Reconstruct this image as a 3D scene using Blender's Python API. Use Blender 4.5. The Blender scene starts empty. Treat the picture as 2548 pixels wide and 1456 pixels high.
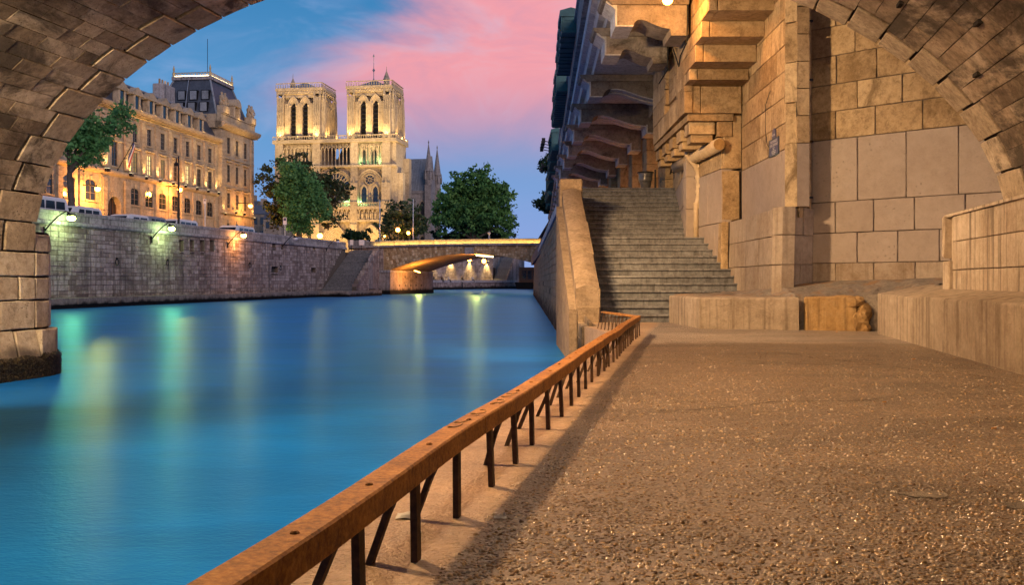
import bpy, math, random
import numpy as np
from mathutils import Vector, Matrix, noise
R = math.radians
random.seed(7)
# ---------------------------------------------------------------- camera
sc = bpy.context.scene
FPX, CX, HY, EYE, WATER = 2300.0, 1274.0, 702.0, 0.9, -0.88      # focal, centre and horizon in photo pixels (2548 wide)
cam = bpy.data.cameras.new("camera"); camo = bpy.data.objects.new("camera", cam)
sc.collection.objects.link(camo); sc.camera = camo
camo.location = (0, 0, EYE); camo.rotation_euler = (R(90), 0, 0)
cam.sensor_width = 36; cam.lens = 36 * FPX / 2548; cam.shift_y = -(728 - HY) / 2548
cam.clip_start = .05; cam.clip_end = 6000
# ---------------------------------------------------------------- world: dusk sky, blue with rose cloud
W = bpy.data.worlds.new("World"); sc.world = W; W.use_nodes = True
class NT:
    def __init__(s, tree):
        s.t = tree; s.t.nodes.clear()
    def n(s, typ, ins=None, **kw):
        nd = s.t.nodes.new(typ)
        for k, v in kw.items(): setattr(nd, k, v)
        for k, v in (ins or {}).items():
            sk = nd.inputs[k]
            if hasattr(v, 'node'): s.t.links.new(v, sk)
            elif isinstance(v, bpy.types.Node): s.t.links.new(v.outputs[0], sk)
            else: sk.default_value = v
        return nd
    def math(s, op, a, b=0.0, c=None, clamp=False):
        d = {0: a, 1: b}
        if c is not None: d[2] = c
        m = s.n('ShaderNodeMath', d, operation=op, use_clamp=clamp); return m.outputs[0]
    def mix(s, f, a, b, blend='MIX'):
        m = s.n('ShaderNodeMix', data_type='RGBA', blend_type=blend)
        for k, v in ((0, f), (6, a), (7, b)):
            if hasattr(v, 'node'): s.t.links.new(v, m.inputs[k])
            else: m.inputs[k].default_value = v if k == 0 else (*v, 1)[:4]
        return m.outputs[2]
    def ramp(s, f, stops, interp='LINEAR'):
        r = s.n('ShaderNodeValToRGB', {0: f}); e = r.color_ramp; e.interpolation = interp
        while len(e.elements) < len(stops): e.elements.new(.5)
        for el, (p, c) in zip(e.elements, stops):
            el.position = p; el.color = (*c, 1) if len(c) == 3 else c
        return r.outputs[0]
    def smooth(s, v, a, b):
        m = s.n('ShaderNodeMapRange', {0: v, 1: a, 2: b, 3: 0.0, 4: 1.0}, interpolation_type='SMOOTHSTEP'); return m.outputs[0]
def build_world():
    t = NT(W.node_tree)
    co = t.n('ShaderNodeTexCoord').outputs['Generated']
    xyz = t.n('ShaderNodeSeparateXYZ', {0: co})
    x, y, z = xyz.outputs
    az = t.math('ARCTAN2', x, y)                       # 0 straight along the river, + to the south bank
    el = t.math('ARCSINE', z)
    base = t.ramp(el, [(0.0, (.29, .43, .82)), (.06, (.22, .40, .80)), (.17, (.10, .33, .66)), (.33, (.02, .20, .47)), (1.0, (.14, .19, .36))])
    mp = t.n('ShaderNodeMapping', {0: co, 'Scale': (2.2, 2.2, 5.5), 'Rotation': (0, R(24), 0)})
    n1 = t.n('ShaderNodeTexNoise', {0: mp, 'Scale': 1.35, 'Detail': 6.0, 'Roughness': .55, 'Distortion': .5}).outputs[0]
    n2 = t.n('ShaderNodeTexNoise', {0: mp, 'Scale': 3.1, 'Detail': 5.0, 'Roughness': .6, 'Distortion': .9}).outputs[0]
    # rose bank: strongest a little south of the river axis, fading all round
    g = t.math('SUBTRACT', az, .10); g = t.math('DIVIDE', g, .34); g = t.math('MULTIPLY', g, g); g = t.math('MULTIPLY', g, -1.0); g = t.math('EXPONENT', g)
    lift = t.smooth(el, .10, .235)
    amt = t.math('ADD', t.math('MULTIPLY', g, 1.12), t.math('MULTIPLY', t.math('SUBTRACT', n1, .5), 1.5))
    amt = t.math('MULTIPLY', t.smooth(amt, .36, .95), t.math('MULTIPLY_ADD', lift, .97, .03))
    rose = t.ramp(n2, [(.30, (.70, .33, .45)), (.52, (.95, .36, .41)), (.75, (.98, .47, .50))])
    c = t.mix(amt, base, rose)
    wisp = t.math('MULTIPLY', t.smooth(n2, .5, .78), .34)
    c = t.mix(wisp, c, (.34, .46, .78))
    sky = t.n('ShaderNodeTexSky', sky_type='NISHITA', sun_disc=False, sun_elevation=R(1.0), sun_rotation=R(148), altitude=50, air_density=1.5, dust_density=1.0, ozone_density=3.0)
    b1 = t.n('ShaderNodeBackground', {0: c, 1: .92})
    b2 = t.n('ShaderNodeBackground', {0: sky, 1: .05})
    ad = t.n('ShaderNodeAddShader'); t.t.links.new(b1.outputs[0], ad.inputs[0]); t.t.links.new(b2.outputs[0], ad.inputs[1])
    t.n('ShaderNodeOutputWorld', {0: ad})
build_world()
# the last of the daylight: one broad weak sun, low in the west behind the camera
sl = bpy.data.lights.new("sun", 'SUN'); sl.energy = 1.8; sl.angle = R(40); sl.color = (1, .70, .60)
so = bpy.data.objects.new("sun", sl); sc.collection.objects.link(so); so.rotation_euler = (R(74), 0, R(32))
vs = sc.view_settings; vs.view_transform = 'Standard'; vs.look = 'None'; vs.exposure = 0.0; vs.gamma = 1.0
vs.use_curve_mapping = False
cy = sc.cycles
cy.use_denoising = True
try: cy.denoiser = 'OPENIMAGEDENOISE'
except Exception: pass
cy.max_bounces = 6; cy.diffuse_bounces = 3; cy.glossy_bounces = 3; cy.transmission_bounces = 4; cy.transparent_max_bounces = 6
cy.caustics_reflective = False; cy.caustics_refractive = False
cy.sample_clamp_indirect = 6.0; cy.sample_clamp_direct = 0
cy.use_light_tree = True
# ---------------------------------------------------------------- helpers
COL = sc.collection
def at(x, y, d): return Vector(((x - CX) / FPX * d, d, EYE - (y - HY) / FPX * d))
def xat(x, d): return (x - CX) / FPX * d
def zat(y, d): return EYE - (y - HY) / FPX * d
def px(p): return (CX + FPX * p[0] / p[1], HY - FPX * (p[2] - EYE) / p[1])
def frame(o, ax):
    o = Vector(o); ax = Vector((ax[0], ax[1], 0)).normalized(); ay = Vector((-ax.y, ax.x, 0))
    def f(x, y, z): return (o.x + ax.x * x + ay.x * y, o.y + ax.y * x + ay.y * y, o.z + z)
    f.ax, f.ay, f.o = ax, ay, o
    return f
IDF = lambda x, y, z: (x, y, z)
def thing(name, label, cat, loc=(0, 0, 0), group=None, kind=None):
    o = bpy.data.objects.new(name, None); COL.objects.link(o); o.location = loc; o.empty_display_size = .2
    return tag(o, label, cat, group, kind)
def tag(o, label=None, cat=None, group=None, kind=None):
    if label: o['label'] = label
    if cat: o['category'] = cat
    if group: o['group'] = group
    if kind: o['kind'] = kind
    return o
def absloc(o):
    m = Matrix.Translation(o.location)
    if o.parent: m = absloc(o.parent) @ o.matrix_parent_inverse @ m
    return m
def link(name, me, parent=None):
    o = bpy.data.objects.new(name, me); COL.objects.link(o)
    if parent:
        o.parent = parent; o.matrix_parent_inverse = absloc(parent).inverted()
    return o
class MB:
    def __init__(s, fr=IDF): s.v = []; s.f = []; s.fr = fr; s.var = []; s.mi = []; s.cur = 0.0; s.m = 0
    def add(s, vs, fs, raw=False):
        b = len(s.v); s.v += [tuple(p) for p in vs] if raw else [s.fr(*p) for p in vs]
        s.f += [tuple(i + b for i in q) for q in fs]; s.var += [s.cur] * len(fs); s.mi += [s.m] * len(fs)
        return s
    def poly(s, pts): return s.add(pts, [tuple(range(len(pts)))])
    def box(s, x0, x1, y0, y1, z0, z1):
        return s.add([(x0, y0, z0), (x1, y0, z0), (x1, y1, z0), (x0, y1, z0), (x0, y0, z1), (x1, y0, z1), (x1, y1, z1), (x0, y1, z1)],
                     [(3, 2, 1, 0), (4, 5, 6, 7), (0, 1, 5, 4), (1, 2, 6, 5), (2, 3, 7, 6), (3, 0, 4, 7)])
    def bbox(s, x0, x1, y0, y1, z0, z1, b):      # box with chamfered vertical and top edges
        b = min(b, (x1 - x0) * .45, (y1 - y0) * .45, (z1 - z0) * .9)
        def ring(i, z): return [(x0 + i, y0 + b, z), (x0 + b, y0 + i, z), (x1 - b, y0 + i, z), (x1 - i, y0 + b, z), (x1 - i, y1 - b, z), (x1 - b, y1 - i, z), (x0 + b, y1 - i, z), (x0 + i, y1 - b, z)]
        return s.rings([ring(0, z0), ring(0, z1 - b), ring(b * .9, z1)], cap=True)
    def rings(s, rs, cap=True, closed=True):
        n = len(rs[0]); vs = [p for r in rs for p in r]; fs = []
        for k in range(len(rs) - 1):
            for i in range(n if closed else n - 1):
                j = (i + 1) % n
                fs.append((k * n + i, k * n + j, (k + 1) * n + j, (k + 1) * n + i))
        if cap: fs += [tuple(reversed(range(n))), tuple(range((len(rs) - 1) * n, len(rs) * n))]
        return s.add(vs, fs)
    def prism(s, pts, fn, a, b):                  # polygon swept from a to b; fn(p, w) -> local xyz
        return s.rings([[fn(p, a) for p in pts], [fn(p, b) for p in pts]])
    def tube(s, path, r, n=8, cap=True):
        P = [Vector(p) for p in path]; rr = r if isinstance(r, (list, tuple)) else [r] * len(P); rs = []
        up = Vector((0, 0, 1))
        for i, p in enumerate(P):
            d = (P[min(i + 1, len(P) - 1)] - P[max(i - 1, 0)]).normalized()
            a = d.cross(up if abs(d.z) < .95 else Vector((1, 0, 0))).normalized(); b = d.cross(a)
            rs.append([tuple(p + (a * math.cos(2 * math.pi * k / n) + b * math.sin(2 * math.pi * k / n)) * rr[i]) for k in range(n)])
        return s.rings(rs, cap)
    def lathe(s, prof, c=(0, 0, 0), n=12):
        rs = [[(c[0] + r * math.cos(2 * math.pi * k / n), c[1] + r * math.sin(2 * math.pi * k / n), c[2] + z) for k in range(n)] for r, z in prof]
        return s.rings(rs)
    def ball(s, c, r, n=8, sq=(1, 1, 1)):
        prof = [(max(.001, r * math.sin(math.pi * k / n)), r * -math.cos(math.pi * k / n)) for k in range(n + 1)]
        rs = [[(c[0] + q * sq[0] * math.cos(2 * math.pi * k / (n + 2)), c[1] + q * sq[1] * math.sin(2 * math.pi * k / (n + 2)), c[2] + z * sq[2]) for k in range(n + 2)] for q, z in prof]
        return s.rings(rs)
    def mesh(s, name, mats, smooth=False, var=False):
        me = bpy.data.meshes.new(name); me.from_pydata(s.v, [], s.f)
        for m in (mats if isinstance(mats, (list, tuple)) else [mats]): me.materials.append(m)
        if any(s.mi): me.polygons.foreach_set('material_index', s.mi)
        if smooth: me.polygons.foreach_set('use_smooth', [True] * len(me.polygons))
        if var:
            a = me.attributes.new('var', 'FLOAT', 'FACE'); a.data.foreach_set('value', s.var)
        return me
    def build(s, name, mats, parent=None, smooth=False, var=False, fix=True):
        me = s.mesh(name, mats, smooth, var)
        if fix: fixn(me)
        return link(name, me, parent)
import bmesh
def fixn(me):
    b = bmesh.new(); b.from_mesh(me); bmesh.ops.recalc_face_normals(b, faces=b.faces); b.to_mesh(me); b.free()
def inst(name, me, loc, parent=None, rz=0.0, scale=None):
    o = link(name, me, parent); o.location = loc; o.rotation_euler = (0, 0, rz)
    if scale: o.scale = scale
    return o
# -------- masonry: each block has a chamfered front, uneven edges and its own proudness
def block(mb, P, n, depth, ch=.012, jit=.004, proud=.006, rnd=random):
    P = [Vector(p) for p in P]; n = Vector(n); c = sum(P, Vector()) / 4
    pr = rnd.uniform(-proud, proud)
    ring = []
    for i in range(4):
        a, b = P[i], P[(i + 1) % 4]
        ring += [a + (c - a).normalized() * rnd.uniform(0, jit * 2.2), (a + b) / 2 + (c - (a + b) / 2).normalized() * rnd.uniform(-jit * .3, jit)]
    inn = [p + (c - p).normalized() * ch * 1.3 + n * (pr + rnd.uniform(-1, 1) * proud * .35) for p in ring]
    mid = [p + n * (pr - ch) for p in ring]
    bk = [p - n * depth for p in ring]
    vs = [*inn, *mid, *bk]; fs = [tuple(range(8))]
    for k in (0, 8):
        for i in range(8):
            j = (i + 1) % 8; fs.append((k + i, k + 8 + i, k + 8 + j, k + j))
    mb.add(vs, fs, raw=True)
def parea(P):
    pts = []
    for p in P:
        if p[1] < .3: return 0
        pts.append(px(p))
    xs = [p[0] for p in pts]; ys = [p[1] for p in pts]
    if max(xs) < 0 or min(xs) > 2548 or max(ys) < 0 or min(ys) > 1456: return 0
    a = 0
    for i in range(len(pts)):
        j = (i + 1) % len(pts); a += pts[i][0] * pts[j][1] - pts[j][0] * pts[i][1]
    return abs(a) / 2
def masonry(parent, quads, mat, name='stone', rest='small_stones', depth=.12, ch=.012, jit=.004, proud=.006, cap=290, minpx=46, seed=1):
    rnd = random.Random(seed)
    q = sorted(((parea(P), i) for i, (P, n) in enumerate(quads)), reverse=True)
    rb = MB(); k = 0
    for a, i in q:
        P, n = quads[i]
        if k < cap and a > minpx:
            mb = MB(); block(mb, P, n, depth, ch, jit, proud, rnd); mb.build(name, mat, parent, fix=False); k += 1
        else:
            rb.cur = rnd.random() * .999; block(rb, P, n, depth, ch, jit, proud, rnd)
    if rb.v: tag(rb.build(rest, mat, parent, var=True, fix=False), kind='stuff')
def courses(fn, u0, u1, zs, lens, rnd, gap=.006, skip=None, shift=True):
    """quads on a surface fn(u, z); zs course heights; lens = (min, max) stone length"""
    out = []
    for k in range(len(zs) - 1):
        a, b = zs[k] + gap, zs[k + 1] - gap
        u = u0 - (rnd.uniform(0, lens[1]) if shift else 0)
        while u < u1 - 1e-4:
            L = rnd.uniform(*lens); v = u + L
            if u1 - v < lens[0] * .5: v = u1
            p, q = max(u, u0), min(v, u1)
            if q - p > lens[0] * .18:
                segs = [(p + gap, q - gap)]
                for (s0, s1, z0, z1) in (skip or []):
                    if b > z0 + .01 and a < z1 - .01:
                        ns = []
                        for (g, h) in segs:
                            if h <= s0 or g >= s1: ns.append((g, h))
                            else:
                                if s0 - g > .05: ns.append((g, s0))
                                if h - s1 > .05: ns.append((s1, h))
                        segs = ns
                for g, h in segs: out.append([fn(g, a), fn(h, a), fn(h, b), fn(g, b)])
            u = v
    return out
# ---------------------------------------------------------------- materials (all node-based)
MATS = {}
def new_mat(name):
    m = bpy.data.materials.new(name); m.use_nodes = True; MATS[name] = m
    return m, NT(m.node_tree)
def finish(t, col, rough=.8, metal=0.0, height=None, bump=.3, dist=.02, spec=.3, **kw):
    d = {'Base Color': col if hasattr(col, 'node') else (*col, 1)[:4], 'Roughness': rough, 'Metallic': metal, 'Specular IOR Level': spec}
    d.update(kw)
    if height is not None:
        d['Normal'] = t.n('ShaderNodeBump', {'Strength': bump, 'Distance': dist, 'Height': height}).outputs[0]
    b = t.n('ShaderNodeBsdfPrincipled', d)
    t.n('ShaderNodeOutputMaterial', {0: b}); return b
def stone(name, c0, c1, c2, s=1.0, var=.3, rough=.88, bump=.55, dist=.05, pits=.0, streak=0.0, scol=(.02, .018, .017), soot=0.0, socol=(.018, .015, .013), sootscale=.5, sootaniso=(1, 1, 1), moss=None, spec=.2, blotch=1.0):
    m, t = new_mat(name)
    pos = t.n('ShaderNodeNewGeometry').outputs['Position']
    rnd = t.n('ShaderNodeObjectInfo').outputs['Random']
    att = t.n('ShaderNodeAttribute', attribute_name='var').outputs['Fac']
    r = t.math('FRACT', t.math('ADD', rnd, att))
    off = t.n('ShaderNodeVectorMath', {0: pos, 1: t.n('ShaderNodeCombineXYZ', {0: t.math('MULTIPLY', r, 7.0), 1: 0.0, 2: t.math('MULTIPLY', r, 3.0)}).outputs[0]}, operation='ADD').outputs[0]
    n1 = t.n('ShaderNodeTexNoise', {0: off, 'Scale': 1.6 * s, 'Detail': 7.0, 'Roughness': .68}).outputs[0]
    n2 = t.n('ShaderNodeTexNoise', {0: off, 'Scale': 11.0 * s, 'Detail': 6.0, 'Roughness': .7}).outputs[0]
    fac = t.math('ADD', t.math('MULTIPLY', n1, .75), t.math('MULTIPLY', n2, .45))
    fac = t.math('ADD', t.math('SUBTRACT', fac, .1), t.math('MULTIPLY', t.math('SUBTRACT', r, .5), var))
    col = t.ramp(fac, [(.25, c0), (.5, c1), (.74, c2)])
    n3 = t.n('ShaderNodeTexNoise', {0: off, 'Scale': 6.0 * s, 'Detail': 10.0, 'Roughness': .86, 'Distortion': .15}).outputs[0]
    col = t.mix(blotch, col, t.ramp(n3, [(.36, (.52, .50, .48)), (.5, (.97, .97, .97)), (.66, (1.2, 1.2, 1.2))]), 'MULTIPLY')
    if soot:
        mp = t.n('ShaderNodeMapping', {0: pos, 'Scale': sootaniso})
        ns = t.n('ShaderNodeTexNoise', {0: mp, 'Scale': sootscale, 'Detail': 9.0, 'Roughness': .72, 'Distortion': .6}).outputs[0]
        ns = t.math('ADD', ns, t.math('MULTIPLY', t.math('SUBTRACT', r, .5), .16))
        col = t.mix(t.math('MULTIPLY', t.smooth(ns, .62 - .32 * soot, .78 - .22 * soot), .9), col, socol)
    if streak:
        mp = t.n('ShaderNodeMapping', {0: pos, 'Scale': (7.0 * s, 7.0 * s, .3 * s)})
        ns = t.n('ShaderNodeTexNoise', {0: mp, 'Scale': 1.0, 'Detail': 6.0, 'Roughness': .65}).outputs[0]
        col = t.mix(t.math('MULTIPLY', t.smooth(ns, .47, .68), streak), col, scol)
    if moss:                                     # (z0, z1, colour): growth low on the stone
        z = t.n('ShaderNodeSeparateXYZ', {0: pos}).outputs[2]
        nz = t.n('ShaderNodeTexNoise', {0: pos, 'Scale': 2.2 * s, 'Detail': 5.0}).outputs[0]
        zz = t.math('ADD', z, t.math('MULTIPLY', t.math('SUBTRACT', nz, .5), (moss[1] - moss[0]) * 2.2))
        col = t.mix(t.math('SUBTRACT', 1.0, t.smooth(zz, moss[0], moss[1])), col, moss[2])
    h = t.math('ADD', t.math('MULTIPLY', n2, .7), t.math('MULTIPLY', t.n('ShaderNodeTexNoise', {0: off, 'Scale': 46.0 * s, 'Detail': 4.0, 'Roughness': .7}).outputs[0], .45))
    if pits:
        vo = t.n('ShaderNodeTexVoronoi', {0: off, 'Scale': 16.0 * s, 'Randomness': 1.0}).outputs[0]
        pt = t.math('MULTIPLY', t.math('SUBTRACT', 1.0, t.smooth(vo, .02, .26)), t.smooth(n1, .46, .62))
        h = t.math('SUBTRACT', h, t.math('MULTIPLY', pt, 1.2 * pits))
        col = t.mix(t.math('MULTIPLY', pt, .55 * min(1, pits)), col, tuple(q * .35 for q in c0))
    finish(t, col, rough, 0, h, bump, dist, spec)
    return m
def plain(name, c, rough=.5, metal=0.0, vary=.0, s=8.0, bump=0.0, spec=.4, c2=None, **kw):
    m, t = new_mat(name)
    pos = t.n('ShaderNodeNewGeometry').outputs['Position']
    n = t.n('ShaderNodeTexNoise', {0: pos, 'Scale': s, 'Detail': 5.0, 'Roughness': .65}).outputs[0]
    d = c2 or tuple(q * (1 - vary) for q in c)
    col = t.ramp(n, [(.3, d), (.7, c)])
    finish(t, col, rough, metal, n if bump else None, bump, .01, spec, **kw)
    return m
def emit(name, c, s):
    m, t = new_mat(name)
    e = t.n('ShaderNodeEmission', {0: (*c, 1), 1: s}); t.n('ShaderNodeOutputMaterial', {0: e}); return m
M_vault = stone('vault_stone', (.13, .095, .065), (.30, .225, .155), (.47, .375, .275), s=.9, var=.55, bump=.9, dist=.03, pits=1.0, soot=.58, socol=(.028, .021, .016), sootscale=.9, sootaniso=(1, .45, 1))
M_vous = stone('voussoir_stone', (.20, .15, .10), (.37, .29, .20), (.52, .43, .32), s=1.0, var=.25, bump=1.0, dist=.03, pits=1.0, soot=.30, socol=(.035, .027, .02), sootscale=1.3)
M_pier = stone('pier_stone', (.27, .20, .14), (.46, .38, .28), (.60, .52, .40), s=.9, var=.22, bump=.9, dist=.025, pits=1.2, moss=(-.55, -.1, (.10, .082, .07)))
M_joint = stone('dark_joint', (.012, .010, .008), (.03, .024, .02), (.05, .04, .03), s=2.0, bump=.3)
M_mortar = stone('mortar', (.08, .065, .05), (.13, .105, .085), (.18, .15, .12), s=2.0, bump=.3)
M_lime = stone('limestone', (.23, .155, .08), (.40, .29, .165), (.51, .39, .235), s=1.1, var=.36, bump=.6, pits=.35, soot=.22, socol=(.14, .095, .05), sootscale=2.2, sootaniso=(1, 1, .5))
M_render = stone('smooth_render', (.27, .215, .175), (.32, .262, .215), (.36, .30, .25), s=.6, var=.12, bump=.4, pits=.8, rough=.8, blotch=.28)
M_base = stone('stained_base', (.22, .155, .10), (.33, .265, .20), (.42, .35, .27), s=1.2, var=.15, bump=.5, streak=.35, scol=(.12, .08, .045), pits=.4, blotch=.4)
M_shelf = stone('streaked_stone', (.30, .22, .15), (.45, .36, .26), (.56, .47, .36), s=1.2, var=.18, bump=.7, streak=.75, scol=(.06, .042, .03), pits=.5, blotch=.5)
M_plinth = stone('plinth_concrete', (.22, .165, .11), (.36, .285, .205), (.48, .39, .29), s=1.1, var=.12, bump=.8, streak=.6, scol=(.10, .07, .045), pits=.5, blotch=.5)
M_ochre = stone('ochre_concrete', (.27, .15, .055), (.43, .27, .11), (.52, .36, .18), s=1.1, var=.1, bump=.8, streak=.6, scol=(.13, .075, .035), pits=.5, blotch=.6)
M_apron = stone('broken_concrete', (.10, .085, .075), (.19, .165, .14), (.28, .235, .19), s=1.6, bump=1.0, dist=.03, pits=.6, soot=.25, socol=(.30, .17, .08), sootscale=1.6)
M_step = stone('step_stone', (.085, .088, .096), (.165, .17, .182), (.26, .267, .28), s=1.4, var=.12, bump=.7, streak=.45, scol=(.03, .026, .024), pits=.3)
M_parapet = stone('parapet_stone', (.16, .115, .075), (.27, .205, .14), (.36, .28, .20), s=1.2, var=.2, bump=.8, pits=.5, soot=.12, socol=(.05, .04, .03), sootscale=1.2)
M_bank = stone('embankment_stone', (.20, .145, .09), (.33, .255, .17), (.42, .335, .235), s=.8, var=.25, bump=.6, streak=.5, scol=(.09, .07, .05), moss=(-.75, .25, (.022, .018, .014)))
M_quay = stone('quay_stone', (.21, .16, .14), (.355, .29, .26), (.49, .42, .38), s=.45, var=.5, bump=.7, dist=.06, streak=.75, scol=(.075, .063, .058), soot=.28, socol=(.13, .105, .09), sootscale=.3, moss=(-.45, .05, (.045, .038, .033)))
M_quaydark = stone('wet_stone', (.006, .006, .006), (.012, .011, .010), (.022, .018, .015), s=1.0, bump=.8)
M_coping = stone('coping_stone', (.20, .185, .18), (.35, .325, .315), (.50, .47, .45), s=.6, var=.3, bump=.6, streak=.6, scol=(.055, .05, .05))
M_ledge = stone('ledge_concrete', (.17, .14, .115), (.27, .23, .19), (.36, .31, .265), s=.6, var=.2, bump=.5, streak=.3, moss=(-.7, -.35, (.02, .018, .016)))
M_deck = stone('console_stone', (.15, .13, .11), (.25, .22, .185), (.35, .31, .265), s=1.0, var=.35, bump=.6, pits=.4, soot=.25, socol=(.055, .045, .036), sootscale=1.1)
M_trim = stone('pale_moulding', (.40, .41, .42), (.54, .55, .56), (.64, .64, .64), s=1.2, var=.2, bump=.4, streak=.25, scol=(.12, .12, .13))
M_fac = stone('facade_stone', (.30, .24, .16), (.40, .325, .225), (.49, .41, .30), s=.35, var=.18, bump=.3, dist=.04, streak=.15, scol=(.2, .16, .11))
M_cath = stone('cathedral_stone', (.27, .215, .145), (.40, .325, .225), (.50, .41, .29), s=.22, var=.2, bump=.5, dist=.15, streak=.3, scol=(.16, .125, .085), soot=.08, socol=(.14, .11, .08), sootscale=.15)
M_cathshade = stone('shaded_cathedral_stone', (.15, .14, .135), (.25, .235, .225), (.34, .32, .30), s=.22, var=.2, bump=.5, dist=.15, streak=.3, scol=(.1, .09, .085))  # grey copy of the cathedral stone; shade of the unlit flank is in its colour
M_rubble = stone('rubble_stone', (.33, .22, .11), (.52, .38, .21), (.66, .52, .33), s=.4, var=.7, bump=.8, dist=.06)
M_slate = stone('slate_roof', (.035, .042, .055), (.062, .072, .092), (.10, .112, .135), s=.6, var=.3, bump=.3, rough=.5, spec=.5)
M_lead = stone('lead_roof', (.13, .15, .17), (.20, .225, .25), (.27, .30, .33), s=.2, var=.3, bump=.25, rough=.55, spec=.5)
M_oldwall = stone('house_plaster', (.17, .14, .11), (.28, .235, .19), (.38, .33, .27), s=.3, var=.2, bump=.3, streak=.3)
M_street = stone('street_paving', (.035, .034, .033), (.06, .058, .055), (.09, .086, .08), s=.8, bump=.4)
M_glassdark = plain('dark_glass', (.018, .022, .03), .12, vary=.3, s=2.0, spec=.7)
M_louvre = plain('slate_louvre', (.028, .027, .028), .7, vary=.4, s=3.0)
M_frame = plain('painted_window_frame', (.12, .105, .085), .6, vary=.3)
M_iron = plain('black_iron', (.018, .018, .02), .45, metal=.6, vary=.4, s=20)
M_ironpost = plain('brown_iron_post', (.13, .075, .042), .7, metal=.1, c2=(.045, .027, .018), s=24, bump=.5)
M_green = plain('bookstall_green', (.05, .16, .15), .5, c2=(.028, .09, .09), s=3.0, bump=.1)
M_white = plain('white_paint', (.70, .70, .70), .32, vary=.08, s=3.0, spec=.6)
M_grey = plain('grey_paint', (.22, .23, .25), .35, vary=.1, s=3.0, spec=.6)
M_rubber = plain('rubber', (.018, .018, .018), .8, vary=.3)
M_alu = plain('aluminium', (.45, .46, .48), .35, metal=.9, vary=.2)
M_pipe = plain('cream_pipe', (.52, .42, .28), .55, c2=(.38, .28, .17), s=5.0, bump=.15)
M_blue = plain('blue_enamel', (.045, .055, .13), .3, vary=.2, spec=.6)
M_letter = plain('white_enamel', (.55, .55, .56), .4, vary=.1)
M_gilt = plain('gilded_iron', (.55, .42, .2), .4, metal=.3, vary=.2)
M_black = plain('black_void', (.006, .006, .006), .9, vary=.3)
M_bark = stone('bark', (.05, .042, .034), (.10, .085, .07), (.17, .15, .125), s=2.0, bump=.8, dist=.04)
M_skin = plain('skin', (.45, .27, .19), .6, vary=.15)
M_butt = plain('cigarette_filter', (.62, .30, .08), .8, vary=.2, s=60)
M_paper = plain('pale_scrap', (.6, .6, .58), .8, vary=.15, s=40)
M_bag = plain('grey_plastic_film', (.16, .155, .15), .28, vary=.45, s=9.0, spec=.6)
M_graf = plain('black_marker', (.015, .014, .013), .7, vary=.2)
def foliage(name, cols, trans=.25):
    m, t = new_mat(name)
    att = t.n('ShaderNodeAttribute', attribute_name='var').outputs['Fac']
    col = t.ramp(att, [((i + .0) / max(1, len(cols) - 1), c) for i, c in enumerate(cols)])
    d = t.n('ShaderNodeBsdfPrincipled', {'Base Color': col, 'Roughness': .6, 'Specular IOR Level': .25})
    tr = t.n('ShaderNodeBsdfTranslucent', {0: col})
    mx = t.n('ShaderNodeMixShader', {0: trans}); t.t.links.new(d.outputs[0], mx.inputs[1]); t.t.links.new(tr.outputs[0], mx.inputs[2])
    t.n('ShaderNodeOutputMaterial', {0: mx}); return m
F_plane = foliage('plane_tree_leaves', [(.032, .09, .028), (.065, .17, .045), (.11, .25, .065), (.16, .31, .09)])
F_green = foliage('maple_leaves', [(.035, .11, .04), (.07, .20, .065), (.11, .28, .09), (.16, .34, .13)])
F_brown = foliage('shade_toned_leaves', [(.028, .05, .02), (.055, .055, .025), (.045, .085, .03), (.085, .07, .035)])  # brown-green leaf colours stand in for the shaded parts of the crown
F_round = foliage('pale_tipped_leaves', [(.02, .045, .022), (.04, .085, .038), (.075, .125, .055), (.26, .25, .19)])
F_shrub = foliage('dark_shrub_leaves', [(.008, .022, .012), (.015, .045, .02), (.03, .07, .03)])
def water_mat():
    m, t = new_mat('river_water')
    pos = t.n('ShaderNodeNewGeometry').outputs['Position']
    mp = t.n('ShaderNodeMapping', {0: pos, 'Scale': (1.0, 1.9, 1.0), 'Rotation': (0, 0, R(-10))})
    a = t.n('ShaderNodeTexNoise', {0: mp, 'Scale': 5.5, 'Detail': 3.0, 'Roughness': .55}).outputs[0]
    b = t.n('ShaderNodeTexNoise', {0: mp, 'Scale': .35, 'Detail': 3.0, 'Roughness': .5}).outputs[0]
    a2 = t.n('ShaderNodeTexNoise', {0: mp, 'Scale': 22.0, 'Detail': 2.0, 'Roughness': .6}).outputs[0]
    h = t.math('ADD', t.math('ADD', t.math('MULTIPLY', a, .35), t.math('MULTIPLY', a2, .16)), b)
    col = t.mix(t.smooth(b, .35, .68), (.0, .085, .39), (.0, .135, .58))
    nm = t.n('ShaderNodeBump', {'Strength': .14, 'Distance': .12, 'Height': h}).outputs[0]
    df = t.n('ShaderNodeBsdfDiffuse', {'Color': col, 'Normal': nm})
    gl = t.n('ShaderNodeBsdfGlossy', {'Color': (.28, .84, 1, 1), 'Roughness': .29, 'Normal': nm})
    fr = t.n('ShaderNodeFresnel', {'IOR': 1.333, 'Normal': nm}).outputs[0]
    mx = t.n('ShaderNodeMixShader', {0: t.math('MULTIPLY_ADD', fr, .66, .03)}); t.t.links.new(df.outputs[0], mx.inputs[1]); t.t.links.new(gl.outputs[0], mx.inputs[2])
    t.n('ShaderNodeOutputMaterial', {0: mx})
    return m
M_water = water_mat()
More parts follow.
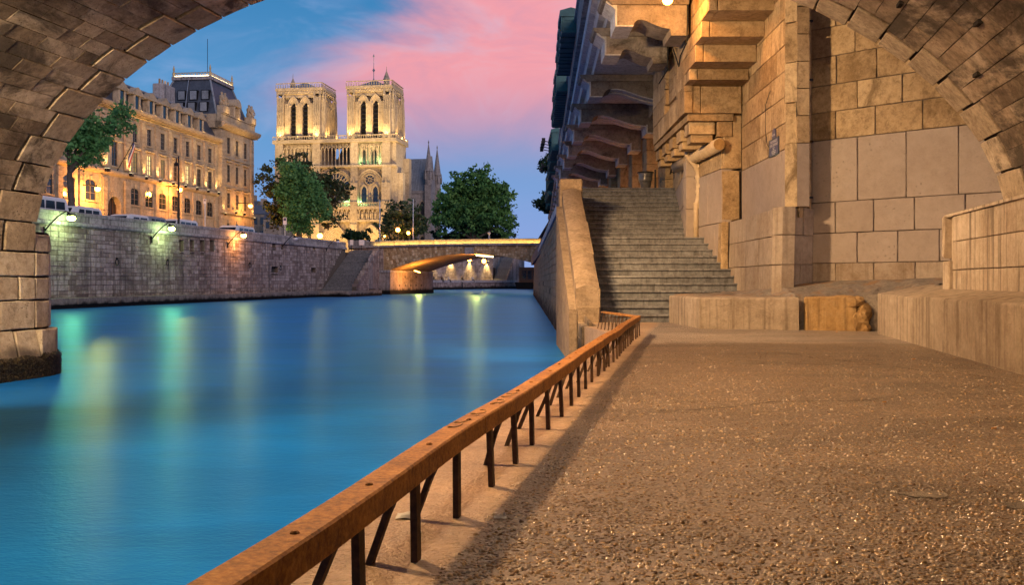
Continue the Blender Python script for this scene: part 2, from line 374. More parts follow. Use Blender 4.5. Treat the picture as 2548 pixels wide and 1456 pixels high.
def floor_mat():
    m, t = new_mat('pebble_concrete')
    pos = t.n('ShaderNodeNewGeometry').outputs['Position']
    wob = t.n('ShaderNodeTexNoise', {0: pos, 'Scale': 3.0, 'Detail': 3.0}).outputs[1]
    p2 = t.n('ShaderNodeVectorMath', {0: pos, 1: t.n('ShaderNodeVectorMath', {0: wob, 'Scale': .05}, operation='SCALE').outputs[0]}, operation='ADD').outputs[0]
    vo = t.n('ShaderNodeTexVoronoi', {0: p2, 'Scale': 62.0, 'Randomness': 1.0})
    vd, vc = vo.outputs[0], vo.outputs[1]
    n1 = t.n('ShaderNodeTexNoise', {0: pos, 'Scale': .8, 'Detail': 6.0, 'Roughness': .65}).outputs[0]
    n2 = t.n('ShaderNodeTexNoise', {0: pos, 'Scale': 26.0, 'Detail': 4.0, 'Roughness': .7}).outputs[0]
    cs = t.n('ShaderNodeSeparateColor', {0: vc})
    peb = t.ramp(cs.outputs[0], [(0.0, (.13, .08, .045)), (.35, (.28, .19, .11)), (.62, (.39, .27, .155)), (.85, (.55, .46, .34)), (1.0, (.13, .12, .115))])
    dirt = t.ramp(n2, [(.3, (.085, .06, .042)), (.7, (.20, .142, .094))])
    cover = t.math('ADD', cs.outputs[1], t.math('MULTIPLY', t.math('SUBTRACT', n1, .5), 2.6))
    ispeb = t.math('MULTIPLY', t.math('SUBTRACT', 1.0, t.smooth(vd, .42, .62)), t.smooth(cover, .25, .5))
    col = t.mix(ispeb, dirt, peb)
    col = t.mix(t.math('MULTIPLY', t.smooth(n1, .48, .72), .4), col, (.11, .085, .062))
    # trowelled band in front of the stair
    y = t.n('ShaderNodeSeparateXYZ', {0: pos}).outputs[1]
    nb = t.n('ShaderNodeTexNoise', {0: pos, 'Scale': .9, 'Detail': 4.0}).outputs[0]
    far = t.smooth(t.math('ADD', y, t.math('MULTIPLY', t.math('SUBTRACT', nb, .5), 2.4)), 13.4, 13.9)
    mp = t.n('ShaderNodeMapping', {0: pos, 'Scale': (.35, 3.2, 1.0), 'Rotation': (0, 0, R(6))})
    sw = t.n('ShaderNodeTexNoise', {0: mp, 'Scale': 2.2, 'Detail': 6.0}).outputs[0]
    col = t.mix(far, col, t.ramp(sw, [(.32, (.15, .12, .095)), (.7, (.29, .235, .185))]))
    xx = t.n('ShaderNodeSeparateXYZ', {0: pos}).outputs[0]
    rr = t.math('ADD', t.math('SUBTRACT', xx, t.math('MULTIPLY', y, .194)), t.math('MULTIPLY_ADD', nb, .22, .757))
    sand = t.math('SUBTRACT', 1.0, t.smooth(rr, .02, .2))
    col = t.mix(sand, col, t.ramp(n2, [(.3, (.24, .155, .09)), (.7, (.42, .29, .18))]))
    ispeb = t.math('MULTIPLY', ispeb, t.math('MULTIPLY_ADD', sand, -.85, 1.0))
    h = t.math('ADD', t.math('MULTIPLY', t.math('MULTIPLY', ispeb, t.math('SUBTRACT', 1.0, vd)), t.math('SUBTRACT', 1.0, far)), t.math('MULTIPLY', n2, .45))
    h = t.math('ADD', h, t.math('MULTIPLY', n1, 1.2))
    st = t.n('ShaderNodeTexNoise', {0: t.n('ShaderNodeMapping', {0: pos, 'Scale': (.5, 1.6, 1.0), 'Rotation': (0, 0, R(12))}), 'Scale': .9, 'Detail': 7.0, 'Roughness': .7}).outputs[0]
    col = t.mix(1.0, col, t.ramp(st, [(.36, (.62, .60, .58)), (.52, (1, 1, 1)), (.66, (1.25, 1.22, 1.18))]), 'MULTIPLY')
    rough = t.math('MULTIPLY_ADD', ispeb, -.22, .48)
    finish(t, col, rough, 0, h, 1.0, .032, .6)
    return m
M_floor = floor_mat()
def rust_mat():
    m, t = new_mat('rusted_steel')
    pos = t.n('ShaderNodeNewGeometry').outputs['Position']
    n1 = t.n('ShaderNodeTexNoise', {0: pos, 'Scale': 6.0, 'Detail': 8.0, 'Roughness': .7}).outputs[0]
    n2 = t.n('ShaderNodeTexNoise', {0: pos, 'Scale': 60.0, 'Detail': 4.0, 'Roughness': .7}).outputs[0]
    f = t.math('ADD', t.math('MULTIPLY', n1, .5), t.math('MULTIPLY', n2, .5))
    col = t.ramp(f, [(.30, (.07, .026, .008)), (.43, (.22, .085, .016)), (.54, (.42, .18, .032)), (.68, (.60, .32, .075))])
    finish(t, col, .62, .15, t.math('ADD', n1, t.math('MULTIPLY', n2, .6)), .5, .008, .4)
    return m
M_rust = rust_mat()
def alg_mat():
    m, t = new_mat('river_weed')
    att = t.n('ShaderNodeAttribute', attribute_name='var').outputs['Fac']
    finish(t, t.ramp(att, [(0, (.010, .009, .006)), (.7, (.028, .022, .012)), (1, (.06, .045, .022))]), .7)
    return m
M_weed = alg_mat()
# lamp colours
SOD, WSOD, WARM, GOLD, GREENL = (1.0, .38, .06), (1.0, .58, .26), (1.0, .72, .42), (1.0, .60, .19), (.62, 1.0, .42)
E_sod = emit('sodium_lamp_glass', (1, .27, .03), 60); E_warm = emit('warm_lamp_glass', (1, .82, .5), 22); E_green = emit('green_lamp_glass', (.8, 1, .18), 26)
E_gold = emit('floodlight_glass', (1, .8, .45), 4); E_win = emit('lit_window', (1, .70, .30), 1.5); E_strip = emit('strip_lamp', (1, .74, .32), 14)
E_crest = emit('lit_cresting', (1, .80, .48), 1.3)
def lamp(name, loc, col, w, r=.1, kind='POINT', to=None, angle=90, blend=.6, parent=None):
    l = bpy.data.lights.new(name, kind); l.energy = w; l.color = col; l.shadow_soft_size = r
    o = bpy.data.objects.new(name, l); COL.objects.link(o)
    o.location = loc
    if kind == 'SPOT':
        l.spot_size = R(angle); l.spot_blend = blend
    if to is not None: o.rotation_euler = (Vector(to) - Vector(loc)).to_track_quat('-Z', 'Y').to_euler()
    if parent: o.parent = parent; o.matrix_parent_inverse = absloc(parent).inverted()
    return o
# ================================================================ river and ground
rng = random.Random(11)
mb = MB(); mb.poly([(-900, -120, WATER), (900, -120, WATER), (900, 1500, WATER), (-900, 1500, WATER)])
tag(mb.build('river_water', M_water), 'smooth blue river water with long coloured lamp reflections', 'river', kind='structure')
mb = MB(); mb.poly([(-3000, -500, -3.0), (3000, -500, -3.0), (3000, 4000, -3.0), (-3000, 4000, -3.0)])
tag(mb.build('river_bed', M_street), 'dark river bed and terrain under the city', 'ground', kind='structure')
# bridge frame: s across the passage, t along it
SB, CB = math.sin(math.atan(.2)), math.cos(math.atan(.2))
def bf(s, t, z): return (s * CB + t * SB, -s * SB + t * CB, z)
nv = Vector((CB, -SB, 0)); nu = Vector((SB, CB, 0))
TE = 15.2; AS, AA, AZ, AB = -3.75, 8.40, 1.46, 4.97
# ---- quay floor (slab with its river face)
def r1(d): return -.285 + .194 * (d - 3.0)          # foot line of the rail's front posts
fl = [(r1(-16) - .42, -16), (r1(15.5) - .36, 15.75), (1.46, 18.7), (1.46, 20.8), (9.5, 21.5), (9.0, 8.0), (4.0, -16)]
mb = MB(); mb.rings([[(x, y, -1.6) for x, y in fl], [(x, y, 0) for x, y in fl]])
qf = tag(mb.build('quay_floor', M_floor), 'brown pebble concrete quay floor beside the river', 'floor', kind='structure')
# loose pebbles bedded in the floor: nobody could count them
def pebbles():
    r = np.random.default_rng(3); N = 30000
    d = 2.55 * np.exp(r.random(N) * math.log(13.0 / 2.55)); a = (r.random(N) * 1.25 - .62)
    x = a * d; rail = -.285 + .194 * (d - 3.0)
    keep = (x > rail + .06 + .12 * r.random(N)) & (x < 3.12 + .2 * d)
    cl = np.array([noise.noise(Vector((float(p) * .9, float(q) * .9, 3))) for p, q in zip(x, d)])
    keep &= (cl + r.random(N) * .9) > .12
    x, d = x[keep], d[keep]; n = len(x)
    L = .0045 + .0085 * r.random(n) ** 2; Wd = L * (.5 + .4 * r.random(n)); h = L * (.35 + .35 * r.random(n)); th = r.random(n) * 3.14
    base = np.array([(1, 0, 0), (.5, .9, 0), (-.5, .9, 0), (-1, 0, 0), (-.5, -.9, 0), (.5, -.9, 0), (.55, .15, 1), (-.1, .5, 1), (-.5, -.2, 1), (.2, -.5, 1)])
    V = base[None] * np.stack([L, Wd, h], 1)[:, None, :]
    c, s = np.cos(th)[:, None], np.sin(th)[:, None]
    X = V[..., 0] * c - V[..., 1] * s + x[:, None]; Y = V[..., 0] * s + V[..., 1] * c + d[:, None]; Z = V[..., 2] - .0006
    F0 = np.array([(0, 1, 6), (1, 7, 6), (1, 2, 7), (2, 3, 7), (3, 8, 7), (3, 4, 8), (4, 9, 8), (4, 5, 9), (5, 6, 9), (5, 0, 6), (6, 7, 8), (6, 8, 9)])
    F = (F0[None] + (np.arange(n) * 10)[:, None, None]).reshape(-1, 3)
    me = bpy.data.meshes.new('pebbles'); me.from_pydata(np.stack([X, Y, Z], -1).reshape(-1, 3).tolist(), [], F.tolist())
    va = me.attributes.new('var', 'FLOAT', 'FACE'); va.data.foreach_set('value', np.repeat(r.random(n), 12).astype(np.float32))
    me.polygons.foreach_set('use_smooth', [True] * len(me.polygons))
    m, t = new_mat('pebble_stone')
    att = t.n('ShaderNodeAttribute', attribute_name='var').outputs['Fac']
    finish(t, t.ramp(att, [(0, (.10, .055, .028)), (.3, (.30, .20, .11)), (.6, (.42, .30, .17)), (.86, (.62, .53, .42)), (1, (.18, .175, .17))]), .17, 0, None, spec=.65)
    me.materials.append(m)
    tag(link('pebbles', me), 'small pebbles bedded all over the concrete quay floor', 'pebbles', kind='stuff')
pebbles()
# cracks and cement patches in the floor
def crack(x0, d0, x1, d1, w, seed):
    r = random.Random(seed); n = 40; L = []; Rr = []
    for i in range(n + 1):
        u = i / n; p = Vector((x0 + (x1 - x0) * u, d0 + (d1 - d0) * u, 0)); t_ = Vector((x1 - x0, d1 - d0, 0)).normalized(); q = Vector((-t_.y, t_.x, 0))
        p += q * (.22 * noise.noise(Vector((u * 4, seed, 0))) + .06 * noise.noise(Vector((u * 17, seed, 3)))); ww = w * (.35 + r.random()) * (math.sin(math.pi * min(1, u + .05)) ** .4 + .05)
        L.append((*(p + q * ww)[:2], .004)); Rr.append((*(p - q * ww)[:2], .004))
    mb = MB(); mb.rings([L, Rr], cap=False, closed=False); mb.build('floor_crack', M_joint, qf, fix=False)
crack(2.2, 10.6, 5.2, 9.4, .008, 1); crack(1.0, 6.4, 3.6, 7.5, .006, 2); crack(3.1, 12.6, 4.6, 8.2, .007, 3); crack(2.6, 5.0, 3.3, 3.6, .005, 4)
M_patch = stone('cement_patch', (.12, .105, .09), (.18, .155, .13), (.24, .205, .17), s=3.0, bump=.6)
for k, (x_, d_, s_) in enumerate(((2.3, 3.75, .10), (1.75, 3.9, .07), (2.05, 3.7, .06))):
    r = random.Random(k); mb = MB(); mb.poly([(x_ + s_ * (1.5 + .5 * r.random()) * math.cos(a) * .8, d_ + s_ * (.7 + .5 * r.random()) * math.sin(a), .0035) for a in [i * 2 * math.pi / 13 for i in range(13)]]); mb.build('cement_patch', M_patch, qf, fix=False)
# ================================================================ the bridge overhead
br = thing('stone_bridge', 'old stone bridge vault arching overhead across the river path', 'bridge', bf(AS, 0, WATER))
th_s = np.linspace(0, math.pi, 2001); ps = AS + AA * np.cos(th_s); pz = AZ + AB * np.sin(th_s)
arc = np.concatenate([[0], np.cumsum(np.hypot(np.diff(ps), np.diff(pz)))]); ARC = float(arc[-1])
def arcp(l, off=0.0):                                # point on the intrados at arc length l; off > 0 towards the inside
    th = float(np.interp(l, arc, th_s)); nx, nz = -math.cos(th) / AA, -math.sin(th) / AB; k = math.hypot(nx, nz)
    return AS + AA * math.cos(th) + nx / k * off, AZ + AB * math.sin(th) + nz / k * off, Vector((nx / k, nz / k, 0))
def arcf(off): return lambda t, l: Vector(bf(arcp(l, off)[0], t, arcp(l, off)[1]))
def arcn(l): n = arcp(l)[2]; return nv * n.x + Vector((0, 0, 1)) * n.y
NV = 39; vl = ARC / NV
vq = []; vlen = []
for i in range(NV):
    L = (1.0 if i % 2 else .72) + rng.uniform(-.05, .05); vlen.append(L)
    g = .012; a, b = i * vl + g, (i + 1) * vl - g; f = arcf(.006)
    vq.append(([f(TE - L, a), f(TE, a), f(TE, b), f(TE - L, b)][::-1], arcn((a + b) / 2)))
masonry(br, vq, M_vous, 'voussoir', 'voussoirs_beyond', depth=.7, ch=.011, jit=.010, proud=.005, minpx=60, seed=2)
NC = NV * 2; cl = ARC / NC; sq = []
for i in range(NC):
    a, b = i * cl + .0025, (i + 1) * cl - .0025; mid = (a + b) / 2
    t1 = TE - vlen[min(NV - 1, int(mid / vl))] - .065
    u = 8.2 - rng.uniform(0, .9); f = arcf(0)
    while u < t1 - .05:
        v = u + rng.uniform(.5, 1.3)
        if t1 - v < .3: v = t1
        p = max(u, 8.2)
        sq.append(([f(p + .003, a), f(v - .003, a), f(v - .003, b), f(p + .003, b)][::-1], arcn(mid))); u = v
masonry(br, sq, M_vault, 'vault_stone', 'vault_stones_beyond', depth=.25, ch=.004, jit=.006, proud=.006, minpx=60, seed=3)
mb = MB()                                            # the rest of the barrel, thick enough to keep the sky out
def barrel(mb, t0, t1, off, n=60, thick=.75):
    A = [bf(arcp(ARC * k / n, -off)[0], t0, arcp(ARC * k / n, -off)[1]) for k in range(n + 1)]
    B = [bf(arcp(ARC * k / n, -off)[0], t1, arcp(ARC * k / n, -off)[1]) for k in range(n + 1)]
    A2 = [bf(arcp(ARC * k / n, -off - thick)[0], t0, arcp(ARC * k / n, -off - thick)[1]) for k in range(n + 1)]
    B2 = [bf(arcp(ARC * k / n, -off - thick)[0], t1, arcp(ARC * k / n, -off - thick)[1]) for k in range(n + 1)]
    mb.rings([A, B, B2, A2, A], cap=False, closed=False)
barrel(mb, 8.05, TE - .06, .06); mb.build('vault_bedding', M_joint, br)
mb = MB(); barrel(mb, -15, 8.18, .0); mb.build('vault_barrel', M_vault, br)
mb = MB(bf); mb.box(-26, 16, -15, TE - .12, 7.3, 8.3); mb.build('deck', M_mortar, br)
# ---- pier in the river and its nose
pzs = [-.9, -.52, .02, .56, 1.0, 1.46]
pq = [(q, nv) for q in courses(lambda t, z: Vector(bf(AS - AA + (.0 if z > -.5 else .12), t, z)), 9.5, TE + .04, pzs, (.7, 1.5), rng, .008)]
cN = (AS - AA - 1.25, TE + .04)
for k in range(len(pzs)):
    z0, z1 = (pzs + [1.78])[k] + .014, (pzs + [1.78])[k + 1] - .014
    o = .12 if z0 < -.5 else 0
    for j in range(8):
        a0, a1 = math.pi * j / 8 + .006, math.pi * (j + 1) / 8 - .006
        P = lambda a, z: Vector(bf(cN[0] + (1.25 + o) * math.cos(a), cN[1] + (1.25 + o) * math.sin(a), z))
        am = (a0 + a1) / 2
        pq.append(([P(a0, z0), P(a1, z0), P(a1, z1), P(a0, z1)], nv * math.cos(am) + nu * math.sin(am)))
masonry(br, pq, M_pier, 'pier_stone', 'pier_stones_beyond', depth=.5, ch=.014, jit=.012, proud=.008, seed=5)
mb = MB(bf); mb.box(AS - AA - 2.4, AS - AA - .05, -15, TE + .02, -3, 1.5); mb.build('pier_core', M_joint, br)
mb = MB(bf); mb.lathe([(1.2, 0), (1.2, 4.85)], (cN[0], cN[1], -3), 20); mb.build('nose_core', M_joint, br)
mb = MB(bf); mb.lathe([(1.24, 0), (1.24, .04), (.05, .14)], (cN[0], cN[1], 1.76), 24); mb.build('nose_cap', M_pier, br)
def weed():                                          # fringe of river weed on the pier foot
    r = random.Random(5); mb = MB()
    def blade(p, n, tg):
        L = r.uniform(.07, .2); w = r.uniform(.008, .02); p = Vector(p); o = n * r.uniform(.01, .05)
        q = p + Vector((0, 0, -L)) + o + tg * r.uniform(-.03, .03); mb.cur = r.random()
        mb.add([p - tg * w, p + tg * w, (p + q) / 2 + o * .8 + tg * w, (p + q) / 2 + o * .8 - tg * w, q], [(0, 1, 2, 3), (3, 2, 4)], raw=True)
    for i in range(5200):
        t = r.uniform(11.5, TE + .04); zt = -.46 + .1 * noise.noise(Vector((t * 2, 0, 0)))
        blade(bf(AS - AA + .13, t, r.uniform(WATER + .02, zt)), nv, nu)
    for i in range(1500):
        a = r.uniform(0, 1.7); n = nv * math.cos(a) + nu * math.sin(a); tg = nu * math.cos(a) - nv * math.sin(a)
        p = Vector(bf(cN[0], cN[1], 0)) + n * 1.38; blade((p.x, p.y, r.uniform(WATER + .02, -.42)), n, tg)
    tag(mb.build('river_weed', M_weed, br, var=True, fix=False), kind='stuff')
weed()
# ---- abutment on the path side: bench-like footing the vault springs from
fz = [.62, 1.08, 1.5, 1.9]
sf = lambda t, z: Vector(bf(3.75, t, z))
hq = [(q[::-1], -nv) for q in courses(sf, 2.0, TE - .34, fz, (1.6, 2.6), rng, .004)]
masonry(br, hq, M_shelf, 'footing_stone', depth=.35, ch=.008, jit=.006, proud=.004, seed=6)
hq = [([Vector(bf(3.69, TE - .33 + (.22 if k == 1 else 0), a)), Vector(bf(3.69, TE + .0, a)), Vector(bf(3.69, TE + .0, b)), Vector(bf(3.69, TE - .33 + (.22 if k == 1 else 0), b))][::-1], -nv) for k, (a, b) in enumerate([(.6, 1.22), (1.26, 1.92)])]
masonry(br, hq, M_shelf, 'quoin', depth=.4, ch=.02, jit=.01, seed=7)
mb = MB(bf); mb.box(3.8, 6.2, -15, TE - .02, -.5, 1.88); mb.build('footing_core', M_shelf, br)
mb = MB(bf); mb.box(3.72, 5.2, 1.9, TE - .01, 1.885, 1.925); mb.build('footing_top', M_shelf, br)
# put-log holes and iron stubs in the vault
for (l, t) in [(3.0, 12.2), (3.9, 13.2), (4.6, 11.6), (5.3, 13.7), (2.5, 13.5), (ARC - 5.6, 12.6), (ARC - 6.1, 13.0)]:
    s_, z_, n_ = arcp(l, .012); mb = MB(bf); mb.box(s_ - .03, s_ + .03, t - .1, t + .1, z_ - .03, z_ + .02); mb.build('putlog_hole', M_joint, br)
# ================================================================ plinth blocks along the wall foot
def wxy(x, y): d = EYE * FPX / (y - HY); return (xat(x, d), d)
A_, B_, C_, C2, D_, E_, F_ = wxy(1665, 803), wxy(1740, 818), wxy(1988, 822), wxy(2005, 822), wxy(2178, 825), wxy(2190, 830), wxy(2548, 935)
def solid(name, poly, ztop, mat, parent, ch=.025, z0=-.3):
    """low block with chamfered, slightly uneven top edge; ztop per corner"""
    n = len(poly); c = Vector((sum(p[0] for p in poly) / n, sum(p[1] for p in poly) / n))
    lo = []; mid = []; top = []
    for (p, z) in zip(poly, ztop):
        q = Vector(p); i = (c - q).normalized() * ch * 1.4
        lo.append((p[0], p[1], z0)); mid.append((p[0], p[1], z - ch)); top.append((p[0] + i.x, p[1] + i.y, z))
    mb = MB(); mb.rings([lo, mid, top]); return mb.build(name, mat, parent)
def sub(p, q, n, j=.012):
    return [(p[0] + (q[0] - p[0]) * k / n + (rng.uniform(-j, j) if 0 < k < n else 0), p[1] + (q[1] - p[1]) * k / n + (rng.uniform(-j, j) if 0 < k < n else 0)) for k in range(n)]
pl = thing('low_plinth', 'low ochre concrete plinth at the foot of the stone stair', 'plinth', (4.5, 18, 0))
solid('plinth_block', sub(A_, B_, 5) + sub(B_, C_, 6) + [C_, (5.5, 19.9), (3.75, 21.4)], [.60 + .004 * rng.uniform(-1, 1) for _ in range(11)] + [.615, .66, .60], M_plinth, pl)
D2 = (6.30, 16.93)
solid('plinth_block', sub(C2, D2, 5) + [D2, (6.44, 17.15), (6.7, 18.6), (5.7, 19.4)], [.615, .62, .622, .625, .62, .60, .57, .72, .70], M_ochre, pl)
# broken corner: rubble lumps in the gap
def rock(c, s_, name, mat, parent, seed, sq=(1, 1, 1), sub=2):
    b = bmesh.new(); bmesh.ops.create_icosphere(b, subdivisions=sub, radius=1.0)
    for v in b.verts:
        q = v.co * 1.6 + Vector((seed * 3.1, 0, 0)); k = 1 + .38 * noise.noise(q) + .22 * noise.noise(q * 2.4)
        v.co = Vector(c) + Vector((v.co.x * sq[0], v.co.y * sq[1], v.co.z * sq[2])) * s_ * k
    me = bpy.data.meshes.new(name); b.to_mesh(me); b.free(); me.materials.append(mat); return link(name, me, parent)
for k, (x_, y_, z_, s_, sq) in enumerate(((6.40, 17.02, .16, .2, (.8, 1, 1.1)), (6.46, 17.06, .36, .2, (.9, 1, .8)), (6.33, 17.08, .50, .16, (1.4, 1, .6)), (6.52, 17.3, .56, .2, (1.2, 1, .5)), (6.47, 16.95, .05, .14, (.8, 1, 1)), (6.62, 17.25, .3, .25, (.7, 1, 1.2)), (6.2, 17.25, .60, .17, (1.5, 1, .35)), (6.42, 16.9, .26, .09, (.8, .8, 1.3)))):
    rock((x_, y_, z_), s_, 'rubble_lump', M_ochre, pl, k, sq)

pl2 = thing('long_plinth', 'long pale streaked concrete plinth running back under the vault', 'plinth', (E_[0], E_[1], 0))
e2 = bf(3.09, 17.1, 0); f2 = bf(3.09, -15, 0)
for t0, t1 in ((13.9, 17.05), (11.3, 13.892), (9.2, 11.292), (-15, 9.17)):
    n = 12; front = [bf(3.09 + (rng.uniform(-.012, .012) if 0 < k < n else 0), t1 + (t0 - t1) * k / n, 0)[:2] for k in range(n + 1)]
    back = [bf(3.95, t0, 0)[:2], bf(3.95, t1, 0)[:2]]
    solid('plinth_block', front + back, [(.70 - .03 * k / n) + rng.uniform(-.008, .008) for k in range(n + 1)] + [.82, .86 if t1 > 14 else .82], M_plinth, pl2, ch=.02)
solid('plinth_nib', [bf(3.03, 9.05, 0)[:2], bf(3.03, 9.2, 0)[:2], bf(3.2, 9.2, 0)[:2], bf(3.2, 9.05, 0)[:2]], [.6] * 4, M_plinth, pl2, ch=.015)
# cracked concrete apron rising from the plinths to the walls
def apron():
    front = [(3.75, 21.3), (4.2, 20.4), (5.35, 17.45), (5.9, 17.35), (6.45, 17.2), (6.75, 16.9), (6.9, 16.0), (6.8, 15.0)]
    back = [(5.3, 23.1), (5.36, 21.5), (5.36, 18.4), (6.1, 18.95), (6.9, 18.2), (7.6, 17.55), (8.2, 17.0), (8.6, 16.6)]
    zf = [.60, .60, .62, .63, .62, .66, .72, .78]; zb = [.64, .68, .80, .90, .93, .96, .98, 1.0]
    NP, NQ = 70, 22; vs = []
    for i in range(NP + 1):
        u = i / NP * (len(front) - 1); k = min(int(u), len(front) - 2); f = u - k
        F = [front[k][j] * (1 - f) + front[k + 1][j] * f for j in (0, 1)]; B = [back[k][j] * (1 - f) + back[k + 1][j] * f for j in (0, 1)]
        z0 = zf[k] * (1 - f) + zf[k + 1] * f; z1 = zb[k] * (1 - f) + zb[k + 1] * f
        for q in range(NQ + 1):
            w = q / NQ; x = F[0] * (1 - w) + B[0] * w; y = F[1] * (1 - w) + B[1] * w
            h = noise.noise(Vector((x * .9, y * 2.6, 5))); h2 = noise.noise(Vector((x * 4, y * 7, 9)))
            amp = (1 if 4.6 < x < 7.4 else .3) * math.sin(math.pi * min(1, w * 1.3)) ** .5 if 0 < w < .77 else .15
            vs.append((x, y, z0 * (1 - w) + z1 * w + .015 + amp * (round(h * 2.2) / 2.2 * .085 + h2 * .02)))
    fs = [(i * (NQ + 1) + q, (i + 1) * (NQ + 1) + q, (i + 1) * (NQ + 1) + q + 1, i * (NQ + 1) + q + 1) for i in range(NP) for q in range(NQ)]
    mb = MB(); mb.add(vs, fs)
    # skirt so that the sheet has body
    edge = [vs[i * (NQ + 1)] for i in range(NP + 1)]; mb.rings([edge, [(x, y, -.2) for x, y, z in edge]], cap=False, closed=False)
    o = mb.build('concrete_apron', M_apron)
    tag(o, 'cracked sloping concrete apron between the plinth and the walls', 'apron', kind='structure')
apron()
# ================================================================ wall facing the arch (big rendered panels below warm ashlar)
w1 = thing('facing_wall', 'warm ashlar wall with large smooth grey panels behind the vault edge', 'wall', (6.13, 18.9, .8))
wd = Vector((.725, -.688, 0)); wn = Vector((-.688, -.725, 0))
def w1f(u, z): return Vector((6.13, 18.9, 0)) + wd * u + Vector((0, 0, z))
zc = [(.78, 1.28), (1.28, 1.886), (1.886, 2.51), (2.51, 3.776), (3.776, 4.34), (4.34, 4.88), (4.88, 5.46), (5.46, 6.05), (6.05, 6.7), (6.7, 7.4), (7.4, 8.2)]
jo = {0: [.5, 1.27, 2.06], 1: [.94, 1.73, 2.5], 2: [.5, 1.27, 2.05], 3: [.946, 1.896, 2.836], 4: [.5, 1.3, 2.2], 5: [.95, 1.82, 2.6], 6: [.52, 1.33, 2.2], 7: [.9, 1.8], 8: [.5, 1.4], 9: [1.0], 10: [.6]}
for k, (a, b) in enumerate(zc):
    us = [-.12] + jo[k]; us += [us[-1] + .9 * i for i in (1, 2, 3)]
    qs = [([w1f(us[i] + .005, a + .004), w1f(us[i + 1] - .005, a + .004), w1f(us[i + 1] - .005, b - .004), w1f(us[i] + .005, b - .004)], wn) for i in range(len(us) - 1)]
    masonry(w1, qs, M_base if k == 0 else (M_render if k < 4 else M_lime), 'panel' if k == 3 else 'ashlar_block', depth=.2, ch=.008, jit=.007, proud=.007, seed=20 + k)
mb = MB(frame((6.13, 18.9, 0), wd)); mb.box(-.1, 5.5, .03, .6, 0, 8.2); mb.build('wall_core', M_mortar, w1)
# ================================================================ buttress: battered base, rendered shaft, ashlar above
RD = Vector((.0139, 1, 0)).normalized()
bt = thing('wall_buttress', 'tall square buttress with battered base, smooth panel and ashlar above', 'buttress', (5.6, 20, .7))
def lface(x0, d0, batter=0.0, zref=0.0): return lambda u, z: Vector((x0 + .0139 * u + batter * (z - zref), d0 + u, z))
def place(parent, fn, u0, u1, zs, lens, mat, n, seed, flip=False, name='ashlar_block', depth=.25, ch=.007, jit=.006, proud=.004, gap=.005, rest='small_stones', skip=None, minpx=46):
    q = courses(fn, u0, u1, zs, lens, random.Random(seed), gap, skip)
    masonry(parent, [((p[::-1] if flip else p), n) for p in q], mat, name, rest, depth, ch, jit, proud, seed=seed, minpx=minpx)
nx_ = Vector((-1, 0, 0))
place(bt, lface(5.33, 18.3, .02, .75), 0, 4.75, [.6, 1.25, 1.84, 2.4], (.8, 1.5), M_base, nx_, 31, True)
dfn = (Vector((6.16, 18.87, 0)) - Vector((5.355, 18.3, 0)))
dn = Vector((dfn.y, -dfn.x, 0)).normalized()
place(bt, lambda u, z: Vector((5.33 + .02 * (z - .75), 18.3, z)) + dfn * u, 0, 1.0, [.6, 1.25, 1.84, 2.4], (.6, .9), M_base, dn, 32)
place(bt, lface(5.68, 18.42), 0, 4.7, [2.4, 3.68], (2.5, 3.4), M_render, nx_, 33, True, name='panel')
place(bt, lface(5.68, 18.42), 0, 4.7, [3.68 + .545 * i for i in range(9)], (.7, 1.5), M_lime, nx_, 34, True)
d2 = Vector((6.1, 18.98, 0)) - Vector((5.68, 18.42, 0)); dn2 = Vector((d2.y, -d2.x, 0)).normalized()
place(bt, lambda u, z: Vector((5.68, 18.42, z)) + d2 * u, 0, 1.0, [2.4, 3.68] + [4.5 + .8 * i for i in range(6)], (1.0, 1.1), M_lime, dn2, 35)
mb = MB(); mb.rings([[(5.43, 18.4, z), (6.2, 18.95, z), (7.2, 20, z), (7.2, 23.1, z), (5.5, 23.0, z)] for z in (.2, 2.37)]); mb.build('base_core', M_base, bt)
mb = MB(); mb.rings([[(5.75, 18.5, z), (6.12, 19.0, z), (7.2, 20, z), (7.2, 23.1, z), (5.82, 23.1, z)] for z in (2.2, 8.2)]); mb.build('shaft_core', M_lime, bt)
# ================================================================ retaining wall beside the stair, pilaster and corbelled stair over it
rw = thing('retaining_wall', 'tall ashlar retaining wall rising beside the stone stair', 'wall', (5.3, 26, 0))
# pilaster fronts (dark strip, plain shaft, upper shaft)
for (x0, x1, z0, z1, d) in ((5.24, 5.42, .6, 2.42, 23.12), (5.26, 5.72, 2.44, 3.72, 23.2), (5.30, 5.76, 3.74, 5.1, 23.16)):
    masonry(rw, [([Vector((x0, d, z0)), Vector((x1, d, z0)), Vector((x1, d, z1)), Vector((x0, d, z1))], Vector((0, -1, 0)))], M_lime, 'pilaster_block', depth=.5, ch=.02, jit=.014, seed=int(z0 * 10) + 40)
lf2 = lambda u, z: Vector((5.26 - .085 * u, 23.2 + u, z))
place(rw, lf2, 0, 2.3, [.6, 1.3, 2.4], (1.0, 2.2), M_render, nx_, 41, True, name='panel')
place(rw, lf2, 0, 2.3, [2.4, 3.75], (1.0, 1.6), M_render, nx_, 42, True, name='panel')
place(rw, lf2, 0, 2.3, [3.75, 4.3, 4.85, 5.4], (.6, 1.2), M_lime, nx_, 43, True)
masonry(rw, [([Vector((4.8, 25.48, z0)), Vector((5.08, 25.48, z0)), Vector((5.08, 25.48, z1)), Vector((4.8, 25.48, z1))], Vector((0, -1, 0))) for z0, z1 in ((1.9, 2.9), (2.91, 3.8), (3.81, 5.0))], M_render, 'panel', depth=.4, seed=44)
lf3 = lambda u, z: Vector((4.8 + .13 * u, 25.5 + u, z))
place(rw, lf3, 0, 8.2, [2.0, 3.1, 4.0], (.7, 1.6), M_render, nx_, 45, True, name='panel')
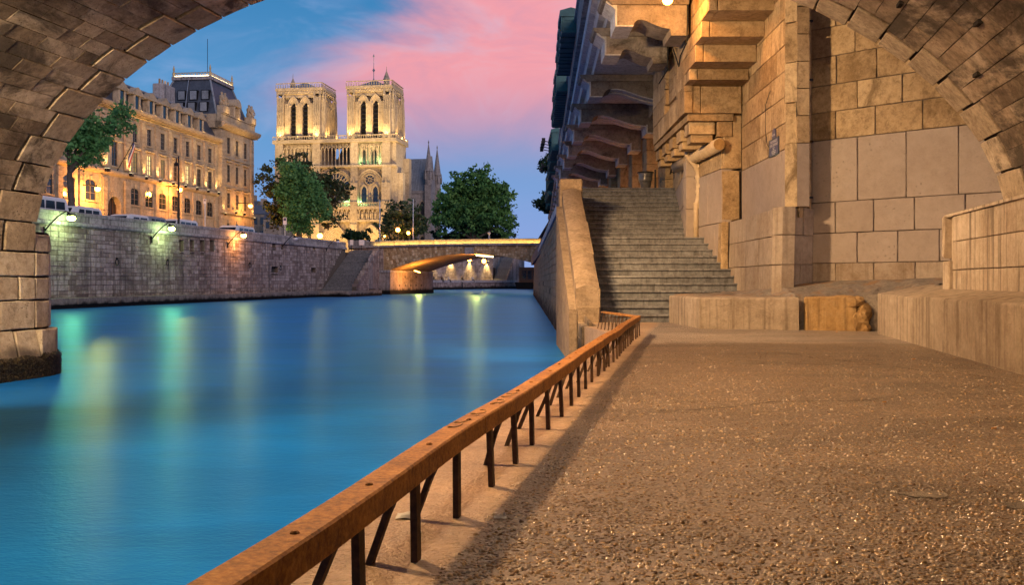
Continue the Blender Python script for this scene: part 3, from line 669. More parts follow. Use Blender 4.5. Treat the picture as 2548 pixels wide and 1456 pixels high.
place(rw, lf3, 0, 8.2, [4.0, 4.6, 5.2, 5.8, 6.4, 7.0, 7.6], (.6, 1.3), M_lime, nx_, 46, True)
mb = MB(); mb.rings([[(5.34, 23.3, z), (5.16, 25.55, z), (4.88, 25.55, z), (5.95, 33.8, z), (9, 33.8, z), (9, 23.3, z)] for z in (-.5, 8.2)]); mb.build('wall_core', M_mortar, rw)
# wall behind the gallery, beyond the stair head
gw = thing('gallery_wall', 'pilastered wall at the back of the gallery under the overhanging roadway', 'wall', (5.8, 60, 4))
for k in range(16):
    d0 = 33.9 + 4.7 * k
    place(gw, lambda u, z: Vector((5.62, d0 + u, z)), 0, 1.3, [4.1 + .58 * i for i in range(6)], (.8, 1.3), M_lime, nx_, 50 + k, True, name='pilaster_block')
    masonry(gw, [([Vector((5.62, d0, 4.1 + .58 * i)), Vector((6.3, d0, 4.1 + .58 * i)), Vector((6.3, d0, 4.67 + .58 * i)), Vector((5.62, d0, 4.67 + .58 * i))], Vector((0, -1, 0))) for i in range(6)], M_lime, 'pilaster_block', depth=.2, seed=70 + k)
    place(gw, lambda u, z: Vector((6.1, d0 + 1.3 + u, z)), 0, 3.4, [4.1 + .58 * i for i in range(6)], (.8, 1.5), M_lime, nx_, 90 + k, True, name='wall_block')
mb = MB(); mb.box(6.16, 8.5, 33.8, 110, 3.5, 8.0); mb.build('wall_core', M_lime, gw)
# corbelled upper stair (stepped soffit) and its boxed landing on brackets
cs = thing('corbelled_stair', 'stepped stone underside of an upper stair on modillion brackets', 'stair', (5, 23, 5.1))
XL, XR = 4.28, 5.72
stp = [(23.0, 5.11, 5.79), (22.3, 5.79, 6.06), (21.6, 6.06, 6.46), (20.9, 6.46, 6.82), (20.1, 6.82, 7.2), (19.4, 7.2, 7.6), (18.8, 7.6, 8.2)]
for k, (d, z0, z1) in enumerate(stp):
    xm = XL + (.42 if k == 0 else .2)
    far = 23.9
    for (p, q) in ((XL, xm - .004), (xm + .004, XR)):
        mb = MB(); mb.bbox(p, q, d, far, z0 + .002, z1 - .002, .018); mb.build('corbel_block', M_lime, cs)
sidez = [5.11, 5.65, 6.2, 6.75, 7.3, 7.85, 8.4]
niche = (1.2, 3.25, 5.9, 7.35)
place(cs, lface(XL - .002, 22.95), .0, 5.6, sidez, (.7, 1.3), M_lime, nx_, 61, True, depth=.2, skip=[niche])
place(cs, lface(XL - .002, 19.4), .0, 3.5, [7.25, 7.8, 8.4], (.7, 1.3), M_lime, nx_, 62, True, depth=.2)
mb = MB(); mb.box(XL + .19, XR, 23.6, 28.5, 5.13, 8.4); mb.build('landing_core', M_lime, cs)
# blind niche: arch ring stones and recessed block panel
nm = (niche[0] + niche[1]) / 2; nr = (niche[1] - niche[0]) / 2; zs_ = 6.33
for k in range(9):
    a0, a1 = math.pi * k / 9 + .01, math.pi * (k + 1) / 9 - .01
    P = lambda a, r: Vector((XL + .0139 * nm, 22.95 + nm + r * math.cos(a), zs_ + r * math.sin(a)))
    masonry(cs, [([P(a0, nr - .2), P(a0, nr), P(a1, nr), P(a1, nr - .2)][::-1], nx_)], M_lime, 'niche_voussoir', depth=.15, ch=.012, seed=64 + k)
for s_ in (0, 1):
    u = niche[0] if s_ == 0 else niche[1] - .2
    place(cs, lface(XL, 22.95), u, u + .2, [5.9, zs_], (.2, .21), M_lime, nx_, 75 + s_, True, name='niche_jamb', depth=.15)
place(cs, lface(XL + .09, 22.95), niche[0] + .1, niche[1] - .1, [5.9, 6.2, 6.5, 6.8, 7.1, 7.4], (.4, .7), M_lime, nx_, 78, True, name='niche_block', depth=.08)
# corner pieces over the arch of the niche
place(cs, lface(XL + .03, 22.95), niche[0], niche[1], [zs_ + nr * .99, 7.4], (.5, .9), M_lime, nx_, 79, True, depth=.06)
# soffit band and modillions under the landing
mb = MB(); mb.bbox(XL + .1, XR - .18, 23.05, 28.5, 4.93, 5.105, .02); mb.build('soffit_band', M_lime, cs)
for k in range(5):
    d = 23.18 + 1.18 * k
    for (p, q, z0, z1, e) in ((XL + .16, XR - .62, 4.62, 4.925, .0), (XL + .22, XR - .66, 4.42, 4.615, .08)):
        mb = MB(); mb.bbox(p, q, d + e, d + .62, z0, z1, .02); mb.build('modillion', M_lime, cs)
mb = MB(); mb.bbox(XR - .58, XR - .2, 23.12, 23.7, 4.55, 4.925, .02); mb.build('modillion', M_lime, cs)
# fat drain and thin down-pipe
dp = thing('drain_main', 'fat cream clay drain slung along the wall beneath the brackets', 'pipe', (5.05, 25, 4.3))
mb = MB(); mb.tube([(5.14, 22.95, 4.32), (4.98, 25.2, 4.3), (4.86, 27.3, 4.3)], .165, 16); mb.build('pipe_barrel', M_pipe, dp, smooth=True)
for u in (.33, .66): mb = MB(); mb.tube([(5.14 - .26 * u, 22.95 + 4.2 * u, 4.31), (5.13 - .26 * u, 23.01 + 4.2 * u, 4.31)], .18, 16); mb.build('collar', M_pipe, dp)
mb = MB(); mb.tube([(5.142, 22.93, 4.32), (5.14, 22.95, 4.32)], .14, 16); mb.build('pipe_mouth', M_ochre, dp)
vp = thing('down_pipe', 'cream down-pipe with elbows and clamps standing at the stair side', 'pipe', (5.02, 25.2, 2.1))
xp, dpp = 5.04, 25.25
mb = MB(); mb.tube([(4.75, 25.2, 4.55), (4.78, 25.2, 4.36), (4.9, 25.2, 4.2), (5.0, 25.22, 4.08), (5.09, 25.25, 3.9), (5.1, 25.25, 3.3), (xp + .03, dpp, 3.1), (xp - .01, dpp, 2.95), (xp - .01, dpp, 1.95)], .072, 12); mb.build('pipe_run', M_pipe, vp, smooth=True)
for z in (4.02, 3.72, 3.32, 2.98, 2.9): mb = MB(); mb.lathe([(.092, 0), (.092, .09)], (5.09 if z > 3.2 else xp, dpp, z), 12); mb.build('socket', M_pipe, vp)
mb = MB(); mb.tube([(5.1, 25.2, 3.52), (5.06, 25.12, 3.52)], .06, 12); mb.build('access_cap', M_pipe, vp)
for z in (3.75, 2.83, 2.2): mb = MB(); mb.box(xp - .02, xp + .12, dpp - .02, dpp + .2, z, z + .03); mb.build('clamp', M_iron, vp)
# ================================================================ stone stair up to the gallery
st = thing('stone_stair', 'long worn grey stone stair climbing beside the river wall', 'stair', (3.5, 21, 0))
def stepd(k): return 20.6 + .37 * (k - 1) if k <= 12 else 25.7 + .6 * (k - 13)
def wallx(d): return 5.42 if d < 23.1 else (5.3 - .085 * (d - 23.2) if d < 25.46 else 4.84 + .13 * (d - 25.5))
RISE = .175
for k in range(1, 25):
    d, z = stepd(k), RISE * k
    xr = 3.72 if k <= 3 else wallx(d + .02)
    sp = thing('step', None, None, (3.5, d, z)); sp.parent = st; sp.matrix_parent_inverse = absloc(st).inverted()
    r = random.Random(100 + k); u = 1.93; dn_ = stepd(k + 1) if k < 24 else d + .6
    while u < xr - .01:
        v = min(xr, u + r.uniform(.7, 1.6))
        if xr - v < .3: v = xr
        jz = r.uniform(-.004, .003); jd = r.uniform(-.004, .004); b = .014
        prof = [(d + jd + .035, z - RISE - .02), (d + jd + .035, z - .055), (d + jd, z - .045), (d + jd, z + jz - b), (d + jd + b, z + jz), (dn_ + .06, z + jz), (dn_ + .06, z - RISE - .02)]
        mb = MB(); mb.prism(prof, lambda p, w: (w, p[0], p[1]), u + .004, v - .004); mb.build('step_stone', M_step, sp); u = v
mb = MB()
for k in range(1, 25):
    mb.box(1.6, (3.7 if k < 4 else 5.9), stepd(k) + .05, 33.4, RISE * (k - 1) - (.3 if k == 1 else 0), RISE * k - .03)
mb.build('stair_core', M_step, st)
# ---- parapet: outer ledge, battered side, rounded coping stones, end posts
pp = thing('stair_parapet', 'sloping brown stair parapet with rounded coping and end block', 'parapet', (1.68, 23, 0))
def ptop(d): return min(.74 + .478 * (d - 20.5), 3.62)
def cope(mb, d0, d1, x0, x1, zt, drop=.34, hump=.07):
    rs = []
    for d in (d0, d1):
        z = zt(d); n = 8
        rs.append([(x0, d, z - drop)] + [(x0 + (x1 - x0) * i / n, d, z + hump * math.sin(math.pi * i / n)) for i in range(n + 1)] + [(x1, d, z - drop)])
    mb.rings(rs)
ds = [20.5, 21.3, 22.25, 23.2, 24.1, 25.0, 26.3]
for i in range(6):
    mb = MB(); k = .02 if i in (2, 3) else 0; cope(mb, ds[i] + .004, ds[i + 1] - .004, 1.42, 1.945 + k, lambda d: ptop(d) + k); mb.build('coping_stone', M_parapet, pp)
mb = MB(); mb.rings([[(1.43, d, -.2 if d < 21 else ptop(d) - 1.6), (1.93, d, -.2 if d < 21 else ptop(d) - 1.6), (1.93, d, ptop(d) - .34), (1.43, d, ptop(d) - .34)] for d in (20.52, 26.3)]); mb.build('parapet_body', M_parapet, pp)
mb = MB(); mb.bbox(1.38, 1.95, 20.42, 21.1, .0, .37, .03); mb.build('foot_block', M_parapet, pp)
mb = MB(); n = 8
mb.rings([[(1.415, d, .34)] + [(1.415 + .535 * i / n, d, .75 + .075 * math.sin(math.pi * i / n)) for i in range(n + 1)] + [(1.95, d, .34)] for d in (20.44, 20.56)]); mb.build('end_face', M_parapet, pp)
mb = MB(); mb.bbox(1.36, 2.0, 26.3, 27.0, 2.6, 3.84, .03); mb.build('head_post', M_parapet, pp)
mb = MB(); mb.rings([[(1.26, d, -1.0), (1.43, d, -1.0), (1.43, d, max(.3, ptop(d) - .46)), (1.26, d, max(.3, ptop(d) - .46))] for d in (20.4, 22, 24, 26.3)]); mb.build('outer_ledge', M_parapet, pp)
# ================================================================ embankment wall on the river
ew = thing('embankment_wall', 'river embankment wall of worn ochre stone below the stair', 'wall', (1.5, 60, WATER))
def ewf(u, z): return Vector((1.14 + .0139 * (18.7 + u) + .13 * (z + .88) / 4.72, 18.7 + u, z))
def ewtop(d): return 3.5 if d > 26.4 else max(.1, ptop(d) - .5)
q = []
zz = [-1.2] + [-.62 + .32 * i for i in range(13)] + [3.5]
for k in range(len(zz) - 1):
    for p in courses(ewf, 0, 107, zz[k:k + 2], (.7, 1.3), rng, .005):
        d = p[0].y
        if zz[k + 1] <= ewtop(d) + .02 or d > 26.4: q.append((p[::-1], nx_))
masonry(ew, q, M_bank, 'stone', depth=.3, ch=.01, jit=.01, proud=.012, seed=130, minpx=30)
mb = MB(); mb.rings([[(1.20 + .0139 * d, d, -2), (1.62 if d < 32 else 3.2, d, -2), (1.62 if d < 32 else 3.2, d, min(ewtop(d), 3.5) - .02), (1.30 + .0139 * d, d, min(ewtop(d), 3.5) - .02)] for d in (18.72, 20.4, 22, 24, 26.4, 26.45, 31.9, 32.1, 127)]); mb.build('wall_core', M_bank, ew)
masonry(ew, [([Vector((1.40, 18.68, a)), Vector((1.62, 18.68, a)), Vector((1.62, 18.68, b)), Vector((1.40, 18.68, b))], Vector((0, -1, 0))) for a, b in ((-1.2, -.6), (-.6, -.02))], M_bank, 'end_stone', depth=.3, seed=132)
d = 27.05
while d < 126:
    L = min(2.4, 126 - d); x = 1.27 + .0139 * d; a, b = d + .004, d + L - .004
    mb = MB(); mb.prism([(-.08, 3.5), (.42, 3.5), (.42, 3.86), (.0, 3.86), (-.1, 3.8), (-.1, 3.6)], lambda p, w: (1.27 + .0139 * w + p[0], w, p[1]), a, b); mb.build('coping_stone', M_trim if d > 34 else M_parapet, ew); d += L
for (x, y) in ((1343, 708), (1354, 707), (1371, 725), (1322, 712)):
    dd = 1.2 / ((x - CX) / FPX - .0139) if x > 1310 else 70; 
    c = Vector((xat(x, dd) - .02, dd, zat(y, dd)))
    g = thing('mooring_ring', {1343: 'iron mooring ring, farther of the close pair on the ochre embankment', 1354: 'iron mooring ring, nearer of the close pair on the ochre embankment', 1371: 'large iron mooring ring lowest and closest to the stair parapet', 1322: 'faint iron mooring ring far along the ochre embankment by the bridge'}[x], 'mooring ring', tuple(c), 'mooring rings on the ochre embankment')
    mb = MB(); mb.tube([(c.x - .03, c.y + .11 * math.cos(i * math.pi / 8), c.z + .11 * math.sin(i * math.pi / 8)) for i in range(17)], .014, 6, cap=False); mb.build('ring', M_iron, g)
    mb = MB(); mb.box(c.x - .04, c.x + .08, c.y - .03, c.y + .03, c.z + .09, c.z + .14); mb.build('staple', M_iron, g)
gf = MB(); gf.rings([[(2.0, 32.9, z), (6.2, 32.9, z), (8.0, 126, z), (2.6, 126, z)] for z in (3.2, 4.19)])
tag(gf.build('gallery_floor', M_step), 'stone floor of the gallery above the stair head', 'floor', kind='structure')
# ================================================================ overhanging roadway on scrolled consoles
od = thing('overhanging_roadway', 'overhanging roadway on rows of scrolled stone consoles above the river', 'roadway', (3, 60, 7))
def odx(xp, d): return xp + .0296 * d
prof = [(2.9, 7.72), (1.78, 7.75), (1.75, 7.95), (1.58, 7.97), (1.53, 8.17), (1.36, 8.22), (1.34, 8.46), (1.42, 8.5), (1.42, 8.62), (8.8, 8.62), (8.8, 7.72)]
d = 15.4
while d < 126:
    L = 9.5; a, b = d + .003, min(126, d + L) - .003
    mb = MB(); mb.prism(prof, lambda p, w: (odx(p[0], w) if p[0] < 8 else p[0] + 2, w, p[1]), a, b); mb.build('cornice_length', M_trim, od); d += L
d = 15.5
while d < 126:
    L = 2.35; a, b = d + .003, min(126, d + L) - .003
    mb = MB(); mb.prism([(1.22, 8.63), (1.55, 8.63), (1.55, 9.45), (1.62, 9.5), (1.62, 9.62), (1.15, 9.62), (1.15, 9.5), (1.22, 9.45)], lambda p, w: (odx(p[0], w), w, p[1]), a, b); mb.build('parapet_stone', M_coping, od); d += L
mb = MB(); mb.box(4.6, 30, 15.4, 250, 8.3, 8.6); tag(mb.build('street', M_street), 'upper street running above the overhang', 'street', kind='structure')
# console: profile in (x', z); the curved underside carries two raised pale fillets
def cprof(xt, xr):
    w = xr - xt
    a, L = xt + .42, w - .42 - .42
    P = [(xt, 7.0), (a, 7.0)] + [(a + L * s_, z_) for s_, z_ in ((.02, 7.13), (.06, 7.22), (.13, 7.28), (.22, 7.29), (.32, 7.25), (.45, 7.15), (.6, 7.04), (.78, 6.94), (.98, 6.89))] + [(xr - .42, 6.60), (xr, 6.60)]
    return P
def console(d, xt, xr, thick=1.05, plain_=False):
    P = [(x_, 7 + (z_ - 7) * (.55 if xr < 5 else 1)) for x_, z_ in cprof(xt, xr)]; top = [(xr, 7.72), (xt + .04, 7.72)]
    o = None
    mb = MB(); mb.prism(P + top, lambda p, w: (p[0], w, p[1]), d, d + thick); o = mb.build('console', M_deck, od)
    # moulded head and tip
    mb = MB(); mb.prism([(xt - .1, 7.5), (xr, 7.5), (xr, 7.71), (xt - .34, 7.71), (xt - .30, 7.62), (xt - .18, 7.58)], lambda p, w: (p[0], w, p[1]), d - .09, d + thick + .09); mb.build('console_head', M_deck, o)
    mb = MB(); mb.prism([(xt - .012, 6.99), (xt + .41, 6.99), (xt + .41, 7.02), (xt + .03, 7.02), (xt + .03, 7.5), (xt - .20, 7.66), (xt - .24, 7.56), (xt - .12, 7.48), (xt - .012, 7.4)], lambda p, w: (p[0], w, p[1]), d - .02, d + thick + .02); mb.build('console_tip', M_trim, o)
    if not plain_:
        cur = P[4:11]
        for (a, b) in ((d + .06, d + thick * .42), (d + thick * .58, d + thick - .06)):
            mb = MB(); lo = [(x, z - .035) for x, z in cur]
            mb.prism(cur + lo[::-1], lambda p, w: (p[0], w, p[1]), a, b); mb.build('fillet', M_trim, o)
        mb = MB(); mb.prism([(xr - .46, 6.92), (xr - .46, 6.57), (xr, 6.57), (xr, 6.62), (xr - .40, 6.62), (xr - .40, 6.92)], lambda p, w: (p[0], w, p[1]), d - .02, d + thick + .02); mb.build('console_foot', M_trim, o)
cds = [22.0, 24.8, 30.4] + [35.3 + 4.68 * i for i in range(20)]
for k, d in enumerate(cds):
    xt = 2.47 + .011 * (d - 22) if d < 60 else odx(1.6, d) - .2
    xr = 4.2 if k < 2 else 5.58
    console(d, xt, xr, plain_=(k < 2 or k > 13))
mb = MB(); mb.box(5.0, 9.5, 28.5, 33.8, 6.9, 7.75)
mb.build('wall_head', M_lime, od)
# black cable clipped along the console roots
cb = MB()
cb.tube([(4.17, 21.96, 8.0), (4.17, 21.96, 7.1), (4.15, 21.98, 6.6), (4.12, 22.6, 6.45), (4.17, 23.1, 6.3), (4.17, 24.76, 7.6), (4.17, 24.76, 6.6), (4.1, 25.8, 6.45)], .018, 6)
tag(cb.build('electric_cable', M_rubber), 'black electric cable clipped round the first two console roots', 'cable')
# ---- bookstall boxes hung on the parapet
def bookstall(d0, d1, label, hi=10.15, n=None, sticks=0):
    x0 = odx(.72, (d0 + d1) / 2); x1 = odx(1.58, (d0 + d1) / 2)
    g = thing('bookstall_box', label, 'bookstall', ((x0 + x1) / 2, (d0 + d1) / 2, 9.2), 'green bookstall boxes on the parapet')
    mb = MB(); mb.bbox(x0, x1, d0, d1, 9.2, hi - .3, .02); mb.build('chest', M_green, g)
    mb = MB(); mb.prism([(x0 - .06, hi - .3), (x1 + .06, hi - .3), (x1 + .06, hi - .16), (x0 + .3, hi), (x0 - .06, hi - .1)], lambda p, w: (p[0], w, p[1]), d0 - .05, d1 + .05); mb.build('lid', M_green, g)
    m = max(2, int((d1 - d0) / .5))
    for i in range(m + 1):
        y = d0 + (d1 - d0) * i / m; mb = MB(); mb.box(x0 - .025, x0 + .01, y - .03, y + .03, 9.22, hi - .32); mb.build('batten', M_green, g)
        mb = MB(); mb.box(x0 + .02, x1 - .02, y - .03, y + .03, 9.17, 9.2); mb.build('bearer', M_green, g)
    for i in (0, 1):
        mb = MB(); mb.box(x0 + .1, x1 - .1, d0 - .015, d0 + .01, 9.3 + .27 * i, 9.5 + .27 * i); mb.build('end_panel', M_green, g)
    for i in range(sticks):
        y = d0 + (d1 - d0) * (i + .5) / sticks
        mb = MB(); mb.tube([(x0 + .1, y, 9.75), (x0 - .62, y, 9.9)], .018, 5); mb.tube([(x0 + .1, y + .15, 9.75), (x0 - .62, y + .15, 9.9)], .018, 5); mb.build('prop', M_iron, g)
        mb = MB(); mb.box(x0 - .62, x0 - .4, y - .06, y + .22, 9.74, 10.05); mb.build('lamp_head', M_iron, g)
for k, (a, b, lab, hi, s_) in enumerate([(30.6, 32.0, 'large green bookstall chest closest to the bridge end of the parapet', 10.0, 0), (32.06, 33.5, 'green bookstall chest second from the bridge end of the parapet', 10.0, 0),
        (33.56, 35.1, 'green bookstall chest third from the bridge end of the parapet', 10.0, 0), (35.16, 37.0, 'green bookstall chest fourth from the bridge end, before a gap', 10.0, 0),
        (40.0, 42.0, 'green bookstall chest just past the first gap in the row', 10.2, 0), (42.06, 44.0, 'low green bookstall chest in the middle of the second cluster', 10.1, 0),
        (44.1, 46.1, 'green bookstall chest toward the end of the second cluster', 10.2, 0), (46.2, 49.5, 'long flat green bookstall chest ending the second cluster', 9.9, 0),
        (58.0, 63.0, 'bookstall chest with four lamp props sticking out over the river', 10.6, 4), (64.0, 69.0, 'dark bookstall chest beyond the one with lamp props', 10.2, 0), (70.0, 75.0, 'bookstall chest with two props beside the small parapet tree', 10.3, 2),
        (77.0, 84.0, 'distant dark bookstall chest before the leafy parapet bush', 10.4, 0), (88.0, 97.0, 'far dark bookstall chest near the lower bridge', 10.3, 0), (100., 112., 'farthest dark bookstall chest by the bridge parapet', 10.4, 0)]):
    bookstall(a, b, lab, hi, sticks=s_)
# ================================================================ rusty edge rail
rl = thing('edge_rail', 'low rusty iron edge rail on splayed posts along the quay', 'rail', (r1(8), 8, 0))
RZ0, RZ1, RW = .256, .331, .09
rdir = Vector((.194, 1, 0)).normalized(); rper = Vector((-rdir.y, rdir.x, 0))
def railp(d, off, z, wob=True):
    w = .007 * math.sin(d * 1.3) + .004 * math.sin(d * 2.9 + 1) if wob else 0
    z += .003 * math.sin(d * 2.1)
    return Vector((r1(d) + w, d, z)) + rper * off
segs = [1.2, 3.9, 6.35, 7.6, 8.75, 9.9, 11.2, 12.6, 14.1, 15.58]
def beam(pts_fn, a, b, n=8):
    mb = MB(); rs = []
    for i in range(n + 1):
        d = a + (b - a) * i / n; rs.append([pts_fn(d, -.006, RZ0), pts_fn(d, -.006, RZ1 - .006), pts_fn(d, .0, RZ1), pts_fn(d, RW - .004, RZ1), pts_fn(d, RW, RZ1 - .006), pts_fn(d, RW, RZ0), pts_fn(d, RW - .012, RZ0), pts_fn(d, RW - .012, RZ1 - .014), pts_fn(d, .010, RZ1 - .014), pts_fn(d, .010, RZ0)])
    mb.rings([[tuple(p) for p in r] for r in rs]); return mb.build('beam', M_rust, rl)
for a, b in zip(segs[:-1], segs[1:]): beam(railp, a + .002, b - .002)
PR = random.Random(9)
def post(foot, top, w, th, kink=None):
    f, t = Vector(foot), Vector(top); mid = (f + t) / 2 + (Vector(kink) if kink else Vector())
    mb = MB(); rs = []
    for p in (t, mid, f): rs.append([tuple(p + rdir * a * th / 2 + rper * b * w / 2) for a, b in ((-1, -1), (1, -1), (1, 1), (-1, 1))])
    mb.rings(rs); return mb.build('post', M_ironpost, rl)
d = 1.4; k = 0
while d < 15.5:
    post(railp(d, .012 + PR.uniform(-.008, .008), -.02), railp(d, .02, RZ1 - .01), .022, .044)
    if k not in (5, 14):
        dd = d + PR.uniform(-.08, .02)
        post(railp(dd + PR.uniform(-.03, .03), .165 + PR.uniform(-.02, .03), -.02), railp(d + .06, .05, RZ1 - .016), .022, .036, (PR.uniform(-.012, .012), PR.uniform(-.02, .02), 0))
    mb = MB(); mb.lathe([(.012, 0), (.011, .004), (.006, .008)], tuple(railp(d + .2 + PR.uniform(-.06, .06), .045 + PR.uniform(-.012, .012), RZ1 - .001)), 7); mb.build('rivet', M_rust, rl)
    d += .53 + PR.uniform(-.03, .03) if d < 10 else .42; k += 1
for dq in (8.95, 9.7): post(railp(dq, .03, -.02), railp(dq - .12, .05, RZ1 - .016), .024, .04, (.04, .05, 0))
# return leg of the rail to the stair parapet
pa, pb = Vector((r1(15.58), 15.58, 0)), Vector((1.80, 18.0, 0)); qd = (pb - pa).normalized(); qp = Vector((-qd.y, qd.x, 0))
mb = MB(); mb.rings([[tuple(p + qp * o + Vector((0, 0, z))) for o, z in ((-.01, RZ1 - .03), (-.01, RZ1), (.075, RZ1), (.075, RZ1 - .03))] for p in (pa, (pa + pb) / 2 + qp * .015, pb)]); mb.build('beam', M_rust, rl)
for i in range(9):
    p = pa + (pb - pa) * (i + .7) / 9.2
    mb = MB(); mb.tube([p + qp * .03 + Vector((0, 0, RZ1 - .03)), p + qp * .09 + Vector((0, 0, RZ1 - .035)), p + qp * .12 + Vector((0, 0, RZ1 - .08)), p + qp * .17 + Vector((0, 0, -.02))], .012, 6); mb.build('post', M_ironpost, rl)
    mb = MB(); mb.tube([p + qp * .03 + Vector((0, 0, RZ1 - .03)), p + qp * .02 + Vector((0, 0, -.02))], .011, 6); mb.build('post', M_ironpost, rl)
# chalky scribble on the beam top
mb = MB(); cpt = []
for i in range(150):
    u = i / 149; dd = 3.55 + 1.25 * u; cpt.append(tuple(railp(dd + .035 * math.cos(u * 64), .045 + .022 * math.sin(u * 64) + .010 * math.sin(u * 9), RZ1 + .002)))
plain('scratched_metal', (.5, .33, .16), .6, vary=.2, s=40)
for i in (0, 40, 85, 118): mb = MB(); mb.tube(cpt[i:i + 27], .0016, 4); mb.build('scratched_scribble', MATS['scratched_metal'], rl)
# ================================================================ street-name plaque on the buttress
def plaque():
    dC, zC = 20.05, 3.98
    Y0, Y1, X = dC - .30, dC + .30, 5.68 + .0139 * (dC - 18.42) - .008
    g = thing('street_plaque', 'blue enamel street name plaque with white letters on the buttress', 'sign', (X, dC, 3.62))
    g_ = lambda u, z, o=0.0: (X - .012 - o, dC - u, z)          # u runs towards the camera = reading right
    mb = MB(); w, z0, z1 = .36, 3.64, 4.02
    mb.prism([(-w, z0), (w, z0), (w, z1), (-w, z1)], lambda p, o: g_(p[0], p[1], o), -.012, .006); mb.build('plate', M_blue, g)
    arcp_ = [(-.14, z1 + .002)] + [(-.14 * math.cos(math.pi * i / 10), z1 + .08 + .14 * math.sin(math.pi * i / 10)) for i in range(11)] + [(.14, z1 + .002)]
    mb = MB(); mb.prism(arcp_, lambda p, o: g_(p[0], p[1], o), -.012, .006); mb.build('arched_crest', M_blue, g)
    for (a, b, c, e) in ((-w, w, z1 - .02, z1), (-w, w, z0, z0 + .02), (-w, -w + .02, z0 + .02, z1 - .02), (w - .02, w, z0 + .02, z1 - .02)):
        mb = MB(); mb.prism([(a, c), (b, c), (b, e), (a, e)], lambda p, o: g_(p[0], p[1], o), .005, .010); mb.build('border', plain('green_border', (.06, .10, .10), .5, vary=.2) if 'green_border' not in MATS else MATS['green_border'], g)
    def txt(s, z, h, wmax):
        cu = bpy.data.curves.new('lettering', 'FONT'); cu.body = s; cu.size = h * 1.38; cu.align_x = 'CENTER'; cu.extrude = .001
        tmp = bpy.data.objects.new('lettering', cu); COL.objects.link(tmp); bpy.context.view_layer.update()
        me = bpy.data.meshes.new_from_object(tmp); wd_ = tmp.dimensions.x; bpy.data.objects.remove(tmp)
        sx = min(1, wmax / max(wd_, .01)); me.materials.clear(); me.materials.append(M_letter)
        co = np.zeros(len(me.vertices) * 3); me.vertices.foreach_get('co', co); co = co.reshape(-1, 3)
        out = np.stack([np.full(len(co), X - .020) - co[:, 2], dC - co[:, 0] * sx, z + co[:, 1]], 1)
        me.vertices.foreach_set('co', out.ravel()); me.update(); link('lettering', me, g)
    txt('5e ARR\u1d57'.replace('\u1d57', 't'), z1 + .05, .05, .2)
    txt('PROMENADE', 3.925, .06, .5); txt('REN\u00c9 CAPITANT', 3.845, .065, .62); txt('1901-1970', 3.805, .026, .26); txt('JURISTE', 3.77, .026, .26)
    txt('PROFESSEUR, HOMME', 3.735, .024, .46); txt('POLITIQUE, MINISTRE', 3.70, .024, .42); txt('DE LA JUSTICE', 3.667, .024, .36)
plaque()
def wire(pts, label, name='loose_cable', r=.007):
    mb = MB(); mb.tube(pts, r, 5); tag(mb.build(name, M_rubber), label, 'cable')
bx = 5.66
wire([(bx, 20.25, 5.1), (bx - .02, 20.55, 4.85), (bx - .01, 20.62, 4.3), (bx, 20.5, 3.95), (bx - .01, 20.3, 3.86)], 'thin black wire looping down the ashlar beside the plaque')
wire([(5.66, 18.45, 5.3), (5.6, 18.75, 5.5), (5.62, 18.9, 5.35), (5.67, 18.5, 5.0), (5.67, 18.42, 4.2)], 'thin black wire curling at the buttress corner')
cd = thing('conduit_pipe', 'thin vertical conduit pipe in the corner by the buttress', 'pipe', (6.1, 18.85, 2.4))
mb = MB(); mb.tube([(6.07, 18.83, 2.35), (6.07, 18.83, 7.6)], .028, 8); mb.build('pipe_run', M_lime, cd)
for z in (2.6, 3.74, 5.0, 6.2): mb = MB(); mb.box(6.02, 6.12, 18.78, 18.87, z, z + .04); mb.build('bracket', M_iron, cd)
mb = MB(); mb.box(6.035, 6.105, 18.78, 18.86, 3.74, 3.78); mb.build('joint_band', M_ochre, cd)
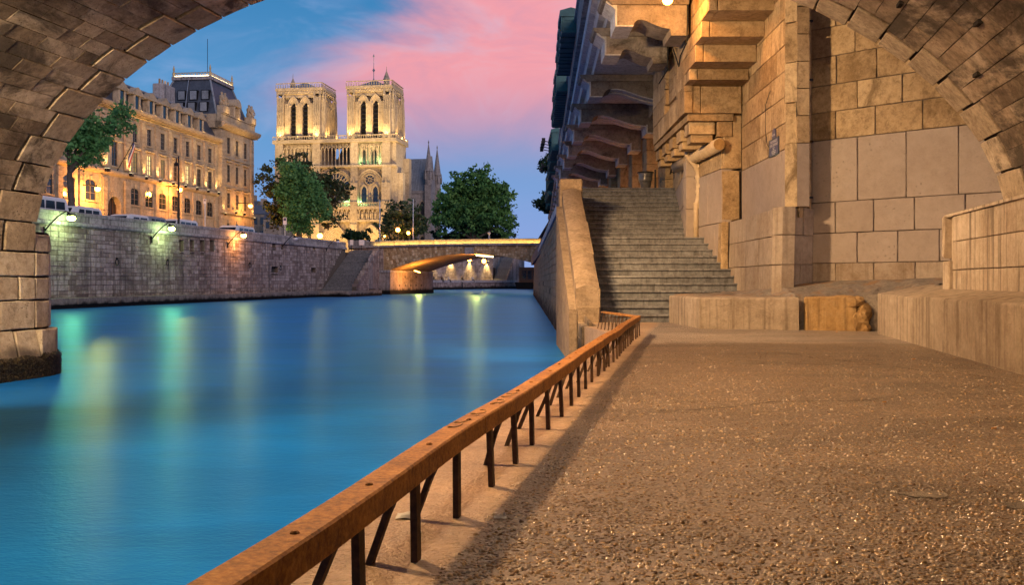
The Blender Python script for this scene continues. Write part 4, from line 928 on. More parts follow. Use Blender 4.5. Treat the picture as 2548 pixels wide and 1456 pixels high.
# hand rail and litter bag at the stair head
hr = thing('hand_rail', 'short black iron hand rail on the wall at the stair head', 'hand rail', (5.6, 31.5, 4.4))
mb = MB(); mb.tube([(5.34, 30.0, 5.28), (5.62, 32.8, 4.75)], .03, 6); mb.build('bar', M_iron, hr)
for u in (.1, .9): mb = MB(); mb.tube([(5.34 + .28 * u, 30 + 2.8 * u, 5.26 - .53 * u), (5.5 + .28 * u, 30 + 2.8 * u, 5.2 - .53 * u)], .018, 5); mb.build('bracket', M_iron, hr)
def litter_bag():
    c = at(1606, 466, 33.6); c.z = 4.19
    g = thing('litter_bag', 'grey see-through litter bag on a hoop holder at the stair head', 'litter bag', tuple(c))
    r = random.Random(4); rs = []
    for k in range(9):
        u = k / 8; z = c.z + .04 + .64 * u; rad = .25 * (.55 + .45 * min(1, u * 1.6)) * (1.06 if k == 8 else 1)
        rs.append([(c.x + rad * (1 + r.uniform(-.08, .08)) * math.cos(i * math.pi / 8), c.y + rad * (1 + r.uniform(-.08, .08)) * math.sin(i * math.pi / 8), z) for i in range(16)])
    mb = MB(); mb.rings(rs, cap=True); mb.build('bag', M_bag, g, smooth=True)
    mb = MB(); mb.tube([(c.x + .29 * math.cos(i * math.pi / 8), c.y + .29 * math.sin(i * math.pi / 8), c.z + .69) for i in range(17)], .02, 6, cap=False); mb.build('hoop', M_iron, g)
    mb = MB(); mb.tube([(c.x + .36, c.y, c.z - .02), (c.x + .36, c.y, c.z + .8)], .035, 8); mb.build('stake', M_iron, g)
    for i, w in enumerate(('PARIS', 'PROPRE')):       # two faint printed bars of lettering
        cu = bpy.data.curves.new('print', 'FONT'); cu.body = ('VIGILANCE', 'PROPRETE')[i]; cu.size = .07; cu.align_x = 'CENTER'
        tmp = bpy.data.objects.new('print', cu); COL.objects.link(tmp); bpy.context.view_layer.update(); me = bpy.data.meshes.new_from_object(tmp); bpy.data.objects.remove(tmp)
        me.materials.clear(); me.materials.append(M_graf)
        for v in me.vertices:
            a = -math.pi / 2 + v.co.x / .27; v.co = Vector((c.x + .285 * math.cos(a), c.y + .285 * math.sin(a), c.z + .50 - .18 * i + v.co.y))
        link('print', me, g)
litter_bag()
# ---- scraps on the ground
for (x, y, m, nm_, lab, L) in ((1022, 1331, M_butt, 'cigarette_butt', 'orange cigarette butt between the rail posts', .028), (2530 - 62, 1069, M_butt, 'cigarette_butt', 'orange cigarette butt far out on the bare quay floor', .034), (2197, 1003, M_butt, 'cigarette_butt', 'small orange cigarette butt in the middle of the floor', .03),
        (2080, 822 + 5, M_butt, 'cigarette_butt', 'pale cigarette butt lying by the ochre plinth', .04), (2270, 895, M_butt, 'cigarette_butt', 'cigarette butt lying before the long plinth', .04)):
    d = EYE * FPX / (y - HY); mb = MB(); mb.tube([(xat(x, d), d, .006), (xat(x, d) + L * .95, d + L * .3, .006)], .005, 8)
    g = thing(nm_, lab, 'cigarette butt', (xat(x, d), d, 0), 'cigarette butts'); mb.build('filter', m, g)
    mb = MB(); mb.tube([(xat(x, d) + L * .95, d + L * .3, .006), (xat(x, d) + L * 1.3, d + L * .41, .006)], .0048, 8); mb.build('ash_end', M_paper, g)
for (x, y, lab) in ((1015, 1288, 'crumpled pale scrap of plastic behind the rail posts'), (1245, 1290, 'thin pale straw of litter in the rail shadow'), (2372, 865 + 12, 'small white scrap near the foot of the long plinth')):
    d = EYE * FPX / (y - HY); X = xat(x, d); r = random.Random(x); mb = MB(); n = 6; s_ = .055 if x == 1015 else .03
    for i in range(n):
        for j in range(n):
            pass
    V = [(X + s_ * (i / 5 - .5) * 1.6, d + s_ * (j / 5 - .5) * 1.4, .003 + abs(r.gauss(0, .35)) * s_ * .6 * (1 if 0 < i < 5 and 0 < j < 5 else .2)) for i in range(6) for j in range(6)]
    mb.add(V, [(i * 6 + j, (i + 1) * 6 + j, (i + 1) * 6 + j + 1, i * 6 + j + 1) for i in range(5) for j in range(5)])
    tag(mb.build('litter_scrap', M_paper, fix=False), lab, 'litter')
# ================================================================ lamps on this bank
def bulkhead(loc, w, col, em, label, size=.12, light_r=.12, to=None, angle=110):
    g = thing('bulkhead_lamp', label, 'lamp', loc); x, y, z = loc
    mb = MB(); mb.lathe([(size * 1.3, .06), (size * 1.3, .12), (size * .5, .16)], loc, 14); mb.build('lamp_back', M_iron, g)
    mb = MB(); mb.ball((x, y, z), size, 8); mb.build('lamp_glass', em, g, smooth=True)
    for i in range(3):
        a = i * math.pi / 3; mb = MB(); mb.tube([(x + size * 1.12 * math.cos(t_) * math.cos(a), y + size * 1.12 * math.cos(t_) * math.sin(a), z + .06 - size * 1.2 * math.sin(t_)) for t_ in [math.pi * k / 8 for k in range(9)]], .008, 4); mb.build('guard_bar', M_iron, g)
    lamp('lamp_light', (x, y, z - size * 1.6), col, w, light_r, 'SPOT' if to else 'POINT', to, angle, .7, parent=g)
    return g
bulkhead(tuple(at(1661, -2, 20.6)), 220, SOD, E_sod, 'glowing sodium bulkhead lamp under the first console')
def vaultlamp(l, t, w, col, label, to=None, angle=110):
    s_, z_, n_ = arcp(l, .12); bulkhead(bf(s_, t, z_), w, col, E_sod, label, light_r=.3, to=to, angle=angle)
vaultlamp(ARC * .575, 7.0, 4300, WSOD, 'sodium lamp fixed under the vault well behind the bridge edge', (.9, 8.5, 0), 116)
vaultlamp(ARC * .59, 14.3, 5600, (1.0, .65, .34), 'sodium lamp fixed under the vault at the bridge edge over the water', (5.6, 19.5, 2.6), 110)
vaultlamp(ARC * .34, 8.5, 950, (1.0, .70, .44), 'warm lamp fixed under the vault above the path')
vaultlamp(ARC * .64, 14.6, 8000, (1.0, .58, .24), 'sodium lamp at the bridge edge aimed along the embankment wall', (1.5, 25, 1.2), 58)
vaultlamp(ARC * .80, 8.0, 5200, WARM, 'warm lamp fixed low on the vault near the pier', bf(-12.6, 14.6, 1.9), 92)
for i, d in enumerate([33.9 + 4.7 * k + 1.5 for k in (0, 1, 2, 4, 6, 9)]):
    bulkhead((5.9, d, 5.3), 60, SOD, E_sod, 'sodium lamp under the gallery roof, number %s along from the stair head' % ('one', 'two', 'three', 'four', 'five', 'six')[i])
# ================================================================ far bank: quay wall
VD = Vector((.137, 1, 0)).normalized(); VN = Vector((VD.y, -VD.x, 0))        # along the bank; towards the river
QX = -38.45
QF = frame((QX, 0, 0), VD)                            # x along the bank, y = away from the river
def du(d): return d * math.sqrt(1 + .137 ** 2)        # distance along the bank for a depth d
def du_x(x, x0=QX): a = (x - CX) / FPX; return du(x0 / (a - .137))
def dep(u): return u * VD.y
def qz(x, y, x0=QX): return zat(y, x0 / ((x - CX) / FPX - .137))
def qf(u, z): return Vector(QF(u, 0, z))
ql = thing('quay_wall', 'long grey ashlar quay wall on the far bank of the river', 'wall', QF(80, 0, WATER))
U0, U1 = 40.0, du(112.0); UT = du(121.3)
def ptopz(u): return 5.66 + (6.12 - 5.66) * (u - 60) / 61
opens = []
for i, x in enumerate((452, 478, 503.5, 528)): opens.append((du_x(x - 5.2), du_x(x + 5.2), qz(x, 626), qz(x, 597)))
for (x, y, w, h) in ((682, 611, 4.2, 5), (684, 671, 8, 7.5), (780, 672, 6, 6), (782, 619, 2.2, 4)): opens.append((du_x(x - w), du_x(x + w), qz(x, y + h), qz(x, y - h)))
zs = [-.3]
while zs[-1] < 5.05: zs.append(zs[-1] + rng.uniform(.25, .38))
zs[-1] = 5.2
q = courses(qf, U0, U1, zs, (.45, 1.25), rng, .008, opens)
zhi = 4.7                                             # raking end of the wall beside the water stair
for k in range(len(zs) - 1):
    ue = U1 + (UT - U1) * max(0, (zs[k] + .3)) / 6.2
    q += courses(qf, U1 + .001, ue, zs[k:k + 2], (.45, 1.0), rng, .008, opens) if ue - U1 > .3 else []
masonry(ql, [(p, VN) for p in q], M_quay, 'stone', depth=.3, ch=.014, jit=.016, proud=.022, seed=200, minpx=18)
mb = MB(QF)
def core_skip():
    us = sorted({U0, UT} | {u for o in opens for u in o[:2]})
    for a, b in zip(us[:-1], us[1:]):
        m = (a + b) / 2; cuts = sorted((o[2], o[3]) for o in opens if o[0] <= m <= o[1]); z = -2.0
        for c0, c1 in cuts + [(5.18, 5.18)]:
            if c0 > z: mb.box(a, b, .03, .9, z, c0)
            z = max(z, c1)
core_skip(); mb.build('wall_core', M_mortar, ql)
for (a, b, z0, z1) in opens:
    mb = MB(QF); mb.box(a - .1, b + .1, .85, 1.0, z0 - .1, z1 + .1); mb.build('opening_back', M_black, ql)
    mb = MB(QF); mb.box(a - .08, b + .08, -.03, .3, z1, z1 + .16); mb.build('lintel', M_quay, ql)
    mb = MB(QF); mb.box(a - .05, b + .05, -.05, .3, z0 - .1, z0); mb.build('sill', M_quay, ql)
u = U0                                                # string course, parapet and coping, stone by stone
while u < UT - .3:
    L = rng.uniform(1.5, 2.3); b = min(UT, u + L); z = ptopz(u); z_ = ptopz(b)
    for nm, pr in (('string_stone', [(-.14, z - .98), (-.2, z - .9), (-.2, z - .74), (-.05, z - .68), (.5, z - .68), (.5, z - .98)]), ('parapet_stone', [(-.03, z - .675), (.42, z - .675), (.42, z - .26), (-.03, z - .26)]), ('coping_stone', [(-.08, z - .255), (.47, z - .255), (.47, z - .06), (.4, z), (-.02, z), (-.08, z - .06)])):
        mb = MB(QF); g_ = rng.uniform(-.008, .008); mb.prism(pr, lambda p, w: (w, p[0] + g_, p[1]), u + .006, b - .006); mb.build(nm, M_coping, ql)
    u = b
# ledge along the water and the dark wet footing
u = U0
while u < UT + 6:
    b = u + rng.uniform(4.5, 6.5); mb = MB(QF); mb.bbox(u + .02, b - .02, -.62, .1, -.62, -.16, .03); mb.build('ledge_slab', M_ledge, ql); u = b
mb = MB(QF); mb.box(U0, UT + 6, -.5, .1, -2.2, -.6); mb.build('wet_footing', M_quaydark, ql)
# upper street, pavement, ground behind
gA_, gB_ = Vector((xat(1030, 205), 205, 0)), Vector((xat(1300, 252), 252, 0)); GF_ = frame(gA_, gB_ - gA_)
isl = [QF(U0, .4, 0), QF(du(133), .4, 0), QF(du(150), -1.0, 0), GF_(-8, 6.5, 0), GF_(44, 6.5, 0), (60, 420, 0), (-300, 620, 0), (-300, 30, 0)]
mb = MB(); mb.rings([[(x_, y_, z) for x_, y_, _ in isl] for z in (-2.5, 4.85)]); tag(mb.build('island_street', M_street), 'street and ground on top of the far bank', 'street', kind='structure')
mb = MB(QF); mb.box(U0, UT, 11.2, 13.1, 4.85, 4.98); tag(mb.build('pavement', M_coping), 'pavement at the foot of the long palace facade', 'pavement', kind='structure')
# mooring rings, iron ties
for i, (x, y) in enumerate(((415, 654), (289, 652), (620, 660), (697, 668))):
    u, z = du_x(x), qz(x, y); g = thing('mooring_ring', ('iron mooring ring below the green-white wall lamp', 'small iron tie below the first lamp on the quay wall', 'iron mooring ring on the quay wall past the four openings', 'iron mooring ring beside the small square wall opening')[i], 'mooring ring', QF(u, -.05, z), 'mooring rings on the quay wall')
    mb = MB(QF); mb.tube([(u + .22 * math.cos(k * math.pi / 8), -.08, z + .22 * math.sin(k * math.pi / 8)) for k in range(17)], .03, 6, cap=False); mb.build('ring', M_iron, g)
    mb = MB(QF); mb.box(u - .05, u + .05, -.14, .1, z + .18, z + .3); mb.build('staple', M_iron, g)
# wall lamps on swan-neck arms
def armlamp(x, y, label, col=None, em=None, w=0, aim=None):
    u = du_x(x); z = qz(x, y); g = thing('wall_lamp', label, 'lamp', QF(u - 1.0, -.1, z - .9), 'swan-neck lamps on the quay wall')
    P = [(u - 1.25, -.06, z - 1.0), (u - 1.2, -.35, z - .6), (u - .85, -.7, z - .05), (u - .4, -.95, z + .32), (u - .1, -1.0, z + .22)]
    mb = MB(QF); mb.tube(P, .045, 7); mb.build('arm', M_iron, g, smooth=True)
    mb = MB(QF); mb.box(u - 1.33, u - 1.17, -.1, .03, z - 1.3, z - .75); mb.build('wall_plate', M_iron, g)
    mb = MB(QF); mb.tube([(u - .25, -1.0, z + .14), (u + .35, -1.0, z + .02)], [.1, .2], 10); mb.build('lamp_shade', M_iron, g)
    mb = MB(QF); mb.ball((u + .12, -1.0, z - .1), .26, 8, (1.25, 1, .75)); mb.build('lamp_glass', em or M_white, g, smooth=True)
    if w: lamp('lamp_light', QF(u + .1, -1.05, z - .5), col, w, .25, parent=g)
armlamp(140, 539, 'green-glowing wall lamp at the end of the wall by the bridge pier', GREENL, E_green, 270)
armlamp(396, 566, 'green-white wall lamp above the mooring ring', GREENL, E_green, 270)
armlamp(580, 584, 'yellow-white wall lamp just past the four openings', (1, .42, .1), emit('yellow_lamp_glass', (1, .30, .04), 60), 400)
armlamp(712, 592, 'unlit swan-neck wall lamp above the small square openings')
armlamp(820, 600, 'unlit swan-neck wall lamp closest to the water stair')
# ================================================================ water stair and its side wall
ws = thing('water_stair', 'grey stone stair from the far quay down to the water', 'stair', QF(U1, -1.5, WATER))
NS = 34; SW = 3.6
for k in range(NS):
    u = U1 + .2 + (UT - U1 + 2.0) * k / NS; z = -.16 + 5.3 * (k + 1) / NS
    mb = MB(QF); mb.box(u + rng.uniform(-.01, .01), u + (UT - U1 + 2.0) / NS + .1, -SW, -.02, z - 5.3 / NS - .05, z); mb.build('step', M_step, ws)
mb = MB(QF); mb.rings([[(U1 + .3, y, -1.5), (UT + 2, y, -1.5), (UT + 2, y, 5.1 - .12), (U1 + .35, y, -.3)] for y in (-SW + .02, -.05)]); mb.build('stair_core', M_step, ws)
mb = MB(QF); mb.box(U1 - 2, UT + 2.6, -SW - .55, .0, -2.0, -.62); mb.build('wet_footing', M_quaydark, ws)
mb = MB(QF); mb.bbox(U1 - 2.2, UT + 2.5, -SW - .6, -.02, -.62, -.17, .04); mb.build('landing_slab', M_ledge, ws)
sw = thing('stepped_side_wall', 'saw-tooth side wall of the water stair with blocked arched doorway', 'wall', QF(UT, -SW, WATER))
NT_ = 15; sq = []
dw0, dw1 = UT - 3.2, UT - .4                          # doorway
for k in range(NT_):
    ua, ub = U1 + .8 + (UT - U1 + .6) * k / NT_, U1 + .8 + (UT - U1 + .6) * (k + 1) / NT_
    zt = .35 + 5.0 * (k + 1) / NT_
    mb = MB(QF); mb.bbox(ua + .01, ub - .01, -SW - .62, -SW + .02, zt - .36, zt, .03); mb.build('tooth_stone', M_quay, sw)
    mb = MB(QF); mb.box(ua, ub, -SW - .5, -SW, -.6, zt - .37); mb.build('infill', M_mortar, sw)
    zz_ = [-.15]
    while zz_[-1] < zt - .75: zz_.append(zz_[-1] + .3)
    zz_.append(zt - .37)
    sk = [(dw0, dw1, .05, 4.1)]
    sq += [(p, VN) for p in courses(lambda a, z: Vector(QF(a, -SW - .53, z)), ua, ub, zz_, (.3, .6), rng, .007, sk)]
masonry(sw, sq, M_quay, 'stone', depth=.12, ch=.012, jit=.012, proud=.015, seed=210, minpx=12)
mb = MB(QF)
am = (dw0 + dw1) / 2; ar = (dw1 - dw0) / 2
mb.prism([(dw0, .05), (dw1, .05)] + [(am + ar * math.cos(math.pi * k / 12), 2.9 + ar * .95 * math.sin(math.pi * k / 12)) for k in range(13)], lambda p, w: (p[0], w, p[1]), -SW - .58, -SW - .46); mb.build('door_slab', M_coping, sw)
mb = MB(QF); mb.prism([(am + .1, .1), (dw1 - .15, .1), (dw1 - .15, 3.0), (am + .1, 3.9)], lambda p, w: (p[0], w, p[1]), -SW - .60, -SW - .575); mb.build('door_recess', M_quay, sw)
for i in range(7):
    for (a0, r0, r1_) in ((0, ar, ar + .28),):
        t0, t1 = math.pi * i / 7 + .02, math.pi * (i + 1) / 7 - .02
        P = lambda t_, r_: Vector(QF(am + r_ * math.cos(t_), -SW - .56, 2.9 + r_ * .95 * math.sin(t_)))
        masonry(sw, [([P(t0, r0), P(t0, r1_), P(t1, r1_), P(t1, r0)], VN)], M_quay, 'door_voussoir', depth=.15, minpx=5, seed=220 + i)
# ================================================================ palace-like police headquarters on the far bank
FX = -51.5
PF = frame((FX, 0, 0), VD)                            # x along the facade, y into the building, -y towards the river
pb = thing('palace_building', 'long golden-lit stone palace facade with dormers and a slate pavilion', 'building', PF(105, 0, 4.85))
def fz(y): return zat(y, 100.1)
Z_G, Z_B, Z_C = 4.9, 11.55, 17.75                     # ground, band, cornice foot
bays = [du(94.5 + 2.75 * i) for i in range(7)]; BW = du(2.75)
pav = [du(115.3), du(117.75), du(120.2)]; PU0, PU1 = du(113.0), du(122.6)
LU = du(84.0) - 14
left_bays = [du(90.8)]; wing = [du(86.9), du(83.6), du(80.4), du(77.2)]
wins = []                                             # (u, z0, z1, halfwidth, style)
for u in bays:
    wins += [(u, 15.2, 16.95, .42, 'top'), (u, 12.1, 14.15, .44, 'mid'), (u, 8.75, 10.5, .8, 'arch')]
for u in pav: wins += [(u, 16.9, 18.9, .4, 'top'), (u, 13.35, 15.5, .4, 'mid'), (u, 10.1, 12.0, .4, 'mid'), (u, 6.3, 8.3, .4, 'arch')]
wins += [(left_bays[0], 12.3, 15.0, .5, 'mid')]
for u in wing: wins += [(u, 12.3, 14.6, .45, 'mid'), (u, 8.6, 10.6, .85, 'arch')]
# wall cut round the openings, as blocks between them
def facade(u0, u1, z0, z1, y0, ws_, name, mat):
    us = sorted({u0, u1} | {e for (u, a, b, h, s_) in ws_ for e in (u - h, u + h) if u0 < u < u1})
    for a, b in zip(us[:-1], us[1:]):
        m = (a + b) / 2; cuts = sorted((w[1], w[2]) for w in ws_ if w[0] - w[3] <= m <= w[0] + w[3]); z = z0
        for c0, c1 in cuts + [(z1, z1)]:
            if c0 > z: mb = MB(PF); mb.box(a, b, y0, y0 + .7, z, c0); mb.build(name, mat, pb)
            z = max(z, c1)
gdoor = (left_bays[0], Z_G, 9.3, 1.15, 'gate')
facade(LU, PU0, Z_G, Z_C, 0, wins + [gdoor], 'wall_bay', M_fac)
facade(PU0, PU1, Z_G, 20.2, -.35, wins, 'pavilion_wall', M_fac)
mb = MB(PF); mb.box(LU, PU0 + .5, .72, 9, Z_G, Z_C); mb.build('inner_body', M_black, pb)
mb = MB(PF); mb.box(PU0, PU1, .36, 9, Z_G, 20.2); mb.build('pavilion_body', M_fac, pb)
LIT = {1: 1, 4: 1, 2: .5, 0: .3}
E_win2 = emit('dimly_lit_window', (1, .66, .28), .35)
bi = 0
WM = {}
def window(u, z0, z1, h, s_, y0, lit):
    g = thing('window', None, None, PF(u, y0 + .3, z0)); g.parent = pb; g.matrix_parent_inverse = absloc(pb).inverted()
    mb = MB(PF)
    if s_ == 'arch':
        # spandrel filler turning the head into a flat arch
        for sg in (-1, 1):
            m2 = MB(PF); pts = [(sg * h, z1), (sg * h, z1 - .36)] + [(sg * h * math.cos(t_), z1 - .36 + .36 * math.sin(t_)) for t_ in [math.pi / 2 * k / 6 for k in range(1, 7)]]
            m2.prism([(u + p[0], p[1]) for p in pts], lambda p, w: (p[0], w, p[1]), y0 + .01, y0 + .12); m2.build('head_haunch', M_fac, g)
    mb.box(u - h, u + h, y0 + .10, y0 + .14, z0, z1); mb.build('pane', lit or M_glassdark, g)
    for x in (-h + .04, 0, h - .04): m2 = MB(PF); m2.box(u + x - .035, u + x + .035, y0 + .05, y0 + .097, z0, z1); m2.build('mullion', M_frame, g)
    n = 4 if s_ != 'arch' else 3
    for k in range(n): z = z0 + (z1 - z0) * (k + .04) / n; m2 = MB(PF); m2.box(u - h, u + h, y0 + .06, y0 + .096, z, z + .05); m2.build('glazing_bar', M_frame, g)
    m2 = MB(PF); m2.box(u - h - .12, u + h + .12, y0 - .14, y0 + .2, z0 - .14, z0); m2.build('sill', M_fac, g)
    if s_ in ('top', 'mid'):
        for sg in (-1, 1): m2 = MB(PF); m2.box(u + sg * (h + .09) - .09, u + sg * (h + .09) + .09, y0 - .03, y0 + .1, z0, z1 + .1); m2.build('jamb', M_fac, g)
        m2 = MB(PF); m2.box(u - h - .2, u + h + .2, y0 - .08, y0 + .1, z1, z1 + .22); m2.build('lintel', M_fac, g)
    if s_ == 'mid': m2 = MB(PF); m2.prism([(-h - .34, z1 + .34), (h + .34, z1 + .34), (h + .4, z1 + .5), (-h - .4, z1 + .5)], lambda p, w: (u + p[0], w, p[1]), y0 - .3, y0 + .05); m2.build('hood', M_fac, g)
    if s_ == 'arch': m2 = MB(PF); m2.prism([(-.14, z1 - .06), (.14, z1 - .06), (.22, z1 + .34), (-.22, z1 + .34)], lambda p, w: (u + p[0], w, p[1]), y0 - .1, y0 + .1); m2.build('keystone', M_fac, g)
for (u, z0, z1, h, s_) in wins:
    lit = None
    if s_ == 'mid' and u in bays: k = bays.index(u); lit = E_win if k in (1, 4) else (E_win2 if k in (0, 2) else None)
    window(u, z0, z1, h, s_, -.35 if u in pav else 0, lit)
# grand gate under the flag
gt = thing('gate', None, None, PF(gdoor[0], 0, Z_G)); gt.parent = pb; gt.matrix_parent_inverse = absloc(pb).inverted()
u = gdoor[0]
for sg in (-1, 1):
    m2 = MB(PF); pts = [(sg * 1.15, 9.3), (sg * 1.15, 8.15)] + [(sg * 1.15 * math.cos(t_), 8.15 + 1.15 * math.sin(t_)) for t_ in [math.pi / 2 * k / 8 for k in range(1, 9)]]
    m2.prism([(u + p[0], p[1]) for p in pts], lambda p, w: (p[0], w, p[1]), .02, .6); m2.build('gate_haunch', M_fac, gt)
M_wood = plain('brown_door_wood', (.12, .055, .025), .5, vary=.4, s=5)
mb = MB(PF); mb.box(u - 1.15, u + 1.15, .5, .58, Z_G, 7.2); mb.build('door_leaf', M_wood, gt)
mb = MB(PF); mb.box(u - 1.15, u + 1.15, .55, .6, 7.2, 9.3); mb.build('fanlight', M_glassdark, gt)
for x in (-1.1, -.5, 0, .5, 1.1): mb = MB(PF); mb.box(u + x - .05, u + x + .05, .48, .545, 7.2, 9.3); mb.build('fanlight_bar', M_wood, gt)
mb = MB(PF); mb.box(u - 1.15, u + 1.15, .4, .55, 7.1, 7.3); mb.build('transom', M_wood, gt)
for k in range(13):
    a0, a1 = math.pi * k / 13 + .012, math.pi * (k + 1) / 13 - .012
    P = lambda t_, r_: Vector(PF(u + r_ * math.cos(t_), -.06, 8.15 + r_ * math.sin(t_)))
    masonry(gt, [([P(a0, 1.15), P(a0, 1.75), P(a1, 1.75), P(a1, 1.15)], VN)], M_fac, 'gate_voussoir', depth=.2, ch=.03, minpx=3, seed=300 + k)
# pilasters of rusticated blocks between the bays, with an uplight at each foot
pil = [bays[0] - BW / 2] + [b + BW / 2 for b in bays]
edges = [left_bays[0] - 1.95, left_bays[0] + 1.95]
def pilaster(u, z0, z1, y0, hw=.3, step=.42, up=True, w=480, z_light=None):
    z = z0
    g = thing('pilaster', None, None, PF(u, y0, z0)); g.parent = pb; g.matrix_parent_inverse = absloc(pb).inverted()
    while z < z1 - .1:
        e = min(z1, z + step); mb = MB(PF); mb.bbox(u - hw, u + hw, y0 - .2, y0 + .05, z + .02, e - .02, .03); mb.build('rusticated_block', M_fac, g); z = e
    mb = MB(PF); mb.box(u - hw + .03, u + hw - .03, y0 - .14, y0 + .02, z0, z1); mb.build('pilaster_core', M_fac, g)
    if up:
        zl = z0 - .1
        mb = MB(PF); mb.bbox(u - .13, u + .13, y0 - .62, y0 - .36, zl - .42, zl - .12, .02); mb.build('floodlight', M_iron, g)
        mb = MB(PF); mb.box(u - .1, u + .1, y0 - .59, y0 - .39, zl - .118, zl - .1); mb.build('floodlight_glass', E_gold, g)
        lamp('floodlight_light', PF(u, y0 - .5, zl + .04), GOLD, w, .1, 'SPOT', PF(u, y0 - .12, zl + 6), 88, .8, parent=g)
for u in pil: pilaster(u, Z_B + .5, Z_C - .3, 0)
for u in pil: pilaster(u, Z_G, Z_B - .3, 0, .34, .5, up=False)
for u in edges: pilaster(u, Z_B + .5, Z_C - .3, -.1, .4)
for u in edges: pilaster(u, Z_G + .2, Z_B - .5, -.1, .4, .46, up=True, w=80)
for u in (PU0 + .5, PU1 - .5): pilaster(u, 9.6, 19.6, -.35, .42, .46, w=260)
for u in (PU0 + .5, PU1 - .5): pilaster(u, Z_G + .3, 9.2, -.35, .45, .5, w=120)
for a, b in zip(pav[:-1], pav[1:]):
    u = (a + b) / 2; pilaster(u, 10.0, 10.3, -.35, .1, .3, w=70)
    for z in (12.6, 16.4): lamp('floodlight_light', PF(u, -.8, z), GOLD, 45, .1, 'SPOT', PF(u, -.4, z + 4), 80, .8, parent=pb)
for u in wing: pilaster(u + 1.7, Z_B + .5, Z_C - .3, 0, .3, up=u > du(82), w=100); pilaster(u + 1.7, Z_G, Z_B - .3, 0, .34, .5, up=False)
# horizontal bands and bracketed cornice
def band(u0, u1, pts, name, mat=M_fac, y0=0.0):
    mb = MB(PF); mb.prism(pts, lambda p, w: (w, y0 + p[0], p[1]), u0, u1); mb.build(name, mat, pb)
band(LU, PU0, [(0, Z_B - .25), (-.3, Z_B - .1), (-.42, Z_B + .06), (-.42, Z_B + .22), (-.1, Z_B + .32), (.1, Z_B + .32), (.1, Z_B - .25)], 'string_course')
band(LU, PU0, [(.02, 14.75), (-.1, 14.8), (-.1, 14.95), (.02, 15.0)], 'string_course')
band(LU, PU0, [(.3, Z_C - .35), (-.12, Z_C - .3), (-.12, Z_C - .05), (-.3, Z_C + .02), (.3, Z_C + .02)], 'frieze')
band(LU, PU0, [(.3, Z_C + .28), (-.75, Z_C + .3), (-.85, Z_C + .5), (-.85, Z_C + .62), (-.7, Z_C + .7), (.3, Z_C + .75)], 'cornice')
u = LU
brm = MB(); brm.prism([(0, 0), (-.6, .18), (-.6, .27), (0, .27)], lambda p, w: (w, p[0], p[1]), -.1, .1); brme = brm.mesh('cornice_bracket', M_fac); fixn(brme)
rzP = math.atan2(VD.y, VD.x)
u = du(88)
while u < PU0: inst('cornice_bracket', brme, PF(u, -.1, Z_C + .02), pb, rzP); u += .46
band(PU0 - .1, PU1 + .1, [(0, 9.3), (-.3, 9.4), (-.3, 9.6), (0, 9.68)], 'string_course', y0=-.35)
band(PU0 - .1, PU1 + .1, [(0, 12.6), (-.16, 12.65), (-.16, 12.8), (0, 12.85)], 'string_course', y0=-.35)
band(PU0 - .1, PU1 + .1, [(0, 16.2), (-.16, 16.25), (-.16, 16.4), (0, 16.45)], 'string_course', y0=-.35)
band(PU0 - .5, PU1 + .5, [(.4, 19.75), (-.35, 19.8), (-.85, 20.15), (-.95, 20.35), (-.95, 20.55), (.4, 20.6)], 'pavilion_cornice', y0=-.35)
band(PU0 - .2, PU1 + .2, [(.3, 20.6), (-.2, 20.62), (-.2, 21.5), (-.3, 21.55), (-.3, 21.7), (.3, 21.7)], 'pavilion_attic', y0=-.35)
for sgn in (0, 1):
    uu = PU0 - .5 if sgn == 0 else PU1 + .2
    mb = MB(PF); mb.prism([(uu, 19.8), (uu + .35, 19.8), (uu + .35, 20.6), (uu, 20.6)], lambda p, w: (p[0], w, p[1]), -.8, 8); mb.build('pavilion_cornice', M_fac, pb)
u = PU0 - .3
while u < PU1 + .3: inst('cornice_bracket', brme, PF(u, -.35, 19.86), pb, rzP, (1.2, 1.3, 1.2)); u += .5
lamp('floodlight_light', PF((PU0 + PU1) / 2, -1.6, 16.9), GOLD, 190, .4, 'SPOT', PF((PU0 + PU1) / 2, -.4, 21), 130, .8, parent=pb)
for u in pil[1::2]: lamp('cornice_light', PF(u, -1.1, Z_C - 1.0), GOLD, 26, .2, parent=pb)
